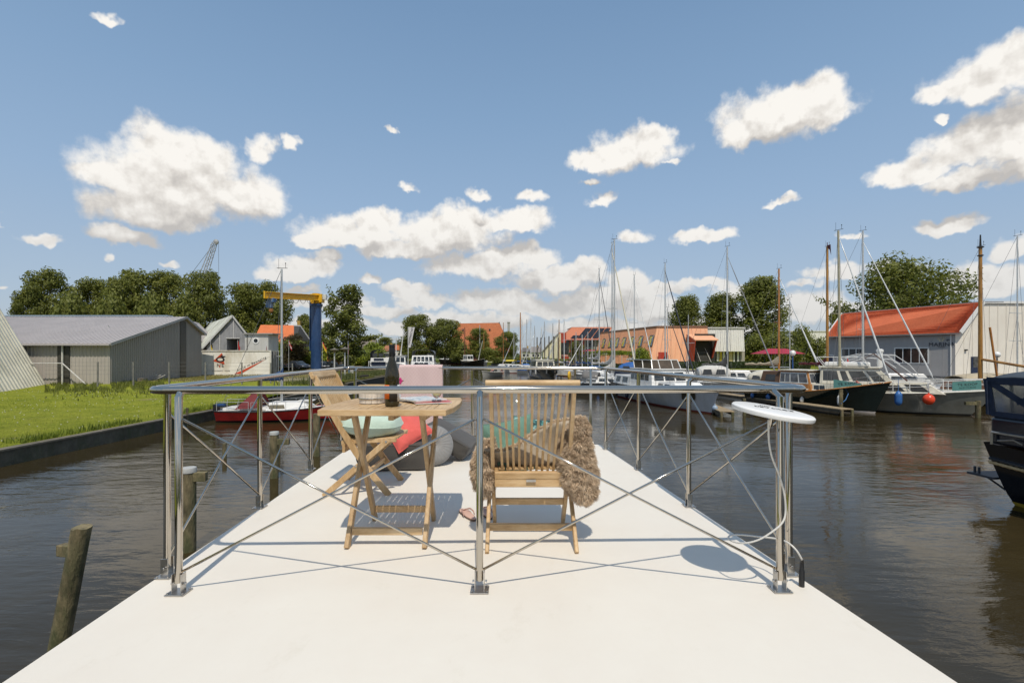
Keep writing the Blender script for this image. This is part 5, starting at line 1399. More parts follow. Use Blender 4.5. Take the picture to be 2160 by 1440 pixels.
# --- B black-green wooden wheelhouse motorsailer
GRH = M('bottle_green_hull', (.010, .018, .017), .14, coat=.6, var=.15)
sx_, sy_ = 18.1, 36.6; bx_, by_ = gxy(1846, 871)
o, L = boat('wheelhouse_motorsailer', 'dark green motorsailer with a varnished wooden wheelhouse behind the timber jetty', 'motorsailer', (sx_, sy_), (bx_-.1, by_-.1))
half, sheer, pt = hull(o, L, 3.1, (1.15, 1.10, 1.95), GRH, M('white_boot', (.62, .55, .5), .4), OFFW, WOODW, rake=.85, tw=.7, full=2.6, flare=.84)
q = cabin(o, 'wheelhouse', L*.34, L*.62, 1.15, 2.48, 2.3, 2.0, .35, .08, WOODW, [(.05, .19), (.22, .36), (.40, .64), (.68, .93)], M('window_reflect', (.12, .13, .15), .06, var=.5, vs=2), front=3, roof=.1, roofm=OFFW, framem=M('window_rubber', (.60, .60, .57), .5), wv=(.44, .86))
cabin(o, 'trunk_cabin', L*.60, L*.84, 1.12, 1.68, 2.0, 1.75, .3, .0, OFFW, [(.12, .26), (.32, .46)], wv=(.2, .75), framem=BLACKP)
BRC = M('brown_canvas', (.115, .065, .04), .8, var=.15, bmp=.3, bs=6, bdist=.04)
cabin(o, 'aft_tent', L*.16, L*.35, 1.2, 2.42, 2.2, 1.9, .0, .25, BRC, [(.25, .75)], M('soft_window', (.05, .055, .06), .2), wv=(.45, .8))
mastset(o, L*.76, 1.6, 11.6, .085, M('olive_mast', (.42, .38, .26), .4, .2), furl=(L+.75, 2.15, .97, .055), spread=(.46,), side=1.1, back=False, lean=.1)
mb = MB(); mb.box((L*.75, 0, 1.9), (.28, .3, .7)); build(mb, 'mast_foot', WHITEP, o, local=True)
guard(o, pt, sheer, .82, .96, .5, 3)
TEAL = M('teal_banner', (.09, .24, .22), .7, var=.1); FB = frame_of(o)
def banner(owner, q, name='banner', lines=(('TE KOOP', .62, .30), ('06-51.71.92.05', .28, .17))):
    mb = MB(); mb.prism(q, (q[1]-q[0]).cross(q[3]-q[0]).normalized()*.012); b_ = build(mb, name, TEAL, owner)
    for s_, v_, h_ in lines:
        H_ = (q[3]-q[0]).length; build(text_mb(s_, H_*h_*1.35, on_wall(q, .52, v_, .016), .003, 1.15), 'lettering', MATS['letter_black'], b_)
sb = -1 if (FB @ pt(.8, 1, -1)).length < (FB @ pt(.8, 1, 1)).length else 1
p0 = FB @ (pt(.76, 1, sb)+Vector((0, 0, .05))); p1 = FB @ (pt(.89, 1, sb)+Vector((0, 0, .03)))
if p0.x > p1.x: p0, p1 = p1, p0
banner(o, [p0, p1, p1+Vector((0, 0, .12)), p0+Vector((0, 0, .55))], lines=(('TE KOOP', .6, .3),))
for t, nm, m_, ln, rr in ((.10, 'small blue fender at the stern of the dark green motorsailer', BLUEF, .35, .13), (.26, 'blue ball fender under the wooden wheelhouse', BLUEF, .35, .15), (.42, 'short white fender with a blue cap under the wheelhouse window', WHITEF, .35, .12), (.55, 'short white fender beside the mast of the dark green motorsailer', WHITEF, .35, .12)):
    p = FB @ (pt(t, .6, sb)+Vector((0, sb*.16, 0))); p.z = .58; fender(nm, p, ln, rr, m_, rope=.65, ropem=BLUEROPE)
p = FB @ (pt(.80, .6, sb)+Vector((0, sb*.2, 0))); p.z = .72; fender('long white cylinder fender hanging at the bow of the dark green motorsailer', p, .62, .14, WHITEF, rope=.95, ropem=BLUEROPE)
p = FB @ (pt(.86, 1, sb)+Vector((0, -sb*.3, .05))); fender('coral red ball fender lying on the foredeck of the green motorsailer', p, .2, .23, M('faded_red_vinyl', (.70, .16, .10), .45), True, .1)

# --- C white and grey yacht for sale
GH = M('grey_green_hull', (.22, .22, .19), .28, coat=.3, var=.08, dirt=(.16, .16, .13), ds=.8)
dC = Vector((3.5, -2.5)).normalized(); bowC = Vector(gxy(2046, 876.5)); stC = bowC-dC*8.4
o, L = boat('for_sale_yacht', 'cream and grey motor yacht with a teal for-sale banner on its bow rail', 'motor yacht', stC, bowC)
half, sheer, pt = hull(o, L, 3.2, (1.30, 1.22, 1.55), GH, M('black_boot2', (.012, .012, .012), .6), WHITEP, M('cream_rail', (.62, .60, .52), .4), rake=1.35, tw=.85, flare=.86, full=2.8)
cabin(o, 'fore_cabin', L*.36, L*.86, 1.25, 1.92, 2.7, 2.3, .85, -.15, OFFW, [(.04, .24), (.32, .58), (.66, .86)], M('curtained_glass', (.035, .03, .022), .08, var=.5, vs=2), wv=(.18, .80))
cabin(o, 'wheelhouse', L*.12, L*.60, 1.7, 2.72, 2.65, 2.25, .95, .05, OFFW, [(.05, .28), (.33, .42), (.47, .70), (.75, .9)], front=3, roof=.12, roofm=OFFW, wv=(.22, .82))
mb = MB(); zf = 2.82; x0, x1 = L*.15, L*.44
for s in (-1, 1):
    for xx in (x0, (x0+x1)/2, x1): mb.bar((xx, s*1.05, zf), (xx-.42, s*.98, zf+.60), .04, .04)
    mb.bar((x0-.42, s*.98, zf+.6), (x1-.42, s*.98, zf+.6), .04, .04)
for yy in (-.4, .4): mb.bar((x1, yy, zf), (x1-.42, yy, zf+.6), .035, .035)
mb.bar((x1-.42, -.98, zf+.6), (x1-.42, .98, zf+.6), .04, .04); build(mb, 'flybridge_frame', WHITEP, o, local=True)
mb = MB(); mb.box(((x0+x1)/2, 0, zf+.14), (x1-x0, 1.9, .28)); build(mb, 'flybridge_coaming', WHITEP, o, local=True, bevel=.08)
mb = MB(); mb.lathe([(.16, 0), (.16, .95), (.20, .97), (.20, 1.10), (.12, 1.16)], 16, (L*.50, .3, 2.78)); build(mb, 'white_funnel', WHITEP, o, local=True, smooth=True, auto=40)
mb = MB(); mb.tube([(L*.66, -.1, 1.95), (L*.46, -.1, 3.65)], .05, 8, .03); mb.tube([(L*.46, -.1, 3.65), (L*.40, -.1, 3.3)], .02, 6); build(mb, 'folded_mast', M('dark_varnish', (.09, .035, .02), .3), o, local=True)
guard(o, pt, sheer, .22, .985, .66, 9, mat=WHITEP, r=.02)
FC = frame_of(o); sc = -1 if (FC @ pt(.7, 1, -1)).length < (FC @ pt(.7, 1, 1)).length else 1
p0 = FC @ (pt(.83, 1, sc)*1+Vector((0, -sc*.02, .08))); p1 = FC @ (pt(.935, 1, sc)+Vector((0, -sc*.02, .10)))
banner(o, [p0, p1, p1+Vector((0, 0, .52)), p0+Vector((0, 0, .52))])
p = P(1895, 840, 28.7); fender('large blue cylinder fender on the side of the for-sale yacht', p, .80, .19, BLUEF, rope=.75, ropem=BLUEROPE)
p = P(1959, 842, 28.0); fender('orange red ball buoy hanging on the side of the for-sale yacht', p, .56, .29, REDF, True, .6, )
# --- dock in front of the motorsailer and its piles
def pile(label, x, y, top, r, cap=None, lean=(0, 0), name='mooring_pile', bot=-.8, group=None, arm=None, rag_=False):
    t = thing(name, label, 'mooring post', (x, y, 0), 0, group); mb = MB()
    n = 14; zs_ = [bot+(top-bot)*i/9 for i in range(10)]; ph = x*3.1
    vs = []
    for i, z in enumerate(zs_):
        f = (z-0)/max(.1, top)
        for k in range(n):
            a = 2*math.pi*k/n; rr = r*(1+.06*mnoise.noise(Vector((math.cos(a)*1.5+ph, math.sin(a)*1.5, z*2)))+.02*math.sin(3*a+ph))
            zz_ = z+(r*.35*mnoise.noise(Vector((math.cos(a)*3+ph, math.sin(a)*3, 7))) if rag_ and i == 9 else 0)
            vs.append((x+lean[0]*f+rr*math.cos(a), y+lean[1]*f+rr*math.sin(a), zz_))
    mb.add(vs, [(i*n+k, i*n+(k+1) % n, (i+1)*n+(k+1) % n, (i+1)*n+k) for i in range(9) for k in range(n)]+[tuple(range(9*n, 10*n))])
    build(mb, 'trunk', PILEW, t, smooth=True, auto=45)
    if cap:
        mb = MB(); mb.lathe([(r*1.07, -.075), (r*1.07, .006), (r*1.03, .014), (r*.9, .016)], 18, (x+lean[0], y+lean[1], top)); build(mb, 'cap', cap, t, smooth=True, auto=40)
    if arm:
        mb = MB(); c = Vector((x+lean[0]*arm[0]/top, y+lean[1]*arm[0]/top, arm[0])); mb.bar(c, c+Vector((arm[1], arm[3] if len(arm) > 3 else .05, 0)), arm[2], arm[2]*1.4); build(mb, 'timber_stub', PILEW, t, bevel=.01)
    return t
def jetty(label, a, b, w, z, posts=True, name='jetty'):
    a, b = Vector(a), Vector(b); t = thing(name, label, 'jetty', (a.x, a.y, 0)); d = (b-a).normalized(); s = Vector((-d.y, d.x)); L_ = (b-a).length
    mb = MB(); n = max(2, int(L_/.16)); ang = math.atan2(d.y, d.x); rt = Matrix.Rotation(ang, 3, 'Z')
    for i in range(n):
        c = a+d*(i+.5)*L_/n; mb.box((c.x, c.y, z-.025), (L_/n-.015, w, .05), rt)
    build(mb, 'planks', DOCKW, t)
    mb = MB()
    for k in (-1, 1): 
        p, q2 = a+s*k*(w/2-.06), b+s*k*(w/2-.06); mb.bar((p.x, p.y, z-.14), (q2.x, q2.y, z-.14), .1, .18)
    build(mb, 'bearers', M('wet_timber', (.09, .07, .045), .8, var=.3, vs=3), t)
    if posts:
        m_ = max(1, int(L_/3.5))
        for i in range(m_+1):
            for k in (-1, 1):
                c = a+d*L_*i/m_+s*k*(w/2-.1); mb = MB(); mb.tube([(c.x, c.y, -.8), (c.x, c.y, z-.05)], .08, 8); build(mb, 'support_post', PILEW, t)
    return t
va = G(1787, 862, .42); vb = G(1640, 836, .42)
jetty('weathered timber jetty in front of the dark green motorsailer', (va.x, va.y), (vb.x-3, vb.y+4.6), .9, .42)
pv = gxy(1774, 873); pile('thin grey mooring pile at the end of the timber jetty', pv[0], pv[1], Z(821, pv[1]), .10, bot=-.8)
va = G(1545, 868, .35); vb = G(1500, 850, .35)
jetty('mossy timber jetty between the grey yacht and the blue hulled boat', (va.x-.3, va.y), (va.x+1.2, va.y+11), .8, .38)
pv = gxy(1570, 876); pile('thin mooring pile behind the white antenna disc', pv[0], pv[1], 1.0, .09)
pv = gxy(2063, 880); pile('short mooring pile at the bow of the for-sale yacht', pv[0], pv[1], .95, .13, arm=(.8, -.7, .14))

ml = P(1793, 822, 30.3); mb = MB()
for k, (bx2, bz2) in enumerate(((1748, 852), (1760, 854))):
    e_ = P(bx2, bz2, 31.2); mb.tube([ml, ml.lerp(e_, .35)-Vector((0, 0, .35)), ml.lerp(e_, .7)-Vector((0, 0, .35)), e_], .022, 6)
mb.tube([ml, ml.lerp(P(1774, 851, 29), .5)-Vector((0, 0, .2)), P(1774, 851, 29)], .022, 6); tl = thing('mooring_rope', 'blue mooring rope slung from the green motorsailer to the timber jetty', 'rope', ml); build(mb, 'rope_strands', BLUEROPE, tl, smooth=True)
# near-left mooring piles standing in the water by the deck
GCAP = M('pile_cap_grey', (.42, .42, .40), .6, var=.1)
d = 5.95
pile('leaning broken mooring pile with a ragged top at the left of the deck', X(124, d), d, Z(1112, d), .104, lean=(X(171, d)-X(122, d), 0), bot=-.5, arm=(1.18, -.26, .10), rag_=True)
for px, w_, pyt, lab, arm_ in ((398, 27, 987, 'tall grey capped mooring pile just beyond the left railing corner', (1.35, .30, .12)), (578.5, 17, 911, 'grey capped mooring pile near the second left railing post', (1.05, .42, .12)), (668, 14, 872, 'mooring pile behind the left folding chair', None)):
    d = .235*F/w_; pile(lab, X(px, d), d, Z(pyt, d), .118, GCAP if px < 600 else None, arm=arm_)
for px, pyt, pyb, lab in ((394.5, 860, 898, 'thin dark stake standing at the foot of the bank wall'), (473.5, 935, 966, 'short rotten stake in the water in front of the red sailboat'), (587, 925, 960, 'rotten stub beside the capped pile in front of the red sailboat')):
    v = G(px, pyb); 
    pile(lab, v.x, v.y, Z(pyt, v.y), .06 if px < 400 else .07, name='stake', bot=-.5)

# --- small black steel cruiser at centre
o, L = boat('black_launch', 'black hulled steel cruiser with a cream wheelhouse moored at centre', 'motor cruiser', gxy(1128, 793), gxy(1168, 804.5))
half, sheer, pt = hull(o, L, 4.1, (1.6, 1.4, 2.1), BLKH, M('white_boot3', (.6, .58, .52), .5), OFFW, OFFW, tw=.8, rake=.8, full=2.6)
cabin(o, 'wheelhouse', L*.25, L*.62, 1.4, 2.75, 2.9, 2.6, .3, .1, OFFW, [(.08, .26), (.31, .5), (.55, .75), (.79, .95)], front=3, roof=.12, roofm=OFFW, wv=(.35, .82))
mb = MB(); mb.lathe([(.12, 0), (.12, .1), (.04, .2), (.04, .5)], 8, (L*.4, 0, 2.8)); build(mb, 'deck_lamp', WHITEP, o, local=True); guard(o, pt, sheer, .65, .96, .4, 4)
mb = MB()
for s in (-1, 1): mb.box(pt(.90, .72, s)+Vector((0, s*.05, 0)), (.5, .12, .5))
build(mb, 'anchor', STEEL_B, o, local=True)
FE = frame_of(o)
for t, nm in ((.55, 'white fender amidships on the black launch'), (.72, 'white fender near the bow of the black launch')):
    best = min((FE @ (pt(t, .75, s)+Vector((0, s*.2, 0))) for s in (-1, 1)), key=lambda p: p.y); fender(nm, best, .8, .17, WHITEF)

# --- small open launch with two people
o, L = boat('open_launch', 'small grey open launch carrying two people on the channel', 'launch', gxy(1054, 793), gxy(1040, 798.5))
L2 = 4.8; o.rotation_euler[2] = math.atan2(-1, -.62)
half, sheer, pt = hull(o, L2, 2.2, (.75, .72, 1.0), M('launch_grey', (.40, .39, .35), .4, var=.1), None, M('launch_floor', (.10, .08, .05), .7), M('launch_rubber', (.55, .52, .45), .6), tw=.8, rake=.3)
FL_ = frame_of(o)
SKIN = M('skin', (.62, .34, .24), .6, var=.08)
def person(label, base, h, top, legs, seated=True, rz=0., skin=SKIN, hair=(.06, .035, .02)):
    t = thing('person', label, 'person', base, rz); k = h/1.75
    me = bpy.data.meshes.new('body'); J = {}; V = []; E = []; Rr = []
    def j(n, p, r, par=None):
        J[n] = len(V); V.append(Vector(p)*k); Rr.append(r*k)
        if par: E.append((J[par], J[n]))
    if seated:
        j('pel', (0, 0, .10), .13); j('wa', (0, .0, .28), .115, 'pel'); j('ch', (0, .02, .48), .13, 'wa'); j('nk', (0, .03, .64), .055, 'ch'); j('hd', (0, .05, .76), .085, 'nk'); j('ht', (0, .05, .86), .07, 'hd')
        for s, n in ((-1, 'l'), (1, 'r')):
            j(n+'sh', (s*.17, .02, .55), .055, 'ch'); j(n+'el', (s*.22, .06, .30), .042, n+'sh'); j(n+'wr', (s*.12, .28, .22), .03, n+'el'); j(n+'hn', (s*.10, .35, .22), .028, n+'wr')
            j(n+'hp', (s*.09, .04, .08), .09, 'pel'); j(n+'kn', (s*.11, .46, .10), .06, n+'hp'); j(n+'an', (s*.11, .50, -.32), .04, n+'kn'); j(n+'ft', (s*.11, .64, -.36), .035, n+'an')
    else:
        j('pel', (0, 0, .92), .13); j('wa', (0, 0, 1.08), .11, 'pel'); j('ch', (0, 0, 1.30), .135, 'wa'); j('nk', (0, 0, 1.47), .05, 'ch'); j('hd', (0, .02, 1.58), .085, 'nk'); j('ht', (0, .02, 1.69), .07, 'hd')
        for s, n in ((-1, 'l'), (1, 'r')):
            j(n+'sh', (s*.18, 0, 1.38), .055, 'ch'); j(n+'el', (s*.24, -.02, 1.10), .042, n+'sh'); j(n+'wr', (s*.24, .10, .86), .03, n+'el'); j(n+'hn', (s*.24, .13, .78), .028, n+'wr')
            j(n+'hp', (s*.09, 0, .86), .09, 'pel'); j(n+'kn', (s*.10, .03, .48), .06, n+'hp'); j(n+'an', (s*.10, 0, .08), .042, n+'kn'); j(n+'ft', (s*.11, .16, .03), .035, n+'an')
    me.from_pydata([tuple(v) for v in V], E, []); ob = bpy.data.objects.new('body', me); COL.objects.link(ob); ob.parent = t
    md = ob.modifiers.new('skin', 'SKIN'); ob.modifiers.new('sub', 'SUBSURF').levels = 1
    for i, r in enumerate(Rr): me.skin_vertices[0].data[i].radius = (r, r)
    me.skin_vertices[0].data[0].use_root = True; md.use_smooth_shade = True
    me.materials.append(skin)
    z = .76 if seated else 1.58
    mb = MB(); mb.ball((0, -.0*k, (z+.07)*k), (.105*k, .115*k, .09*k), 12, 8); build(mb, 'hair', M('hair_%d' % int(hair[0]*100), hair, .8), t, local=True, smooth=True)
    a, b = (.26, .55) if seated else (.92, 1.42); yb_ = .02 if seated else 0
    mb = MB(); mb.lathe([(.14*k, 0), (.15*k, .06*k), (.155*k, (b-a)*.6*k), (.19*k, (b-a)*.9*k), (.10*k, (b-a+.04)*k)], 14, (0, yb_*k, (a-.16 if seated else a)*k)); build(mb, 'shirt', top, t, local=True, smooth=True)
    if not seated:
        mb = MB()
        for s in (-1, 1): mb.tube([(s*.09*k, 0, .92*k), (s*.10*k, .03*k, .48*k), (s*.10*k, 0, .12*k)], [.115*k, .085*k, .065*k], 10)
        build(mb, 'trousers', legs, t, local=True, smooth=True)
    else:
        mb = MB()
        for s in (-1, 1): mb.tube([(s*.09*k, -.02, .08*k), (s*.11*k, .40*k, .10*k)], [.115*k, .085*k], 10)
        build(mb, 'shorts', legs, t, local=True, smooth=True)
    return t
shirts = {n: M('shirt_'+n, c, .8) for n, c in (('white', (.6, .6, .58)), ('red', (.5, .04, .03)), ('blue', (.04, .12, .4)), ('dark', (.03, .03, .035)), ('salmon', (.6, .25, .18)), ('yellow', (.55, .4, .08)))}
jean = M('jeans', (.05, .07, .13), .8)
p = FL_ @ Vector((2.4, .25, 0)); person('bare shouldered person sitting amidships in the open launch', (p.x, p.y, .78), 1.75, shirts['salmon'], jean, rz=R(150))
p = FL_ @ Vector((.8, -.2, 0)); person('person in dark clothes sitting at the stern of the open launch', (X(1058, p.y), p.y, .70), 1.7, shirts['dark'], jean, rz=R(200))
# ------------------------------------------------------------ moored sailing boats on the right
def sailer(label, pxm, pyt, d, dxb, Lf=3.4, L=8.5, B=2.8, hm=None, mm_=ALU, r=.075, zs=(1.0, .95, 1.25), furl=None, furlm=None, cover=None, boom=3.2, spread=(.5,), frac=.93, name='sailboat', cabm=None, zb=2.1, peak=.7, wins=((.1, .3), (.4, .6)), lean=0., stripe=None, low=False, cat='sailboat', group=None, side=1.1, z0=1.5, navy=False):
    m = Vector((X(pxm, d), d)); v = Vector((dxb, -math.sqrt(max(.01, Lf*Lf-dxb*dxb)))).normalized()
    bow = m+v*Lf; st = bow-v*L
    o = thing(name, label, cat, (st.x, st.y, 0), math.atan2(v.y, v.x), group)
    half, sheer, pt = hull(o, L, B, zs, hm or WHITEP, stripe, WHITEP, None, rake=.8, tw=.65, flare=.85)
    cabin(o, 'coach_roof', L*.34, L*.76, zs[1], zs[1]+.55, B*.66, B*.5, .8, .1, cabm or WHITEP, wins, wv=(.25, .72))
    xm = L-Lf; mastset(o, xm, z0, Z(pyt, d), r, mm_, boom=(boom, zb) if boom else None, cover=cover, furl=(L+.3 if furl is None else furl[0], 1.4 if furl is None else furl[1], frac, .05 if furl is None else furl[2]) if furl != 0 else None, furlm=furlm, spread=spread, L=L, peak=peak, side=side, lean=lean)
    if not low: guard(o, pt, sheer, .03, .97, .5, 7, r=.014)
    return o, pt
def fl(pxm, d, pxf, dz=1.5, Lf=3.4, L=8.5, r=.05):   # furl foot on the boat's axis
    return None
BLUEH = M('slate_hull', (.10, .12, .14), .3, coat=.3); GOLDV = M('golden_spruce', (.42, .20, .035), .35, var=.25, vs=5, coat=.3, stretch=(2, 2, .2), dirt=(.13, .06, .015), ds=1.2, lo=.45, hi=.75)
DARKF = M('dark_sail_strip', (.03, .035, .05), .8); CREAMF = M('cream_sail_strip', (.60, .56, .44), .8, var=.1)
BEIGEC = M('beige_canvas', (.46, .38, .26), .8, var=.12, bmp=.4, bs=6, bdist=.04); MAR = M('wine_red_canvas', (.10, .012, .018), .8, var=.2, bmp=.4, bs=6, bdist=.04); GREYC = M('grey_canvas', (.10, .095, .085), .8, var=.15, bmp=.4, bs=6, bdist=.04)
o, pt = sailer('small slate hulled sailboat with a yellow horseshoe lifebuoy on its stern rail', 1296, 505, 45, 3.2, L=7.6, Lf=3.4, hm=BLUEH, furl=0, boom=2.8, cover=CLOTHW, zb=2.2, peak=1.2, r=.085, stripe=BLKH)
mb = MB(); mb.tube([(-.05, -.25, 1.2), (-.08, -.28, 1.75), (-.08, 0, 1.9), (-.08, .28, 1.75), (-.05, .25, 1.2)], .11, 8); build(mb, 'lifebuoy', M('yellow_foam', (.72, .42, .02), .6), o, local=True, smooth=True)
mb = MB(); mb.grid(lambda u, v: Vector((1.3+1.5*u, .85*math.cos(math.pi*v), 1.35+.75*math.sin(math.pi*v)*(1-.25*u))), 6, 10); build(mb, 'sprayhood', M('clear_hood', (.16, .15, .14), .3), o, local=True, smooth=True, solid=.01)
fo = frame_of(o)
for t, nm in ((.08, 'small blue fender at the stern of the slate hulled sailboat'), (.38, 'small blue fender amidships on the slate hulled sailboat')):
    p = min((fo @ (pt(t, .6, s)+Vector((0, s*.16, 0))) for s in (-1, 1)), key=lambda q: q.y); fender(nm, p, .5, .14, BLUEF, rope=.4)
sailer('white sailboat with a cream furled jib behind the slate hulled one', 1291, 512, 50, 1.45, L=9, Lf=4, boom=3.4, cover=CLOTHW, zb=2.6, peak=1.3, furlm=CREAMF, furl=(9.4, 1.5, .085), r=.07)
sailer('white sailboat with a dark furled jib and pale bundled sail, leftmost of the tall masts', 1264, 567, 62, 1.2, L=9, Lf=3.6, furlm=DARKF, cover=CLOTHW, zb=3., peak=1.4)
sailer('white sailboat with a shrouded white sail bag, in front of the orange windows', 1338, 580, 62, 1.5, L=8.5, Lf=3.6, cover=CLOTHW, boom=1.6, zb=2.9, peak=1.3)
sailer('sailboat with a navy sail bag and mottled furled jib before the orange corner', 1403, 555, 50, 1.5, L=9, Lf=3.8, cover=NAVYC, zb=2.5, peak=1.2, boom=2.4, furlm=DARKF, furl=(9.3, 1.6, .07))
sailer('small sailboat with a short mast and beige bag beside the navy bagged one', 1408, 648, 57, 1.3, L=7, Lf=3, cover=BEIGEC, boom=1.6, zb=2.6, peak=.9, r=.05, furlm=DARKF)
sailer('small sailboat whose forestay leans left, before the dark stair porch', 1452, 663, 58, -1.2, L=7, Lf=3, cover=NAVYC, boom=2.4, zb=2.4, peak=.4, r=.05, furlm=M('grey_strip', (.2, .2, .2), .7))
sailer('white sailboat with a grey sail cover and a wood tipped forestay before the white facade', 1534, 520, 45, 2.45, L=9.5, Lf=4.2, cover=GREYC, zb=2.6, boom=2.6, peak=1.4, furlm=M('grey_strip', (.2, .2, .2), .7), furl=(9.9, 1.5, .06), r=.085)
sailer('varnished wooden masted sailboat with a cream sail bundled on its long boom', 1643, 567, 46, 1.95, L=8.6, Lf=3.6, mm_=VARN, cover=BEIGEC, boom=3.4, zb=2.6, peak=1.1, furlm=ALUW, furl=(8.9, 1.6, .06), cabm=WOODW, r=.10)
sailer('white sailboat with a slim white mast behind the cream bundled boom', 1666, 628, 56, 1.7, L=8, Lf=3.4, cover=None, boom=2.4, r=.055, furlm=ALUW)
o, pt = sailer('flat bottomed boat with a tall golden wooden mast and wine red sail cover', 1745, 520, 42, 1.0, L=9, Lf=4, mm_=GOLDV, cover=MAR, boom=3.0, zb=2.7, peak=.9, furl=0, spread=(), r=.12, hm=BLKH, cabm=WOODW)
mb = MB(); zt_ = Z(520, 42); mb.tube([(5, 0, zt_-.1), (5, 0, zt_+.35)], .03, 6); mb.add([(5, 0, zt_+.1), (5.6, -.3, zt_+.05), (5.7, -.35, zt_-.9), (5.5, -.28, zt_-.4), (5, 0, zt_-.1)], [(0, 1, 2, 3, 4)]); build(mb, 'pennant', MAR, o, local=True, solid=.01)
sailer('tall masted white sailboat moored before the long marina wall, left of its window', 1820, 487, 42, 2.85, L=10, Lf=4.4, boom=None, furlm=ALUW, furl=(10.3, 1.6, .06), spread=(.33, .62), r=.095, side=1.5)
o, pt = sailer('heavy barge with a thick golden wooden mast beside the marina gable', 2068, 520, 35, .9, L=9, B=3.4, Lf=4, mm_=GOLDV, boom=None, furl=0, spread=(), r=.14, hm=BLKH, cabm=M('barge_brown', (.16, .07, .03), .5), zs=(1.1, 1.0, 1.5))
zt_ = Z(520, 35); mb = MB(); mb.tube([(5, 0, zt_), (5, 0, zt_+.85)], .07, 8, .04); mb.lathe([(.16, 0), (.22, .05), (.16, .1)], 10, (5, 0, zt_-.1)); mb.lathe([(.14, 0), (.2, .05), (.14, .1)], 10, (5, 0, zt_-.7)); build(mb, 'masthead', M('black_mast', (.02, .02, .02), .5), o, local=True)
mb = MB(); mb.tube([(5, 0, 3.25), (8.6, -.2, 2.6)], .09, 8); build(mb, 'boom', GOLDV, o, local=True)
mb = MB(); mb.tube([P(2104, 800, 35), P(2088, 690, 35)], .07, 8); build(mb, 'leeboard_spar', VARN, o)
sailer('sailboat with an alloy mast and double spreaders cut by the right frame edge', 2146, 498, 37, 1.3, L=9, Lf=4, boom=None, furl=0, spread=(.28, .47), r=.055, side=1.3)
# canvas topped motor cruisers between them
def cruiser(label, px0, px1, d, L, ang, hm, canv, zt, cw=2.6, canopy=(.15, .55), cat='motor cruiser', cabh=1.9, dark=False):
    o = thing('motor_cruiser', label, cat, (X(px0, d), d, 0), ang)
    half, sheer, pt = hull(o, L, cw+.3, (1.0, .95, 1.3), hm, None, WHITEP, M('dark_rail', (.04, .035, .03), .5), rake=.7, tw=.85)
    cabin(o, 'cabin', L*.45, L*.82, .95, cabh, cw*.85, cw*.7, .7, .1, WHITEP, [(.08, .35), (.42, .7)], wv=(.3, .75))
    x0, x1 = L*canopy[0], L*canopy[1]
    def cf(u, v):
        a = math.pi*v; k = math.sin(math.pi*(.12+.76*u))**.35
        return Vector((x0+(x1-x0)*u, cw*.48*math.cos(a)*(1 if abs(math.cos(a)) < .99 else 1), 1.15+(zt-1.15)*k*math.sin(a)**.38))
    mb = MB(); mb.grid(cf, 12, 14); build(mb, 'canopy', canv, o, local=True, smooth=True, solid=.012)
    for s in (-1, 1):
        for u0 in (.15, .55):
            mb = MB(); mb.add([(x0+(x1-x0)*u0, s*cw*.485, 1.5), (x0+(x1-x0)*(u0+.3), s*cw*.485, 1.5), (x0+(x1-x0)*(u0+.27), s*cw*.47, zt-.45), (x0+(x1-x0)*(u0+.04), s*cw*.47, zt-.45)], [(0, 1, 2, 3)]); build(mb, 'soft_window', M('soft_window', (.05, .055, .06), .2), o, local=True, solid=.01)
    guard(o, pt, sheer, .5, .97, .45, 4, r=.014); return o
cruiser('white canvas hooded cruiser before the hedge, left of the white facade', 1452, 0, 52, 8, R(-15), WHITEP, M('white_canvas', (.56, .54, .50), .7, var=.08, bmp=.4, bs=5, bdist=.04), Z(769, 52), canopy=(.1, .5))
cruiser('white cruiser with a bright blue hood between the bundled sails', 1300, 0, 57, 7.5, R(-20), WHITEP, M('bright_blue_canvas', (.02, .10, .32), .7, var=.15), Z(763, 57), canopy=(.05, .45))
cruiser('cruiser under a beige canvas hood beside the marina gable', 2008, 0, 40, 7, R(-12), WHITEP, BEIGEC, Z(786, 40), canopy=(.02, .75))
cruiser('wooden cabined day boat with blue white curtains behind the wheelhouse motorsailer', 1575, 0, 43, 7.5, R(-40), WHITEP, OFFW, Z(779, 43), canopy=(.05, .35))
o = cruiser('white cruiser with a tubular bimini frame and Dutch flag before the marina wall', 1752, 0, 45, 9, R(-22), WHITEP, NAVYC, 2.7, canopy=(.05, .3))
mb = MB()
for dz, dx in ((0, 0), (-.35, .3)):
    mb.tube([(.6+dx, -1.2, 1.6), (.8+dx, -1.2, 3.2+dz), (2.5, -1.1, 3.65+dz), (4.6-dx, -1.1, 3.5+dz), (5.6-dx, -1.1, 2.7+dz), (6.3-dx, -1.1, 1.7)], .035, 6); mb.tube([(.6+dx, 1.2, 1.6), (.8+dx, 1.2, 3.2+dz), (2.5, 1.1, 3.65+dz), (4.6-dx, 1.1, 3.5+dz), (5.6-dx, 1.1, 2.7+dz)], .035, 6)
for xx, zz_ in ((.8, 3.2), (2.5, 3.65), (4.6, 3.5)): mb.tube([(xx, -1.15, zz_), (xx, 1.15, zz_)], .03, 6)
build(mb, 'bimini_frame', ALUW, o, local=True)
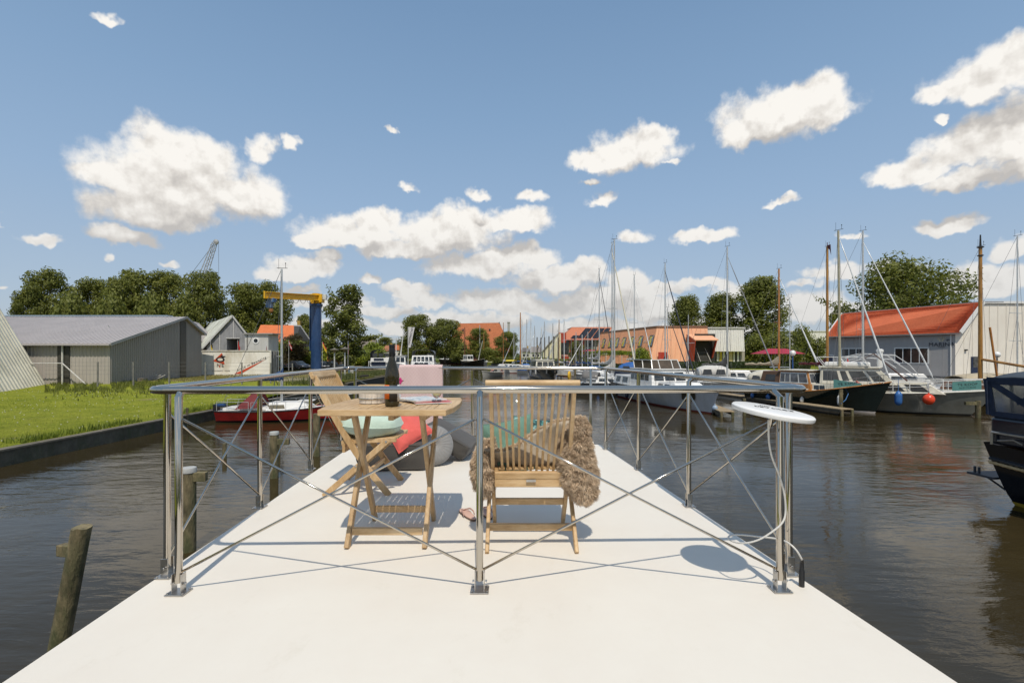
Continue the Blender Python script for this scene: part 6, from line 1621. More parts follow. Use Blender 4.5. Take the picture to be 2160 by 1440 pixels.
def flagpole(label, base, top, cols, w, hgt, drop=.75, pole=M('flagpole_white', (.62, .62, .6), .5), r=.035, axis='h'):
    t = thing('flag', label, 'flag', base); b = Vector(base)
    mb = MB(); mb.tube([b, (b.x, b.y, top)], r, 6, r*.7); build(mb, 'pole', pole, t)
    n = len(cols); mb = MB(); mats = []
    for i, c in enumerate(cols):
        m_ = M('flag_%02d%02d%02d' % tuple(int(k*99) for k in c), c, .8, var=.05); mats.append(m_)
    uq = list(dict.fromkeys(mats))
    for i, m_ in enumerate(mats):
        mb.cur = uq.index(m_)
        def ff(u, v):
            k = (i+v)/n; s = k if axis == 'h' else u; q = u if axis == 'h' else k
            return Vector((b.x+.04+q*w*(1-drop*.55), b.y+.06*math.sin(q*8), top-.1-s*hgt-q*w*drop+.04*math.sin(q*7)))
        mb.grid(ff, 8, 1)
    build(mb, 'cloth', uq, t, solid=.01); return t
NL = [(.5, .02, .02), (.65, .65, .63), (.03, .1, .38)]
flagpole('Dutch flag hanging at the stern of the bimini framed cruiser', (X(1786, 43), 43, 1.5), Z(752, 43), NL, .9, .55, .9, r=.03, axis='v')
# ------------------------------------------------------------ far row of masts along the channel
far = [(1061.7, 680, 112, VARN, 'orange varnished mast, leftmost of the distant row'), (1084, 697, 108, ALU, 'short grey mast over the distant hedge'), (1101, 674, 106, ALUW, 'thin white mast just right of the tall orange one'),
 (1111, 673, 103, ALU, 'thin mast second right of the tall orange one'), (1119.7, 671, 100, ALUW, 'thin mast third right of the tall orange one'), (1127.5, 687, 98, ALU, 'brownish mast left of the black launch'), (1142, 690, 96, ALUW, 'white mast rising over the black launch cabin'),
 (1148.5, 678, 94, ALU, 'taller white mast over the launch roof'), (1166, 681, 92, ALU, 'pale mast right of the launch cabin'), (1179.3, 674, 90, GOLDV, 'golden wooden mast left of the solar roof'), (1190, 672, 88, ALUW, 'white mast in front of the cream sloping gable'),
 (1177, 696, 94, ALU, 'short mast tucked behind the golden one'), (1215, 700, 84, ALU, 'mast in front of the solar panels, left one'), (1228, 706, 84, ALUW, 'mast in front of the solar panels, middle one'), (1240, 700, 82, ALU, 'mast in front of the solar panels, right one'), (1249, 712, 80, ALUW, 'low white mast right of the solar panels')]
rr = random.Random(3)
FW = M('far_white_hull', (.66, .65, .62), .4)
for i, (px, py, d, mm_, lab) in enumerate(far):
    v = Vector((-1, -.35-.3*rr.random())).normalized(); L = rr.uniform(6.5, 8.5); m = Vector((X(px, d), d)); bow = m+v*L*.42; st = bow-v*L
    o = thing('far_sailboat', 'far moored sailboat with the '+lab, 'sailboat', (st.x, st.y, 0), math.atan2(v.y, v.x), 'sailboats moored along the far channel')
    half, sheer, pt = hull(o, L, 2.4, (.9, .85, 1.1), rr.choice([FW, FW, BLUEH, FW]), None, FW, None, rake=.6, tw=.65)
    cabin(o, 'coach_roof', L*.35, L*.75, .85, 1.35, 1.6, 1.3, .6, .1, FW, [(.1, .6)], wv=(.3, .7))
    mastset(o, L*.58, 1.3, Z(py, d), .085, mm_, boom=(3, 2.0), cover=rr.choice([BLUEC, BLUEC, NAVYC, MATS['bright_blue_canvas'], CLOTHW]), spread=(.55,), topkit=False, furl=(L+.2, 1.2, .8, .07) if i % 2 else None, furlm=rr.choice([DARKF, ALU]), peak=.4, wr=.012, back=False)
d = 128; o, L = boat('far_sailboat', 'far moored sailboat with the tallest orange varnished mast of the distant row', 'sailboat', (X(1103, 104), 104), (X(1092, 98), 98), 'sailboats moored along the far channel')
hull(o, L, 2.6, (1, .9, 1.2), FW, None, FW, None); cabin(o, 'coach_roof', L*.3, L*.7, .9, 1.4, 1.7, 1.4, .5, .1, FW, [(.1, .6)]); mastset(o, L*.5, 1.3, Z(659, 101), .13, VARN, boom=(2.6, 2.1), cover=BLUEC, spread=(), topkit=False, peak=.3)
DKP = M('tarred_pile', (.13, .115, .09), .8, var=.3)
for i, (px, py, d) in enumerate([(1133, 711, 92), (1141, 712, 94), (1149, 711, 90), (1158, 709, 88), (1168, 709, 87), (1178, 712, 90), (1133.5, 735, 82), (1205, 716, 83), (1212, 714, 86), (1222, 718, 86), (1234, 716, 85), (1256, 716, 83)]):
    t = thing('tall_mooring_pile', 'tall dark pile standing among the far moored boats', 'mooring post', (X(px, d), d, 0), 0, 'tall dark mooring piles in the far channel')
    mb = MB(); mb.tube([(X(px, d), d, -.6), (X(px, d), d, Z(py, d))], .12, 8, .10); build(mb, 'pile_shaft', DKP, t)
pv = gxy(1213, 803); pile('grey timber pile behind the far rail, right of the black launch', pv[0], pv[1], Z(777, pv[1]), .16)
va = gxy(1180, 797); vb = gxy(1222, 800); jetty('low timber finger jetty right of the black launch', va, vb, .8, .5)
# bright blue tarpaulin boats and yellow covered boat
for px0, px1, d, m_, lab, h in ((1093, 1120, 90, MATS['bright_blue_canvas'], 'low open boat under a bright blue tarpaulin left of the black launch', .55), (1172, 1210, 84, MATS['bright_blue_canvas'], 'long low boat under a blue tarpaulin right of the black launch', .5), (1068, 1090, 96, M('yellow_canvas', (.65, .50, .05), .8), 'small boat with a yellow awning at the start of the far moored row', 1.9)):
    o, L = boat('covered_boat', lab, 'open boat', (X(px0, d), d), (X(px1, d), d-1)); hull(o, L, 1.9, (.7, .6, .8), FW, None, FW, None)
    mb = MB(); mb.grid(lambda u, v: Vector((L*(.08+.8*u), .85*math.cos(math.pi*v), .62+h*math.sin(math.pi*v)*(.7+.3*math.sin(u*6)) if h < 1 else .6+h*(.85+.15*math.sin(math.pi*v)))), 10, 8); build(mb, 'cover_sheet', m_, o, local=True, smooth=True, solid=.01)
for i, (px0, d, L, nm) in enumerate(((1076, 100, 5.5, 'small white day boat, first in the far moored row'), (1090, 97, 5.0, 'small white day boat, second in the far moored row'), (1104, 93, 5.5, 'small white day boat hidden behind the launch stern'), (1186, 84, 6.0, 'white day boat beside the cream gable hall'), (1205, 81, 6.5, 'white day boat before the far terrace, left one'), (1226, 78, 6.5, 'white day boat before the far terrace, right one'))):
    v = Vector((-1, -.3)).normalized(); o = thing('day_boat', nm, 'day boat', (X(px0, d)+L/2, d+1, 0), math.atan2(v.y, v.x), 'small day boats in the far channel')
    hull(o, L, 2.1, (.95, .85, 1.1), FW, (None, BLUEF, REDBOT)[i % 3], FW, None, rake=.5, tw=.8); cabin(o, 'cabin', L*.3, L*.7, .85, 1.5, 1.6, 1.3, .5, .1, FW, [(.1, .4), (.5, .8)], front=2, wv=(.3, .75))
    mb = MB(); mb.grid(lambda u, v: Vector((L*(.02+.3*u), .85*math.cos(math.pi*v), .9+(.5+.3*(i % 2))*math.sin(math.pi*v)**.5)), 6, 8); build(mb, 'cockpit_cover', (BLUEC, MATS['bright_blue_canvas'], CLOTHW, NAVYC)[i % 4], o, local=True, smooth=True, solid=.01)
# ------------------------------------------------------------ centre left basin: cruisers behind the pier
o, L = boat('white_cruiser', 'white cruiser with a grey hood facing the camera beyond the blanket', 'motor cruiser', (X(899, 88), 88), (X(886, 76), 76))
half, sheer, pt = hull(o, L, 4.3, (1.6, 1.5, 2.2), WHITEP, None, WHITEP, M('dark_rail', (.04, .035, .03), .5), tw=.9, full=2.8)
cabin(o, 'wheelhouse', L*.2, L*.62, 1.6, 3.4, 3.9, 3.5, .5, .1, WHITEP, [(.1, .4), (.5, .85)], front=5, wv=(.45, .88)); cabin(o, 'fore_cabin', L*.58, L*.85, 1.7, 2.4, 3.0, 2.3, .8, 0, WHITEP, [(.1, .4)], front=3, wv=(.3, .8))
mb = MB(); mb.grid(lambda u, v: Vector((L*.15+L*.38*u, 1.85*math.cos(math.pi*v), 3.3+1.05*math.sin(math.pi*v)**.35)), 6, 14); build(mb, 'grey_hood', M('slate_hood', (.10, .11, .13), .4, var=.3, vs=1.5), o, local=True, smooth=True, solid=.015); guard(o, pt, sheer, .5, .97, .7, 4, mat=WHITEP, r=.03)
o = thing('aft_cabin_cruiser', 'cruiser seen from its stern with a navy hood and navy name panel', 'motor cruiser', (X(803, 80), 80, 0), R(97))
half, sheer, pt = hull(o, 10, 4.0, (2.2, 2.0, 2.3), WHITEP, BLKH, WHITEP, M('dark_rail', (.04, .035, .03), .5), tw=.95)
cabin(o, 'aft_cabin', .3, 4, 2.0, 3.0, 3.5, 3.3, .1, .05, WHITEP, [(.2, .5)], back=0); mb = MB(); mb.box((-.06, .35, 2.05), (.05, 2.3, .62)); mb.box((.22, .35, 2.75), (.06, 1.6, .35)); build(mb, 'navy_panel', NAVYC, o, local=True)
mb = MB(); mb.grid(lambda u, v: Vector((.4+3.8*u, 1.75*math.cos(math.pi*v), 2.9+1.45*math.sin(math.pi*v)**.3)), 8, 14); build(mb, 'navy_hood', NAVYC, o, local=True, smooth=True, solid=.015)
for k in (-.62, 0, .62):
    mb = MB(); mb.box((.36, k*1.6, 3.45), (.05, .75, .62)); build(mb, 'soft_window', MATS['soft_window'], o, local=True)
mb = MB()
for z in (.7, 1.3, 2.4): mb.bar((-.25, -1.9, z), (-.25, 1.9, z), .06, .1)
for y in (-1.9, 1.9): mb.bar((-.25, y, .5), (-.25, y, 2.5), .06, .06)
build(mb, 'stern_rail', WHITEP, o, local=True)
o, L = boat('antenna_cruiser', 'white flybridge cruiser carrying a leaning white mast and radar arch', 'motor cruiser', (X(846, 100), 100), (X(835, 91), 91))
half, sheer, pt = hull(o, L, 3.4, (1.5, 1.4, 2.0), WHITEP, None, WHITEP, None, tw=.9); cabin(o, 'wheelhouse', L*.2, L*.65, 1.5, 3.3, 3.0, 2.7, .6, .1, WHITEP, [(.1, .4), (.5, .85)], front=3, roof=.2)
mb = MB(); mb.tube([(4, .3, 3.3), (4, 1.0, 8.7)], .12, 8, .07); mb.tube([(3.5, -.6, 3.3), (3.5, -.6, 6.6)], .08, 8); mb.bar((3.5, -1.8, 6.6), (3.5, .7, 6.6), .12, .12); build(mb, 'antenna_mast', ALUW, o, local=True)
o, L = boat('double_deck_cruiser', 'far black hulled cruiser with a tall white two row window cabin', 'motor cruiser', (X(932, 188), 188), (X(981, 180), 180))
hull(o, L, 4, (1.9, 1.6, 2.6), BLKH, REDBOT, WHITEP, OFFW, tw=.85); cabin(o, 'lower_cabin', L*.2, L*.82, 1.7, 2.9, 3.4, 3.2, .4, .1, WHITEP, [(.08, .2), (.27, .4), (.48, .6), (.68, .8)], wv=(.3, .8)); cabin(o, 'upper_cabin', L*.22, L*.66, 2.9, 4.6, 3.2, 3.0, .7, .0, WHITEP, [(.04, .18), (.24, .38), (.44, .56), (.62, .74), (.80, .92)], wv=(.3, .8), roof=.15)
o, L = boat('wooden_mast_barge', 'far dark sailing barge with a white wheelhouse and brown mast', 'sailing barge', (X(978, 165), 165), (X(1020, 157), 157))
hull(o, L, 3.6, (1.6, 1.2, 2.2), BLKH, None, OFFW, OFFW, tw=.8); cabin(o, 'wheelhouse', L*.12, L*.35, 1.4, 3.4, 2.6, 2.4, .2, .1, WHITEP, [(.1, .45), (.55, .9)], front=2); mastset(o, L*.06, 1.4, Z(690, 165), .17, M('brown_mast', (.14, .05, .025), .5), spread=(), topkit=False, side=1.4, wr=.02); mb = MB(); mb.tube([(L*.75, 0, 1.8), (L*.98, -.3, Z(720, 160))], .12, 8); build(mb, 'leaning_spar', ALUW, o, local=True)
for px, py, d, mm_, lab in ((1012, 686, 178, ALU, 'grey mast before the small round farmhouse tree'), (1020.5, 701, 172, GOLDV, 'slim golden mast before the round farmhouse tree')):
    o, L = boat('far_yacht', 'far boat with the '+lab, 'sailboat', (X(px-8, d), d), (X(px+20, d), d-3)); hull(o, L, 2.6, (1, .9, 1.2), FW, None, FW, None); cabin(o, 'coach_roof', L*.3, L*.7, .9, 1.5, 1.7, 1.4, .5, .1, FW, [(.1, .6)]); mastset(o, L*.3, 1.3, Z(py, d), .16, mm_, spread=(.4,), topkit=False)
# low plank pier and left shore bits
jetty('long timber pier crossing behind the far rail on the left', (X(690, 74)-3, 75.2), (X(856, 72), 73), 2.4, 1.28)
jetty('short timber landing stage running out from the basin shore', (X(740, 118), 117), (X(775, 92), 92), 2.0, 1.0)

# ------------------------------------------------------------ cranes
YEL = M('crane_yellow', (.72, .40, .01), .4, var=.1, dirt=(.4, .2, .01), lo=.6, hi=.9); CBL = M('crane_blue', (.012, .045, .13), .35, var=.12, vs=1, coat=.3, dirt=(.03, .07, .17), ds=1.2)
dcr = 76; cx = X(667, dcr); jc = thing('jib_crane', 'boat hoist crane with a thick blue column and a yellow swinging arm', 'crane', (cx, dcr, .9))
mb = MB(); zt_ = Z(646, dcr); mb.lathe([(.95, .5), (.95, 1.2), (.78, 1.25), (.78, zt_), (.95, zt_+.02), (.98, zt_+.35), (.85, zt_+.4)], 28, (cx, dcr, 0)); mb.box((cx-.82, dcr-.3, (zt_+1)/2+2), (.14, .25, zt_*.7)); build(mb, 'column', CBL, jc, smooth=True, auto=30)
mb = MB(); mb.lathe([(.75, zt_+.4), (.55, zt_+.7), (.45, zt_+1.6), (.6, zt_+2.0)], 16, (cx, dcr, 0))
for a in range(8): mb.bar((cx+.78*math.cos(a*.785), dcr+.78*math.sin(a*.785), zt_+.4), (cx+.4*math.cos(a*.785), dcr+.4*math.sin(a*.785), zt_+1.7), .06, .16)
build(mb, 'slewing_head', YEL, jc)
tip = P(560, 622, 66); root = Vector((cx+.7, dcr+.3, Z(628, dcr)))
mb = MB(); mb.bar(root, tip, .12, .75); mb.bar(root+Vector((0, 0, .40)), tip+Vector((0, 0, .40)), .62, .10); mb.bar(root-Vector((0, 0, .40)), tip-Vector((0, 0, .40)), .62, .10); mb.box(tip, (.2, .7, 1.0)); mb.box((cx+.2, dcr, root.z-.1), (1.8, 1.2, 1.3)); build(mb, 'arm', YEL, jc, bevel=.03)
mb = MB(); tr_ = root.lerp(tip, .9); mb.box(tr_-Vector((0, 0, .7)), (.9, .8, .6)); mb.box(tr_-Vector((.3, 0, 1.3)), (.7, .7, .9)); build(mb, 'hoist_trolley', M('hoist_blue', (.03, .10, .24), .5, dirt=(.4, .4, .38)), jc, bevel=.06)
mb = MB(); mb.lathe([(.12, -.5), (.28, -.3), (.28, 0), (.1, .05)], 10, tr_-Vector((.1, 0, 1.9))); build(mb, 'hook_block', M('rust_orange', (.30, .12, .03), .6), jc)
mb = MB(); n = 5
for i in range(n):
    a = root.lerp(tip, .02+i*.13)-Vector((0, .32, .3)); b = root.lerp(tip, .02+(i+1)*.13)-Vector((0, .32, .3)); mb.tube([a, a.lerp(b, .25)-Vector((0, 0, .55)), a.lerp(b, .5)-Vector((0, 0, .75)), a.lerp(b, .75)-Vector((0, 0, .55)), b], .03, 6)
build(mb, 'festoon_cable', BLACKP, jc)
mb = MB(); mb.box((cx+1.35, dcr, root.z+.1), (.6, .6, .8)); build(mb, 'control_box', M('vent_white', (.6, .6, .57), .5), jc, bevel=.03)
lc = thing('lattice_crane', 'grey lattice crane jib rising behind the left tree row', 'crane', (X(425, 150), 150, .9))
a = P(408, 640, 150); b = P(453, 512, 150); mb = MB(); dn = (b-a).normalized(); sv = dn.cross(Vector((0, 1, 0))).normalized(); n = 18
for s in (-1, 1):
    for k in (-1, 1): mb.bar(a+sv*s*1.1+Vector((0, k*.9, 0)), b+sv*s*.5+Vector((0, k*.4, 0)), .17, .17)
for i in range(n):
    t0, t1 = i/n, (i+1)/n; w0, w1 = 1.1-.6*t0, 1.1-.6*t1; s = 1 if i % 2 else -1
    for k in (-1, 1): mb.bar(a.lerp(b, t0)+sv*s*w0+Vector((0, k*.8, 0)), a.lerp(b, t1)-sv*s*w1+Vector((0, k*.8, 0)), .10, .10)
mb.lathe([(.2, -.4), (.75, -.25), (.75, .25), (.2, .4)], 12, b+Vector((.4, 0, .3)), Matrix.Rotation(R(90), 3, 'X')); build(mb, 'lattice_jib', M('crane_grey', (.42, .42, .42), .5, .3), lc)
mb = MB(); mb.tube([b, P(400, 582, 150), P(392, 595, 150)], .06, 5); mb.tube([b+Vector((1.2, 0, 0)), (b.x+1.3, 150, 8)], .05, 5); build(mb, 'cable', WIREM, lc)

# ------------------------------------------------------------ cars
def car(label, x, y, ang, paint, L=4.2, W=1.75, H=1.45, z=.92, name='parked_car'):
    t = thing(name, label, 'car', (x, y, z), ang, 'cars parked in the yard'); 
    pr = [(0, .35), (.02, .75), (.15, .92), (.55, 1.0), (1.0, H-.05), (1.5, H), (2.4, H-.02), (3.0, .98), (3.9, .82), (4.15, .65), (4.2, .35)]
    mb = MB(); sec = []
    for s in (-1, 1):
        sec.append([(px*L/4.2, s*W/2*(1 if pz < 1. else .82), pz) for px, pz in pr])
    n = len(pr); vs = sec[0]+sec[1]; mb.add(vs, [tuple(range(n)), tuple(range(n, 2*n))[::-1]]+[(i, n+i, n+(i+1) % n, (i+1) % n) for i in range(n)]); build(mb, 'body', paint, t, local=True, bevel=.07, smooth=True, auto=40)
    for s in (-1, 1):
        mb = MB(); mb.prism([(.75, s*W*.445, 1.0), (2.85, s*W*.445, .99), (2.35, s*W*.405, H-.1), (1.1, s*W*.405, H-.1)], (0, s*.03, 0)); build(mb, 'side_window', DARKGLASS, t, local=True)
        for xx in (.8, 3.35):
            mb = MB(); c = Vector((xx, s*W*.46, .31)); mb.lathe([(.18, -.1), (.31, -.1), (.31, .1), (.18, .1)], 18, c, Matrix.Rotation(R(90), 3, 'X')); w = build(mb, 'wheel', BLACKP, t, local=True)
            mb = MB(); mb.lathe([(.02, -.11), (.19, -.11), (.19, .11), (.02, .11)], 14, c, Matrix.Rotation(R(90), 3, 'X')); ri = build(mb, 'rim', STEEL_B, w, local=True)
        mb = MB(); mb.box((.02, s*W*.40, .80), (.08, .22, .2)); build(mb, 'tail_light', M('tail_red', (.35, .01, .01), .2), t, local=True)
        mb = MB(); mb.box((L-.12, s*W*.36, .64), (.14, .34, .14)); build(mb, 'headlight', M('lamp_glass', (.6, .6, .6), .1), t, local=True)
    mb = MB(); mb.prism([(.50, -W*.36, 1.02), (.50, W*.36, 1.02), (.97, W*.32, H-.10), (.97, -W*.32, H-.10)], (-.03, 0, .02)); build(mb, 'rear_window', DARKGLASS, t, local=True)
    mb = MB(); mb.prism([(2.98, -W*.36, 1.02), (2.98, W*.36, 1.02), (2.48, W*.32, H-.08), (2.48, -W*.32, H-.08)], (.03, 0, .02)); build(mb, 'windscreen', DARKGLASS, t, local=True)
    mb = MB(); mb.box((-.02, 0, .62), (.03, .5, .11)); build(mb, 'number_plate', M('plate_yellow', (.6, .42, .03), .5), t, local=True)
    return t
car('dark grey hatchback parked left of the blue crane column', X(612, 84), 84, R(-28), M('car_grey', (.05, .055, .065), .2, .3, coat=.6), z=1.0)
car('dark blue car showing its tail beside the container, left of the hatchback', X(588, 92), 92, R(-40), M('car_blue', (.02, .03, .06), .2, .3, coat=.6), H=1.5)
car('dark car with a roof load parked right of the blue crane column', X(690, 88), 88, R(-75), M('car_dark', (.025, .028, .035), .2, .3, coat=.6))
# boat with wooden cabin on the shore right of the crane
o, L = boat('cabin_boat', 'small boat with a varnished wood cabin front and white roof near the lamp posts', 'motor boat', (X(716, 96), 96), (X(690, 89), 89)); o.location.z = .5
hull(o, L, 2.6, (1.2, 1.0, 1.4), WHITEP, None, WHITEP, None); cabin(o, 'cabin', L*.25, L*.55, 1.1, 3.5, 2.3, 2.2, .05, .1, WOODW, [(.2, .8)], front=3, roof=.2, wv=(.5, .88)); mb = MB(); mb.grid(lambda u, v: Vector((L*(.55+.4*u), 1.0*math.cos(math.pi*v), 1.2+.7*math.sin(math.pi*v)*(1-u*.6))), 8, 8); build(mb, 'white_tarpaulin', MATS['white_canvas'], o, local=True, smooth=True, solid=.01)

# ------------------------------------------------------------ flags, lamp posts, small street things
RW = [(.5, .02, .02), (.65, .65, .63), (.5, .02, .02)]
flagpole('black and yellow flag tip showing over the container beside a brown pole', (X(444, 66), 66, .9), Z(718, 66), [(.02, .02, .02), (.7, .5, .02)], .5, 1.0, 1.0)
flagpole('red flag hanging in front of the open boat shed door', (X(501.5, 70), 70, .9), Z(717, 70), [(.5, .02, .02)], .8, .9, 1.2)
flagpole('dark red and white flag hanging before the porthole cabin', (X(561, 68), 68, .9), Z(719, 68), [(.65, .65, .63), (.35, .02, .03)], .6, .7, 1.6, axis='v')
flagpole('red and white flag in front of the orange roofed house', (X(609, 80), 80, .9), Z(717, 80), RW, 1.0, .7, 1.0)
flagpole('red yellow flag just right of the blue crane column', (X(680, 84), 84, .9), Z(720, 84), [(.6, .02, .05), (.75, .55, .02), (.6, .4, .02)], 1.3, .8, .9)
flagpole('blue white red flag hanging limp between two lamp posts', (X(734, 86), 86, .9), Z(719, 86), NL[::-1], .5, 1.6, 1.6, axis='v')
t = thing('banner_flag', 'tall narrow white banner flag with vertical lettering by the white cruiser', 'banner flag', (X(861, 70), 70, 1.2))
bx = X(861, 70); zt_ = Z(690, 70); zb_ = Z(733, 70); mb = MB(); mb.tube([(bx, 70, 1), (bx, 70, zt_+.05)], .05, 6); mb.tube([(bx, 70, zt_), (bx+1.0, 70, zt_-.05)], .03, 6); build(mb, 'pole', MATS['flagpole_white'], t)
mb = MB(); q = [Vector((bx+.05, 69.96, zb_)), Vector((bx+.35, 69.96, zb_)), Vector((bx+.95, 69.96, zt_-.05)), Vector((bx+.1, 69.96, zt_))]; mb.prism(q, (0, -.02, 0)); cl = build(mb, 'banner_cloth', M('banner_white', (.62, .60, .60), .7), t)
m4 = Matrix(((0, 0, 0, 0),)*4) if False else Matrix.Translation((bx+.38, 69.92, (zt_+zb_)/2+.2)) @ Matrix.Rotation(R(90), 4, 'X') @ Matrix.Rotation(R(78), 4, 'Z')
build(text_mb('HAVENSTAD', .42, m4, .004, 1.1), 'lettering', M('banner_ink', (.08, .06, .09), .6), cl)
def lamp(label, px, pyt, d, zb, kind='mush', col=None, rg=.3):
    x = X(px, d); zt = Z(pyt, d); t = thing('street_lamp', label, 'street lamp', (x, d, zb)); mb = MB(); pm = col or M('lamp_post_grey', (.5, .5, .48), .5)
    if kind == 'globe':
        mb.tube([(x, d, zb), (x, d, zt-rg*1.8)], .06, 8); build(mb, 'post', pm, t); mb = MB(); mb.ball((x, d, zt-rg), rg, 20, 14); build(mb, 'globe', M('globe_white', (.80, .79, .76), .25, var=.02), t, smooth=True)
    elif kind == 'mush':
        mb.tube([(x, d, zb), (x, d, zt-.6)], .09, 8); build(mb, 'post', pm, t); mb = MB(); mb.lathe([(.08, -.6), (.22, -.3), (.55, -.25), (.6, -.15), (.15, .0), (.05, .1)], 16, (x, d, zt)); build(mb, 'lamp_head', M('lamp_bronze', (.16, .14, .10), .5), t)
    else:
        mb.tube([(x, d, zb), (x, d, zt-.6), (x-.25, d, zt-.1), (x-.7, d, zt), (x-1.9, d, zt+.05)], .09, 8); build(mb, 'post', pm, t, smooth=True); mb = MB(); mb.box((x-2.3, d, zt+.03), (.9, .3, .14)); build(mb, 'lamp_head', pm, t)
    return t
lamp('mushroom topped lamp post, left of the pair right of the crane', 705.5, 735, 64, .9); lamp('mushroom topped lamp post, right of the pair, with a blue street sign', 727.5, 733, 58, .9)
lamp('tall bent street light rising behind the navy hooded cruiser', 797, 712, 150, .9, 'arm')
lamp('white globe lamp on a blue post among the masts', 1672, 738.5, 46, .5, 'globe', M('lamp_blue', (.02, .08, .26), .4), .27)
lamp('white globe lamp on a dark post before the marina gable', 2103, 741.5, 49, .8, 'globe', M('lamp_navy', (.03, .035, .06), .4), .30)
sg = thing('electric_cabinet', 'small grey pontoon service cabinet standing by the pier', 'cabinet', (X(741, 66), 66, .9)); mb = MB(); mb.box((X(742, 66), 66, 1.35), (.55, .4, 1.1)); mb.box((X(742, 66), 66, 1.95), (.65, .5, .1)); build(mb, 'housing', M('cabinet_grey', (.4, .4, .38), .5), sg, bevel=.03)
mb = MB(); mb.box((X(738, 66), 65.7, 1.5), (.2, .16, .9)); build(mb, 'meter_box', M('cabinet_blue', (.10, .16, .22), .5), sg)

# ------------------------------------------------------------ houses
def tiles(name, a, b, c, rows=(0, 0, 7), sc=9):
    if name in MATS: return MATS[name]
    m, nt, bs_, out = new_mat(name); n = noise_node(nt, sc, 5, .8); n2 = noise_node(nt, sc*.12, 4, .7)
    r = ramp(nt, n.outputs[0], [(.3, a), (.5, b), (.72, c)]); r2 = ramp(nt, n2.outputs[0], [(.3, (.88, .86, .85)), (.7, (1.05, 1.04, 1.03))]); nt.links.new(mix(nt, 1, r.outputs[0], r2.outputs[0], 'MULTIPLY'), bs_.inputs['Base Color'])
    tc = nt.nodes.new('ShaderNodeTexCoord'); w = nt.nodes.new('ShaderNodeTexWave'); w.bands_direction = 'Z'; w.wave_profile = 'SAW'; w.inputs['Scale'].default_value = rows[2]/6.28*2.2; w.inputs['Distortion'].default_value = .3
    nt.links.new(tc.outputs['Object'], w.inputs[0]); bump(nt, bs_, w.outputs['Fac'], .8, .05); bs_.inputs['Roughness'].default_value = .75; MATS[name] = m; return m
BRICK = M('red_brick', (.26, .12, .08), .85, var=.3, vs=12)
# orange roofed house on the left with roof lettering
h = thing('orange_roof_house', 'house with a bright orange tiled roof carrying dark painted letters', 'house', (X(600, 97), 97, .9)); y0 = 95
OT = tiles('orange_tiles', (.60, .13, .035), (.68, .18, .055), (.74, .24, .09))
ql = [P(532, 722, y0), P(620, 728, y0), P(620, 686, y0+5), P(550, 685, y0+5)]; mb = MB(); mb.prism(ql, (0, .3, -.1)); build(mb, 'roof_slope', OT, h)
mb = MB(); mb.prism([P(620, 728, y0), (X(620, y0), y0, .8), (X(657, y0+1), y0+8, .8), P(657, 722, y0+8), P(633, 687, y0+5.6), P(620, 686, y0+5)], (0, .25, 0)); build(mb, 'gable_wall', M('black_boards', (.05, .048, .045), .7, var=.2, vs=3, stretch=(4, 4, .2)), h)
mb = MB(); mb.bar(P(633, 687, y0+5.5), P(658, 723, y0+8), .2, .25); mb.bar(P(619, 686, y0+4.9), P(634, 687, y0+5.5), .15, .2); build(mb, 'barge_board', M('trim_pale', (.62, .60, .57), .5), h)
c = P(631, 683, y0+6); mb = MB(); mb.box(c, (.6, .6, 1.3)); mb.box(c-Vector((0, 0, .6)), (.75, .75, .3)); build(mb, 'chimney', M('ochre_pot', (.42, .26, .05), .7), h)
mb = MB(); mb.box((X(595, y0), y0+4, 2.6), (X(620, y0)-X(560, y0), 7, 3.6)); build(mb, 'wall', BRICK, h)
nrm = (ql[1]-ql[0]).cross(ql[3]-ql[0]).normalized(); m4 = on_wall(ql, .545, .30, .06 if nrm.y < 0 else -.06)
build(text_mb('V.DESTIJNE', 1.75, m4, .02, 1.12), 'roof_lettering', M('slate_letters', (.04, .045, .055), .7), h)
mb = MB(); v = P(636, 722, y0-1); mb.box((v.x, y0-.6, v.z), (.5, .1, .4)); build(mb, 'small_window', M('frame_white', (.78, .78, .76), .4), h)
# distant farmhouse
f = thing('farmhouse', 'big farmhouse with a steep mottled orange tiled roof beyond the channel', 'farmhouse', (X(1010, 205), 205, .8)); y0 = 200
FT = tiles('old_tiles', (.20, .055, .022), (.46, .14, .05), (.58, .22, .09), sc=3.5)
ql = [P(940, 745, y0), P(1082, 745, y0), P(1052, 680.5, y0+9), P(966, 682, y0+9)]; mb = MB(); mb.prism(ql, (0, .4, -.2)); build(mb, 'roof_slope', FT, f)
mb = MB(); mb.prism([P(940, 745, y0+.3), P(966, 682, y0+9), P(952, 745, y0+22)], (-.3, 0, 0)); mb.prism([P(964, 683, y0+8.9), P(967, 683, y0+9), P(956, 705, y0+5.8), P(950, 705, y0+5.8)], (0, -.2, .1)); build(mb, 'slate_hip', M('slate_dark', (.06, .065, .07), .6), f)
mb = MB(); mb.prism([P(1082, 745, y0+.3), P(1052, 681, y0+9), P(1066, 745, y0+22)], (.3, 0, 0)); build(mb, 'roof_hip', FT, f)
mb = MB(); mb.box((X(1011, y0+10), y0+10, 2.2), (24, 17, 3.0)); build(mb, 'wall', BRICK, f)
c = P(963, 681, y0+9); mb = MB(); mb.box(c, (1.1, 1.1, 1.8)); build(mb, 'chimney', BRICK, f); c = P(1053, 683, y0+8.8); mb = MB(); mb.prism([c+Vector((-.9, 0, -1.2)), c+Vector((.9, 0, -1.2)), c+Vector((0, 0, 1.0))], (0, .5, 0)); build(mb, 'gablet', M('slate_dark', (.06, .065, .07), .6), f)
for px, py in ((977, 695), (1033, 695)):
    v = P(px, py, y0+6.6); mb = MB(); mb.box(v-Vector((0, .3, 0)), (.7, .4, .6)); build(mb, 'skylight', DARKGLASS, f)
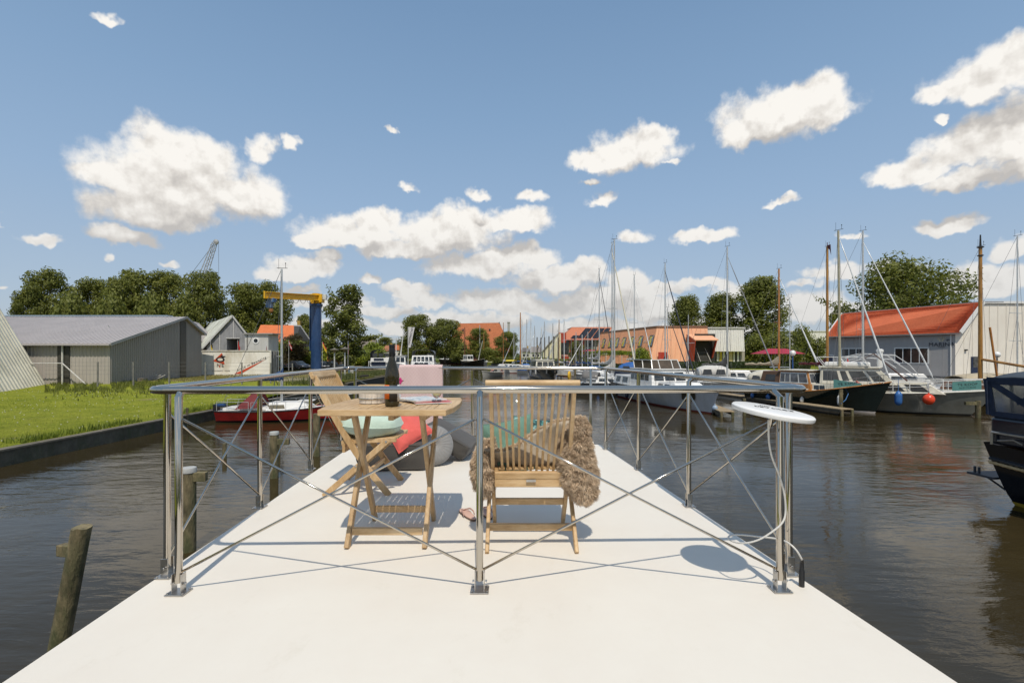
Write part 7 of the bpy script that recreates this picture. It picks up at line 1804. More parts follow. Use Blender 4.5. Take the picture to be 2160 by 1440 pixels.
# small far houses
for (x0, x1, pe, pr_, d, col, lab) in ((752, 790, 735, 716, 190, (.17, .14, .12), 'far house with a grey brown roof and white gable right of the poplar'), (806, 826, 740, 728, 210, (.30, .12, .06), 'far small house with a reddish roof beside the navy hooded cruiser'), (828, 848, 738, 725, 215, (.42, .12, .04), 'far house with an orange gable behind the bottle'), (1100, 1118, 742, 733, 230, (.12, .11, .11), 'far dark roofed house between the distant masts'), (1118, 1142, 743, 731, 240, (.22, .2, .19), 'far grey roofed house behind the black launch'), (880, 905, 742, 728, 205, (.42, .14, .06), 'far orange roofed house glimpsed under the round trees')):
    t = thing('far_house', lab, 'house', (X((x0+x1)/2, d), d, .8), 0, 'far small houses'); a, b = X(x0, d), X(x1, d); ze, zr_ = Z(pe, d), Z(pr_, d)
    mb = MB(); mb.prism([(a-.4, d-.5, ze), (b+.4, d-.5, ze), (b-.6, d+4, zr_), (a+.6, d+4, zr_)], (0, .2, -.1)); mb.prism([(a-.4, d+8.5, ze), (b+.4, d+8.5, ze), (b-.6, d+4, zr_), (a+.6, d+4, zr_)], (0, -.2, -.1)); build(mb, 'roof', tiles('far_roof_%d' % int(col[0]*100), col, tuple(k*1.15 for k in col), tuple(k*1.3 for k in col), sc=3), t)
    mb = MB(); mb.prism([(a, d, .6), (b, d, .6), (b, d, ze), (a, d, ze)], (0, 8, 0)); mb.prism([(b, d, ze), (b, d+8, ze), (b-.7, d+4, zr_-.1)], (-.1, 0, 0)); build(mb, 'wall', M('white_render', (.60, .58, .53), .8), t)
    mb = MB(); mb.box(((a+b)/2+1, d+4, zr_+.3), (.8, .8, 1.2)); build(mb, 'chimney', M('ochre_pot', (.42, .26, .05), .7), t)
    for k in range(2):
        mb = MB(); mb.box((a+(b-a)*(.3+.4*k), d-.02, (ze+.9)/2+.3), (1.1, .06, 1.2)); build(mb, 'window', DARKGLASS, t)

# ------------------------------------------------------------ orange harbour building
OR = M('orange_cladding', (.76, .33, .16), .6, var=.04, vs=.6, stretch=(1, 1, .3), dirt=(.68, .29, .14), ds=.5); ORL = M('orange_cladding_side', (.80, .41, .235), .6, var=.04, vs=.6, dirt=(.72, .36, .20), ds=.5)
ob = thing('orange_harbour_building', 'long orange clad building with leaning walls and open yellow lined roof windows', 'building', (38, 125, .8))
dc = 113; cT = P(1386, 690, dc); cB = Vector((X(1362, dc), dc-2.2, .8)); lT = P(1267, 702.5, 146); lB = Vector((lT.x-2.6, 143, .8)); rT = P(1492, 690, dc); rB = Vector((rT.x, dc-2.0, .8))
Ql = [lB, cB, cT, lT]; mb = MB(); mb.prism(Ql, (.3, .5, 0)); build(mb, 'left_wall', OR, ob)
Qr = [cB, rB, rT, cT]; mb = MB(); mb.prism(Qr, (0, .5, 0)); n = 11
for i in range(n):
    u = (i+.5)/n; mb.bar(cB.lerp(rB, u)+Vector((0, -.02, 0)), cT.lerp(rT, u)+Vector((0, -.02, 0)), .05, .10, up=(0, 1, 0))
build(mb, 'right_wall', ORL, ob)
mb = MB(); mb.prism([cT, rT, rT+Vector((0, 22, 0)), lT+Vector((3, 8, 0)), lT], (0, 0, .12)); build(mb, 'flat_roof', M('roof_felt', (.12, .11, .10), .8), ob)
mb = MB(); mb.bar(lT+Vector((0, -.1, .15)), cT+Vector((0, -.1, .15)), .25, .35); mb.bar(cT+Vector((0, -.1, .15)), rT+Vector((0, -.1, .15)), .25, .35); build(mb, 'roof_edge', M('edge_brown', (.26, .13, .08), .6), ob)
YEB = M('yellow_blind', (.62, .48, .06), .6)
def upx(px):   # u along the left wall for a photo column at mid height
    a = (lB+lT)/2; b = (cB+cT)/2; k = (px-CX)/F; return (k*a.y-a.x)/((b.x-a.x)-k*(b.y-a.y))
for px in (1271.5, 1285, 1299.5, 1314, 1331.5, 1349, 1371):
    u = upx(px); w_ = .030
    mb = MB(); mb.panel(Ql, u-w_, u+w_, .50, .80, .06, .1); fr_ = build(mb, 'window_frame', BLACKP, ob)
    mb = MB(); mb.panel(Ql, u-w_*.75, u+w_*.1, .53, .77, .08, .02); build(mb, 'yellow_blind', YEB, fr_)
    mb = MB(); mb.panel(Ql, u+w_*.2, u+w_*.8, .53, .77, .08, .02); build(mb, 'pane', M('sky_glass', (.12, .18, .24), .08), fr_)
    nn = (Ql[1]-Ql[0]).cross(Ql[3]-Ql[0]).normalized(); base_ = Ql[0].lerp(Ql[1], u).lerp(Ql[3].lerp(Ql[2], u), .80); bot = Ql[0].lerp(Ql[1], u).lerp(Ql[3].lerp(Ql[2], u), .56)+nn*1.3
    ex = (Ql[1]-Ql[0]).normalized()*((Ql[1]-Ql[0]).length*w_); mb = MB(); mb.bar(base_-ex, bot-ex, .1, .1); mb.bar(base_+ex, bot+ex, .1, .1); mb.bar(bot-ex, bot+ex, .12, .12); build(mb, 'tilted_sash', M('sash_grey', (.3, .3, .28), .5), fr_)
# porch
RD = M('porch_red', (.36, .045, .02), .6, var=.08); pf = dc-4.5
mb = MB(); a0, a1 = X(1448, pf), X(1516, pf); zt_, ze_ = Z(706, pf+3), Z(718, pf)
mb.prism([(X(1448, dc-1), dc-1, Z(706, dc-1)), (X(1496, dc-1), dc-1, Z(706, dc-1)), (a1, pf, ze_), (X(1466, pf), pf, ze_)], (0, 0, .2)); build(mb, 'porch_roof', ORL, ob)
mb = MB(); mb.prism([(X(1448, dc-1.2), dc-1.2, Z(706, dc-1)), (X(1466, pf), pf, ze_), (X(1461, pf+1), pf+1, 1.0), (X(1455, dc-2), dc-2, 1.0)], (.2, 0, 0)); mb.prism([(X(1510, pf+2), pf+2, Z(717, pf)), (a1-.3, pf, ze_), (X(1504, pf+1), pf+1, 2.8), (X(1500, pf+3), pf+3, 2.6)], (-.2, 0, 0)); build(mb, 'porch_cheek', RD, ob)
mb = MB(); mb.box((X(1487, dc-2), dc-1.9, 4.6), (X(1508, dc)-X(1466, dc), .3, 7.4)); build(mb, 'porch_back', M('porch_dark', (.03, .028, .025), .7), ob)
mb = MB()
for i in range(12): mb.box((X(1490, pf)+.2*i*.25-.6*(i/12), pf+.5+i*.18, 1.0+i*.28), (3.0, .3, .1))
build(mb, 'stair_treads', M('tread_grey', (.16, .15, .14), .7), ob)
mb = MB()
for s in (0, 1): mb.tube([(X(1480+s*22, pf), pf+.2, 1.6), (X(1476+s*20, pf), pf+2.4, 5.0)], .06, 6); mb.tube([(X(1480+s*22, pf), pf+.2, .9), (X(1480+s*22, pf), pf+.2, 1.9)], .06, 6)
build(mb, 'stair_rail', M('rail_pale', (.45, .43, .40), .5), ob)
mb = MB(); mb.box((X(1397, dc-2), dc-2.35, 2.4), (2.0, .2, 3.4)); build(mb, 'red_door', M('door_red', (.45, .04, .02), .5), ob)
# white facade part
wf_ = thing('white_facade_building', 'white panelled facade with yellow shutters attached right of the orange building', 'building', (X(1530, 114), 114, .8)); dw = 114
WP = M('white_cladding', (.74, .72, .68), .6, var=.04, vs=.5, dirt=(.66, .64, .60)); x0, x1 = X(1492, dw)+.3, X(1571, dw)
zs0, zs1 = Z(741, dw), Z(692, dw); mb = MB(); mb.prism([(x0-3.0, dw, zs0), (x1, dw, zs0), (x1, dw+.6, zs1), (x0, dw+.6, zs1)], (0, 14, 0))
for i in range(16): 
    xx = x0+(x1-x0)*(i+.5)/16; mb.bar((xx, dw-.03, zs0), (xx, dw+.57, zs1), .05, .09, up=(0, 1, 0))
build(mb, 'upper_wall', WP, wf_)
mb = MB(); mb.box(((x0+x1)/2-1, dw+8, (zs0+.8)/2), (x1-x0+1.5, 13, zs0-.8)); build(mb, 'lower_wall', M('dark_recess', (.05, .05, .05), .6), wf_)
for i, (a, b, m_) in enumerate(((1506, 1512, DARKGLASS), (1513, 1517, WHITEP), (1518.5, 1524, YEB), (1526, 1530, WHITEP), (1539, 1546, M('pale_yellow', (.62, .52, .22), .6)), (1548, 1551, WHITEP), (1556, 1560, WHITEP), (1563, 1572, M('stone_grey', (.36, .33, .29), .8)))):
    mb = MB(); mb.box((X((a+b)/2, dw+1), dw+1.3, (zs0+.9)/2), (X(b, dw)-X(a, dw), .12, zs0-.9)); build(mb, 'shutter' if m_ in (YEB, MATS['pale_yellow']) else 'facade_panel', m_, wf_)
mb = MB(); mb.box(((x0+x1)/2, dw+.5, zs1+.1), (x1-x0, .3, .3)); build(mb, 'roof_edge', M('trim_pale', (.62, .60, .57), .5), wf_)
# solar roof building
so = thing('solar_roof_building', 'orange mansard roofed building with dark solar panels above red and white walls', 'building', (X(1235, 150), 150, .8)); ds = 150
ze, zr_ = Z(716, ds), Z(691, ds+5); mq = [Vector((X(1183, ds), ds, ze)), Vector((X(1275, ds), ds, ze)), Vector((X(1292, ds+5), ds+5, zr_)), Vector((X(1206, ds+5), ds+5, zr_))]
MO = M('orange_sheet', (.58, .22, .12), .6, var=.05); mb = MB(); mb.prism(mq, (0, .5, -.1))
for i in range(26):
    u = i/26; mb.bar(mq[0].lerp(mq[1], u)+Vector((0, -.05, .05)), mq[3].lerp(mq[2], u)+Vector((0, -.05, .05)), .08, .12)
build(mb, 'mansard_roof', MO, so)
mb = MB(); mb.prism([mq[0], mq[3], mq[3]+Vector((1, 14, 0)), mq[0]+Vector((-1, 20, 0))], (-.1, 0, 0)); mb.prism([mq[3], mq[2], mq[2]+Vector((0, 14, 0)), mq[3]+Vector((0, 14, 0))], (0, 0, .2)); build(mb, 'roof_top', MO, so)
PVM = M('solar_cell', (.018, .018, .022), .25, var=.2, vs=1)
for (u0, u1, v0, v1) in ((.36, .51, .08, .9), (.53, .67, .08, .9), (.69, .83, .08, .9), (.85, .97, .08, .9), (.21, .35, .06, .30)):
    mb = MB(); mb.panel(mq, u0, u1, v0, v1, .22, .08) if (mq[1]-mq[0]).cross(mq[3]-mq[0]).y < 0 else mb.panel(mq, u0, u1, v0, v1, -.22, .08); build(mb, 'solar_panel', PVM, so)
mb = MB(); mb.box(((mq[0].x+mq[1].x)/2, ds+9, (ze+.8)/2), (mq[1].x-mq[0].x-1, 16, ze-.8)); build(mb, 'wall', M('dull_white', (.42, .40, .37), .7), so)
for a, b, m_, nm, z0, z1 in ((1184, 1200, DARKGLASS, 'window', 3.6, .0), (1201, 1210, RD, 'red_panel', 3.2, 0), (1211, 1225, DARKGLASS, 'window', 3.4, 0), (1227, 1234, RD, 'red_panel', 3.6, 0), (1236, 1252, DARKGLASS, 'window', 4.2, 0), (1184, 1200, RD, 'red_panel', .9, 3.0), (1205, 1250, MATS['porch_dark'], 'opening_shade_panel', .9, 3.0)):  # the low opening is a dark panel with its shade painted in
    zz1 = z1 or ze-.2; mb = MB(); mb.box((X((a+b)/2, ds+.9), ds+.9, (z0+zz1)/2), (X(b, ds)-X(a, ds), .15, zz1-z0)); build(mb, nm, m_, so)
mb = MB(); mb.box(((mq[0].x+mq[1].x)/2, ds-.1, ze), (mq[1].x-mq[0].x+.6, .3, .3)); mb.bar((X(1184, ds-1), ds-1, 3.3), (X(1212, ds-1), ds-1, 3.3), .4, .3); build(mb, 'pink_fascia', M('pink_trim', (.60, .25, .22), .6), so)
cg = thing('cream_gable_hall', 'cream ribbed hall with one long sloping gable edge left of the solar roof', 'hall', (X(1165, 150), 150, .8)); ys0 = 146
mb = MB(); mb.prism([(X(1146, ys0), ys0, .7), (X(1183, ys0), ys0, .7), (X(1183, ys0), ys0, Z(703, ys0)), (X(1178, ys0), ys0, Z(704, ys0)), (X(1146, ys0), ys0, Z(741, ys0))], (0, 10, 0)); build(mb, 'ribbed_wall', M('cream_panel', (.66, .61, .45), .7, var=.1, vs=1, stretch=(6, 1, .1)), cg)
mb = MB(); mb.bar((X(1178, ys0)-.1, ys0-.1, Z(703.5, ys0)), (X(1145, ys0), ys0-.1, Z(741, ys0)), .3, .35); build(mb, 'roof_edge', MATS['roof_felt'], cg)
mb = MB(); mb.box((X(1186, ys0+1), ys0+1, Z(712, ys0)), (2.2, 1, 3)); build(mb, 'red_box', RD, cg)
# terrace parasols, pergola and people
def parasol(label, px0, px1, pyt, pye, d, n=3, zb=.8):
    t = thing('parasol', label, 'parasol', (X((px0+px1)/2, d), d, zb)); a, b = X(px0, d), X(px1, d); zt, ze = Z(pyt, d), Z(pye, d); w = (b-a)
    mb = MB(); mb.add([(a, d-2.5, ze), (b, d-2.5, ze), (b, d+2.5, ze), (a, d+2.5, ze), (a+w*.3, d, zt), (b-w*.3, d, zt)], [(0, 1, 5, 4), (1, 2, 5), (2, 3, 4, 5), (3, 0, 4), (0, 3, 2, 1)]); build(mb, 'canopy', M('raspberry_canvas', (.36, .02, .05), .7, var=.1, bmp=.2, bs=2), t)
    for k in range(n):
        mb = MB(); x = a+w*(.2+.6*k/(n-1)); mb.tube([(x, d, zb), (x, d, zt-.3)], .07, 6); build(mb, 'pole', M('pole_dark', (.08, .08, .08), .5), t)
parasol('large raspberry red pavilion parasol behind the hedge among the masts', 1595, 1684, 735, 746, 96)
parasol('small red terrace parasol by the solar roof building', 1228, 1264, 737, 741, 108, 2)
pg = thing('pergola', 'low white pergola frame carrying climbing plants before the orange building', 'pergola', (X(1300, 104), 104, .8)); mb = MB(); xa, xb = X(1245, 104), X(1345, 104); zt = Z(746, 104)
mb.bar((xa, 104, zt), (xb, 104, zt), .15, .15); mb.bar((xa, 107, zt), (xb, 107, zt), .15, .15); build(mb, 'beam', M('rail_pale', (.45, .43, .40), .5), pg)
for i in range(7):
    mb = MB(); xx = xa+(xb-xa)*i/6; mb.box((xx, 104, (zt+.8)/2), (.14, .14, zt-.8)); build(mb, 'post', M('rail_pale', (.45, .43, .40), .5), pg)
pr = [('white', 'person in a white shirt standing leftmost on the far terrace', 1196), ('salmon', 'person in a salmon shirt on the far terrace by the white mast', 1200.5), ('dark', 'person in dark clothes on the far terrace behind the blue covers', 1206), ('yellow', 'person in a yellow shirt on the far terrace', 1211), ('blue', 'person in a blue shirt on the far terrace', 1216), ('white', 'person in a white shirt rightmost on the far terrace', 1221)]
for i, (c, lab, px) in enumerate(pr):
    dd = 96-(px-1196)*.06; person(lab, (X(px, dd), dd, .76), 1.75, shirts[c], jean, seated=False, rz=R(40*i), hair=(.06, .035, .02) if i % 2 else (.2, .12, .05))

# ------------------------------------------------------------ marina building
mbg = thing('marina_building', 'grey walled marina building with a bright orange red tiled roof at right', 'building', (50, 58, .8))
cn = Vector((X(2015, 55), 55, .8)); lf = Vector((X(1745, 67), 67, .8)); ze = Z(700, 55); ra = P(2066, 638.5, 55); rl = P(1776, 662, 70.4); rl.z = ra.z
MG = M('marina_grey', (.37, .355, .345), .6, var=.04, vs=.4, dirt=(.34, .325, .315)); MBE = M('marina_beige', (.80, .745, .65), .6, var=.03, vs=.4, dirt=(.74, .68, .59))
def up3(p, z): return Vector((p.x, p.y, z))
Qf = [up3(lf, 1.05), up3(cn, 1.05), up3(cn, ze), up3(lf, ze)]
mb = MB(); mb.prism(Qf, (0, .3, 0)); dv = (cn-lf); 
for i in range(1, 12):
    p = lf+dv*i/12; mb.box((p.x, p.y-.005, (1.05+ze)/2), (.025, .03, ze-1.1))
build(mb, 'front_wall', MG, mbg)
rE = Vector((X(2400, 55.5), 55.5, .8)); mb = MB(); mb.prism([up3(cn, .9), up3(rE, .9), up3(rE, ra.z+.05), ra, up3(cn, ze)], (0, .3, 0))
for i in range(1, 22):
    x = cn.x+(rE.x-cn.x)*i/22; zt = ze+(ra.z-ze)*min(1, (x-cn.x)/(ra.x-cn.x)); mb.box((x, 54.985, (.9+zt)/2), (.025, .03, zt-.95))
build(mb, 'gable_wall', MBE, mbg)
MT = tiles('marina_tiles', (.64, .13, .045), (.70, .165, .065), (.75, .20, .085), sc=5, rows=(0, 0, 15))
eo = Vector((-.3, -.45, -.12)); rq = [up3(lf, ze)+eo+Vector((-.2, 0, 0)), up3(cn, ze)+eo+Vector((.25, -.1, 0)), ra+Vector((.1, -.25, .05)), rl+Vector((0, 0, .05))]
mb = MB(); mb.prism(rq, (0, .05, -.15)); n = 22
for i in range(n):
    v = i/n; a = rq[0].lerp(rq[3], v); b = rq[1].lerp(rq[2], v); mb.bar(a+Vector((0, -.02, .02)), b+Vector((0, -.02, .02)), .09, .055)
build(mb, 'tiled_roof', MT, mbg)
mb = MB(); mb.prism([ra+Vector((.1, -.2, .02)), up3(rE, ra.z+.05), up3(rE, ra.z+.05)+Vector((0, 15, 0)), rl+Vector((0, 0, .02))], (0, 0, .12)); build(mb, 'flat_roof', M('marina_flat', (.3, .3, .3), .7), mbg)
WT = M('trim_white', (.74, .73, .70), .5, var=.03)
mb = MB(); mb.bar(rq[1]+Vector((.1, -.08, .02)), rq[2]+Vector((.1, -.08, .05)), .10, .42); mb.bar(ra+Vector((.2, -.12, .05)), up3(rE, ra.z+.05)+Vector((0, -.12, 0)), .10, .26); build(mb, 'barge_board', WT, mbg); mb = MB(); mb.bar(rq[0]+Vector((-.05, 0, 0)), rq[3], .1, .3); build(mb, 'barge_board', WT, mbg)
mb = MB(); mb.bar(rq[0]+Vector((0, -.05, -.08)), rq[1]+Vector((0, -.05, -.08)), .14, .13); build(mb, 'gutter', M('gutter_grey2', (.24, .23, .22), .5), mbg)
mb = MB(); p = cn.lerp(lf, .035); mb.tube([(p.x, p.y-.12, 1.0), (p.x, p.y-.12, ze-.2)], .06, 8); build(mb, 'downpipe', WT, mbg)
def ufx(px): 
    k = (px-CX)/F; return (k*lf.y-lf.x)/((cn.x-lf.x)-k*(cn.y-lf.y))
def vfy(px, py): 
    u = ufx(px); p = lf.lerp(cn, u); return (Z(py, p.y)-1.05)/(ze-1.05)
def mwin(pa, pb_, pyt, pyb, n, glass, nm='window'):
    u0, u1 = ufx(pa), ufx(pb_); v1, v0 = vfy(pa, pyt), vfy(pa, pyb); mb = MB(); mb.panel(Qf, u0-.006, u1+.006, v0-.025, v1+.025, .04, .06); fr_ = build(mb, nm+'_frame', WT, mbg)
    for i in range(n):
        a = u0+(u1-u0)*i/n; b = u0+(u1-u0)*(i+1)/n; mb = MB(); mb.panel(Qf, a+.004, b-.004, v0, v1, .06, .03); build(mb, 'pane', glass, fr_)
RG = M('reflecting_glass', (.06, .035, .03), .04, var=.6, vs=.35, spec=.9)
mwin(1888, 1958, 735, 764, 4, RG); mwin(1776, 1822, 736, 750, 3, M('reflect_grey', (.10, .10, .10), .06, var=.4)); mwin(1748, 1758, 750, 790, 1, M('door_navy', (.02, .03, .07), .2), 'door')
mb = MB(); mb.box((X(2056, 55), 54.97, (.9+Z(752, 55))/2), (.85, .08, Z(752, 55)-.9)); dr_ = build(mb, 'side_door', M('door_navy', (.02, .03, .07), .2), mbg); mb = MB(); mb.box((X(2056.5, 55), 54.92, Z(764, 55)), (.55, .04, 1.15)); build(mb, 'pane', M('reflect_grey', (.10, .10, .10), .06), dr_); mb = MB(); mb.box((X(2036, 55), 54.9, Z(738, 55)), (.25, .2, .16)); build(mb, 'wall_lamp', BLACKP, mbg)
mb = MB(); mb.bar(up3(lf, .92)+Vector((0, -.1, 0)), up3(cn, .92)+Vector((0, -.1, 0)), .3, .24); build(mb, 'plinth', M('plinth_dark', (.05, .045, .04), .8), mbg)
u, v = ufx(1986), vfy(1986, 726.5); build(text_mb('MARINA', .62, on_wall(Qf, u, v, .05), .01, 1.05), 'lettering', M('sign_ink', (.018, .02, .035), .5), mbg)
build(text_mb('Stavoren', .17, on_wall(Qf, u, vfy(1986, 731.5), .05), .008, 1), 'small_lettering', M('sign_faint', (.10, .10, .11), .5), mbg)
em = on_wall(Qf, ufx(1985.5), vfy(1985, 715), .045); mb = MB(); GLD = M('emblem_gold', (.55, .48, .32), .5)
for s in (-1, 1):
    mb.prism([em @ Vector((s*.05, -.28, 0)), em @ Vector((s*.17, -.28, 0)), em @ Vector((s*.22, -.08, 0)), em @ Vector((s*.42, .10, 0)), em @ Vector((s*.40, .16, 0)), em @ Vector((s*.24, .04, 0)), em @ Vector((s*.26, .18, 0)), em @ Vector((s*.19, .17, 0)), em @ Vector((s*.15, .0, 0)), em @ Vector((s*.08, -.05, 0))], em.to_3x3() @ Vector((0, 0, .015)))
mb.prism([em @ Vector((-.08, .12, 0)), em @ Vector((.10, .10, 0)), em @ Vector((.14, .24, 0)), em @ Vector((.0, .27, 0))], em.to_3x3() @ Vector((0, 0, .015))); build(mb, 'hands_emblem', GLD, mbg)
mb = MB(); em = on_wall(Qf, ufx(1999), vfy(1999, 717), .045); mb.prism([em @ Vector((-.15, 0, 0)), em @ Vector((.0, .12, 0)), em @ Vector((.18, .1, 0)), em @ Vector((.25, -.05, 0)), em @ Vector((.1, -.02, 0)), em @ Vector((.0, -.15, 0))], em.to_3x3() @ Vector((0, 0, .012))); build(mb, 'leaf_emblem', MATS['sign_faint'], mbg)
wh = thing('white_hall', 'long pale hall seen far behind the masts left of the marina building', 'hall', (X(1710, 150), 150, .8)); mb = MB(); mb.box((X(1712, 150), 155, Z(699, 150)/2+.4), (13, 10, Z(699, 150)-.8)); build(mb, 'wall', WP, wh); mb = MB(); mb.box((X(1712, 150), 155, Z(698.5, 150)), (13.4, 10.4, .3)); build(mb, 'roof', M('trim_pale', (.62, .60, .57), .5), wh)
# ------------------------------------------------------------ trees and hedges
def crown_mb(seed, blobs, n, leaf, jitter=.9, up=.25):
    r = random.Random(seed); mb = MB(); wts = [b[3]*b[3]*b[4] for b in blobs]; tot = sum(wts)
    V, Fs = [], []
    for b, w in zip(blobs, wts):
        x, y, z, rx, rz = b; k = int(n*w/tot)
        for i in range(k):
            d = Vector((r.gauss(0, 1), r.gauss(0, 1), r.gauss(0, 1))).normalized(); rad = r.random()**.38
            nz = 1+.32*mnoise.noise(d*2.3+Vector((x, y, z+seed)))
            c = Vector((x+d.x*rx*rad*nz, y+d.y*rx*rad*nz, z+d.z*rz*rad*nz))
            nn = (d+Vector((r.uniform(-1, 1), r.uniform(-1, 1), r.uniform(-1, 1)+up))*jitter).normalized()
            t = nn.cross(Vector((r.uniform(-1, 1), r.uniform(-1, 1), r.uniform(-1, 1)))).normalized(); w_ = nn.cross(t); s = leaf*r.uniform(.6, 1.35)
            o = len(V); V += [c-t*s*.7, c+w_*s*.38+t*.1*s, c+t*s*.75+nn*s*.12, c-w_*s*.38+t*.1*s]; Fs.append((o, o+1, o+2, o+3))
    mb.v = V; mb.f = Fs; mb.m = [0]*len(Fs); return mb
def sub_blobs(seed, n, W, H, z0, shape='round', bs=.3, lean=0):
    r = random.Random(seed); out = []
    for i in range(n):
        t = (i+.5)/n; z = z0+H*t
        if shape == 'round': w = W*math.sin(math.pi*(.12+.82*t))**.6
        elif shape == 'poplar': w = W*(.55+.45*math.sin(math.pi*(.1+.7*t)))*(1-.45*t**3)
        elif shape == 'cone': w = W*(1-t)**.42*(.6+.4*min(1, t*5))
        elif shape == 'fan': w = W*(.45+.75*t-.55*t**3)
        else: w = W
        a = i*2.4+r.uniform(-.4, .4); rr_ = w*r.uniform(.25, .78)
        s = W*bs*r.uniform(.7, 1.3)
        out.append((rr_*math.cos(a)+lean*t, rr_*math.sin(a), z, s, s*r.uniform(.7, 1.0)))
    return out
LEAF = {'dark': leafmat('foliage_dark', (.185, .205, .045), .5, .42), 'mid': leafmat('foliage_mid', (.21, .23, .05), .5, .42), 'light': leafmat('foliage_light', (.22, .27, .025), .35), 'warm': leafmat('foliage_warm', (.165, .185, .04), .4, .35)}
BARK = M('tree_bark', (.12, .095, .07), .9, var=.3, vs=3, bmp=.6, bs=6, bdist=.03); BARKP = M('pale_bark', (.30, .27, .21), .9, var=.3, vs=3)
def proto(name, label, cat, seed, H, W, z0, shape, n, leaf, mat, nb=26, trunk=.32, bark=BARK, lean=0, bs=.3, sprays=0):
    t = thing(name, label, cat); mb = MB(); mb.tube([(0, 0, -.3), (.1, 0, z0*.6), (.05+lean*.3, .05, z0+H*.35), (lean*.8, 0, z0+H*.85)], [trunk, trunk*.75, trunk*.5, trunk*.15], 8); r = random.Random(seed)
    bl_ = sub_blobs(seed, nb, W, H, z0, shape, bs, lean)
    for b in bl_[::2]:
        st = Vector((lean*.2, 0, min(b[2]-H*.12, z0+H*.5))); e = Vector(b[:3]); mb.tube([st, st.lerp(e, .5)+Vector((0, 0, -.1*H*.2)), e], [trunk*.3, trunk*.18, trunk*.06], 5)
    build(mb, 'trunk', bark, t, local=True, smooth=True)
    if sprays:
        for k in range(sprays):
            b = r.choice(bl_); d = Vector((b[0]*1.0, b[1]*1.0, (b[2]-z0-H*.35)*.9+W*.35)).normalized()
            for q in range(5): bl_.append((b[0]+d.x*(b[3]+q*leaf*1.8), b[1]+d.y*(b[3]+q*leaf*1.8), b[2]+d.z*(b[3]+q*leaf*1.8), leaf*(1.9-.25*q), leaf*(1.9-.25*q)))
    build(crown_mb(seed, bl_, n, leaf), 'crown', mat, t, local=True)
    return t
used_proto = {}
def plant_tree(key, args, label, px, py, wpx, d, zg=.9, group=None, rot=None, name=None):
    """stand a copy of a kind of tree at photo column px; its crown tops out at row py and spans wpx pixels"""
    if key not in used_proto:
        t = proto(*args); used_proto[key] = t
    else: t = copy_tree(used_proto[key])
    H0, W0 = args[4]+args[6], args[5]*{'cone': .86, 'poplar': .86, 'fan': .98}.get(args[7], .98)
    ht = Z(py, d)-zg; w = wpx/2*d/F
    t.location = (X(px, d), d, zg); s = w/W0; t.scale = (s, s, ht/H0*.985); t.rotation_euler = (0, 0, rot if rot is not None else (px*1.7) % 6.28)
    tag(t, label, None, group); return t
A_ = ('broad_tree', '', 'tree', 1, 11.5, 5.4, 2.5, 'round', 15000, .30, LEAF['dark'], 34)
Bt = ('leafy_tree', '', 'tree', 2, 12.5, 4.4, 2.0, 'poplar', 15000, .29, LEAF['mid'], 36, .3, BARK, 0, .34)
C_ = ('poplar_tree', '', 'tree', 3, 14, 3.6, 1.5, 'poplar', 9500, .32, LEAF['warm'], 30, .28, BARKP, .3, .36, 10)
D_ = ('fan_tree', '', 'tree', 4, 9.5, 6.4, 2.0, 'round', 19000, .25, LEAF['dark'], 44, .35, BARK, .4, .27, 26)
E_ = ('pointed_tree', '', 'tree', 5, 13, 4.6, 1.8, 'cone', 17000, .29, LEAF['dark'], 44, .3, BARK, .1, .34, 0)
S_ = ('bush', '', 'bush', 6, 2.6, 2.0, .3, 'round', 4200, .20, LEAF['light'], 16, .08, BARK, 0, .42)
T_ = ('green_bush', '', 'bush', 7, 3.0, 2.2, .3, 'round', 4200, .22, LEAF['mid'], 16, .08, BARK, 0, .42)
GL = 'tall trees in the row behind the warehouse'
for i, (px, py, w, key, ar, lab) in enumerate(((60, 612, 70, 'A', A_, 'low left shoulder tree at the start of the row behind the warehouse'), (108, 572, 118, 'A', A_, 'broad round tree, the largest of the row behind the warehouse'), (195, 592, 78, 'B', Bt, 'lower tree second from the left in the row behind the warehouse'), (248, 590, 62, 'B', Bt, 'narrow tree left of the middle of the row behind the warehouse'), (285, 575, 88, 'B', Bt, 'tall tree in the middle of the row behind the warehouse'), (352, 578, 92, 'B', Bt, 'tree below the lattice crane cable in the row behind the warehouse'), (434, 575, 106, 'A', A_, 'dense dark tree directly under the lattice crane jib'))):
    plant_tree(key, ar, lab, px, py, w, 96+(i % 3)*4, group=GL)
for px, w in ((150, 90), (235, 80), (320, 80), (395, 70)): plant_tree('T', T_, 'low bushy undergrowth tree along the hall roof line', px, 640+(px % 7), w, 92, group='low undergrowth behind the hall roof')
plant_tree('B', Bt, 'dark tree behind the boat shed ridge', 512, 602, 78, 120, group=GL); plant_tree('A', A_, 'dense tree behind the yellow crane arm', 566, 598, 100, 122, group=GL)
plant_tree('E2', ('slim_tree', '', 'tree', 15, 10, 3.2, 1.5, 'poplar', 8000, .28, LEAF['mid'], 24, .25, BARK, 0, .36), 'small tree half hidden behind the blue crane column, left side', 645, 664, 44, 112)
plant_tree('E3', ('slim_tree', '', 'tree', 16, 10, 3.2, 1.5, 'round', 8000, .28, LEAF['mid'], 24, .25, BARK, 0, .36), 'tree right behind the blue crane column', 690, 680, 46, 104)
plant_tree('C', C_, 'tall airy poplar standing alone right of the blue crane column', 731, 606, 88, 90)
plant_tree('A', A_, 'big round tree left of the farmhouse, behind the banner flag', 884, 665, 96, 150, group='round trees by the farmhouse'); plant_tree('A', A_, 'second round tree touching the farmhouse roof', 938, 674, 84, 152, group='round trees by the farmhouse')
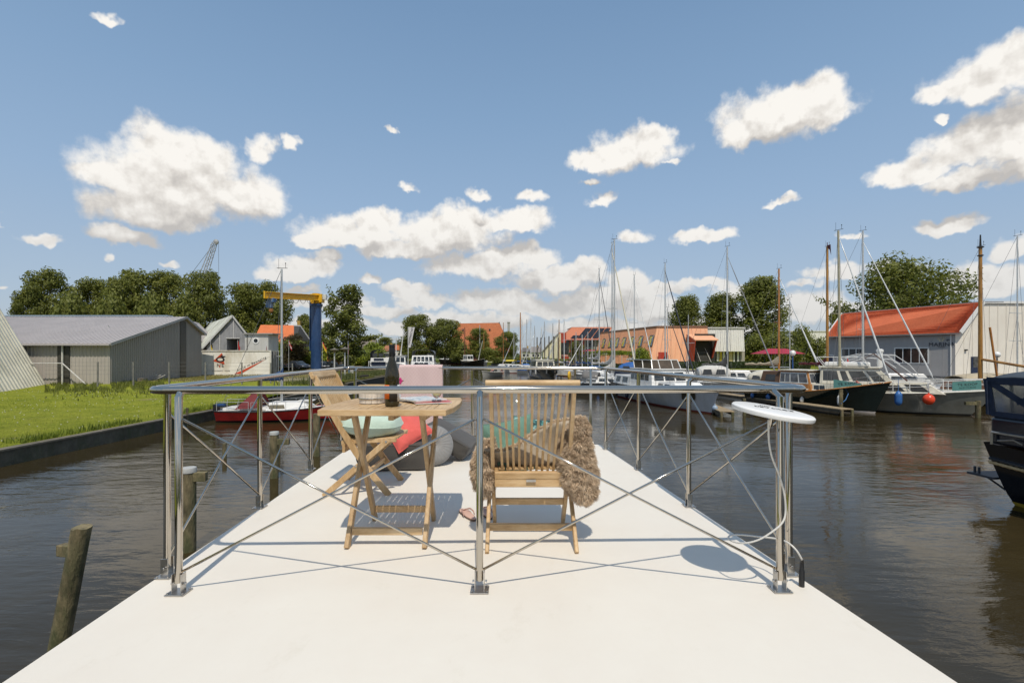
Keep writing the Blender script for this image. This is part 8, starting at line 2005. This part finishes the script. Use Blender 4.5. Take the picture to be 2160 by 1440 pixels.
plant_tree('B', Bt, 'small dense tree in front of the middle of the farmhouse roof', 1010, 694, 56, 180, group='round trees by the farmhouse'); plant_tree('A', A_, 'round tree at the right end of the farmhouse', 1070, 700, 60, 178, zg=.8, group='round trees by the farmhouse')
plant_tree('T', T_, 'low bush beneath the farmhouse roof, left side', 965, 725, 60, 176); plant_tree('T', T_, 'drooping bush beneath the farmhouse roof, right side', 1030, 738, 56, 172)
for px, py, w, d, lab in ((763, 711, 22, 230, 'far round tree just right of the poplar'), (785, 712, 32, 240, 'far tree by the tall bent street light'), (812, 712, 40, 220, 'far bushy tree left of the bottle neck'), (838, 724, 34, 250, 'far low tree behind the radar arch'), (856, 716, 30, 205, 'far tree left of the banner flag'), (745, 728, 30, 200, 'far low tree under the poplar crown')): plant_tree('B', Bt, lab, px, py, w, d, group='far trees beyond the basin')
for px, py, w, d, k, ar, lab in ((622, 709, 74, 89, 'W', ('brown_leaf_tree', '', 'tree', 9, 6, 4, 1.2, 'round', 9000, .24, leafmat('foliage_brown', (.085, .07, .028), .4), 24, .2), 'brownish tree in front of the orange roofed house'), (590, 728, 60, 92, 'S', S_, 'bright green bush behind the white container'), (648, 738, 56, 94, 'S', S_, 'bright green bush left of the blue crane column'), (700, 735, 60, 104, 'S', S_, 'bright bush under the red yellow flag'), (745, 736, 60, 108, 'S', S_, 'bright bush right of the mushroom lamps'), (785, 727, 60, 124, 'S', S_, 'tall light green bush behind the navy hooded cruiser'), (765, 742, 90, 120, 'T', T_, 'long low green thicket on the basin shore')): plant_tree(k, ar, lab, px, py, w, d)
plant_tree('E', E_, 'pointed tree behind the corner of the orange building', 1450, 632, 84, 150); plant_tree('E', E_, 'spreading tree behind the white facade', 1522, 628, 104, 148, rot=2.0); plant_tree('E', E_, 'tallest pointed tree right of the white facade', 1606, 594, 124, 142, rot=4.2)
plant_tree('D', D_, 'very wide spreading tree behind the marina roof', 1905, 560, 262, 84, zg=.8, rot=0.); plant_tree('T', T_, 'small tree sticking out left of the marina roof', 1775, 660, 60, 95)
GH_ = 'green trees behind the parasol'
for px, py, w, d in ((1590, 716, 66, 122), (1640, 712, 70, 118), (1690, 700, 56, 124), (1720, 720, 60, 112), (1665, 735, 60, 106)): plant_tree('T', T_, ('bush mass left of the parasol', 'bush mass over the parasol', 'pointed bush right of the parasol', 'round bush left of the marina wall', 'low bush under the parasol edge')[(1590, 1640, 1690, 1720, 1665).index(px)], px, py, w, d, zg=.8, group=GH_)
plant_tree('S', S_, 'round light green bush at the end of the pergola', 1352, 738, 44, 103, zg=.8); plant_tree('S', S_, 'light green bush on the pergola end by the solar roof', 1250, 741, 40, 108, zg=.8)
plant_tree('A', A_, 'small dark tree before the solar roof building', 1216, 720, 40, 118, zg=.8)
def hedge(label, a, b, h, w, mat, z0=.75, n=6000, leaf=.14, name='hedge', seed=1):
    a, b = Vector(a), Vector(b); t = thing(name, label, 'hedge', (a.x, a.y, z0)); r = random.Random(seed); d = (b-a).normalized(); s = Vector((-d.y, d.x)); L_ = (b-a).length
    mb = MB(); V, Fs = [], []
    for i in range(n):
        u = r.random()*L_; k = r.random(); 
        if k < .55: off = -w/2 if s.y > 0 else w/2; q = a+d*u+s*off; z = z0+r.random()*h; nn = Vector((-s.x, -s.y, .3)) if s.y > 0 else Vector((s.x, s.y, .3))
        else: q = a+d*u+s*r.uniform(-w/2, w/2); z = z0+h; nn = Vector((0, 0, 1))
        bump_ = .35*mnoise.noise(Vector((u*.5, z, seed))); c = Vector((q.x, q.y, z))+nn*bump_
        nn = (nn+Vector((r.uniform(-1, 1), r.uniform(-1, 1), r.uniform(-1, 1)))*.8).normalized(); tt = nn.cross(Vector((r.uniform(-1, 1), 1, r.uniform(-1, 1)))).normalized(); ww = nn.cross(tt); sc = leaf*r.uniform(.6, 1.4)
        o = len(V); V += [c-tt*sc, c+ww*sc*.6, c+tt*sc, c-ww*sc*.6]; Fs.append((o, o+1, o+2, o+3))
    mb.v, mb.f, mb.m = V, Fs, [0]*len(Fs); build(mb, 'leaves', mat, t)
    mb = MB(); mb.bar((a.x, a.y, z0+h/2-.05), (b.x, b.y, z0+h/2-.05), w*.85, h-.1); build(mb, 'inner_branches', M('hedge_inner', (.022, .03, .012), .95), t); return t
hedge('long dark clipped hedge in front of the orange and white buildings', (X(1378, 97), 97), (X(1705, 95), 95), 1.35, 1.6, leafmat('hedge_dark', (.04, .065, .018), .3), n=11000)
hedge('dark hedge along the terrace in front of the pergola', (X(1195, 99), 99), (X(1380, 98), 98), 1.0, 1.2, leafmat('hedge_dark', (.04, .065, .018), .3), n=6000, seed=2)
hedge('climbing leaves covering the white pergola roof', (X(1243, 104.5), 105.5), (X(1346, 104), 105.5), .7, 3.2, LEAF['light'], z0=Z(748, 104), n=6000, leaf=.18, name='climbing_plant', seed=3)
hedge('rough green hedge on the far bank left of the moored row', (-5, 162), (12.5, 100), 1.7, 3, LEAF['mid'], n=11000, leaf=.24, seed=4)
hedge('grassy bank bushes along the far left basin shore', (-48, 121), (-28, 122), 1.6, 3, leafmat('thicket', (.06, .085, .025), .4), z0=.9, n=5000, leaf=.22, seed=5)
# far tree belt on the horizon
r = random.Random(77); bl_ = []
for i in range(240):
    px = r.uniform(-900, 3300); d = r.uniform(330, 520); h = r.uniform(5, 13)*(1+.4*math.sin(px*.01))
    bl_.append((X(px, d), d, h*.45, r.uniform(8, 18), h*.62))
tag(build(crown_mb(9, bl_, 42000, 1.3), 'far_wood', leafmat('far_foliage', (.05, .075, .035), .3)), kind='stuff')
for i, (px, py) in enumerate(((1073, 680),)):
    t = thing('factory_chimney', 'pale grey square chimney far behind the right farmhouse tree', 'chimney', (X(px, 260), 260, .7)); mb = MB(); mb.box((X(px, 260), 260, Z(py, 260)/2), (1.3, 1.3, Z(py, 260))); mb.box((X(px, 260), 260, Z(py, 260)), (1.7, 1.7, .5)); build(mb, 'shaft', M('chimney_grey', (.36, .36, .35), .8), t)
# reeds, brambles and stacked timber on the left bank
rr = random.Random(21)
for i, (px, py, lab) in enumerate(((728, 800, 'dark timber beam lying on the bank slope'), (765, 792, 'long dark timber beam on the bank near the pier'), (630, 806, 'bleached log lying on the rough grass behind the boom'))):
    v = G(px, py, .9); t = thing('timber_beam', lab, 'timber', (v.x, v.y, .9)); mb = MB(); a = v+Vector((-2.2, -2.0 if i < 2 else .2, .15)); mb.bar(a, v+Vector((1.6, 3.0 if i < 2 else .3, .28)), .22, .22); build(mb, 'beam', M('tarred_timber', (.05, .045, .035), .9) if i < 2 else M('bleached_wood', (.40, .35, .27), .8), t, bevel=.02)
bx_ = thing('white_planks', 'few pale boards lying against the warehouse gable', 'boards', (X(330, 52), 52, .9), 0)
for k in range(3):
    mb = MB(); v = P(318+k*9, 797, 50); mb.bar((v.x-.5, v.y, .95), (v.x+.4, v.y+.3, 1.45), .14, .05); build(mb, 'board', M('board_white', (.6, .58, .52), .7), bx_)
cr_ = thing('wooden_crate', 'small weathered crate standing at the warehouse gable foot', 'crate', (X(300, 48), 48, .9)); mb = MB(); v = P(300, 800, 47); mb.box((v.x, v.y, 1.25), (.55, .5, .06)); [mb.box((v.x+sx*.24, v.y+sy*.2, 1.05), (.06, .06, .4)) for sx in (-1, 1) for sy in (-1, 1)]; mb.box((v.x, v.y-.22, 1.05), (.5, .03, .14)); build(mb, 'crate_frame', M('crate_wood', (.22, .18, .13), .8), cr_)
# small gull specks are left out; the houseboat rope and fenders stay below the deck

# unseen bank and trees, added for the steel and the water to mirror
slab('unseen_rear_bank', [(-300, -90), (300, -90), (300, -30), (-300, -30)], .6, GRASS3)
r = random.Random(5); bl_ = []
for i in range(60):
    x = -95+190*(i+r.random())/60; h = r.uniform(6, 11); bl_.append((x, -44-r.random()*8, h*.55, r.uniform(4, 6), h*.62))
tag(build(crown_mb(31, bl_, 16000, .6), 'unseen_rear_wood', LEAF['mid']), kind='stuff')
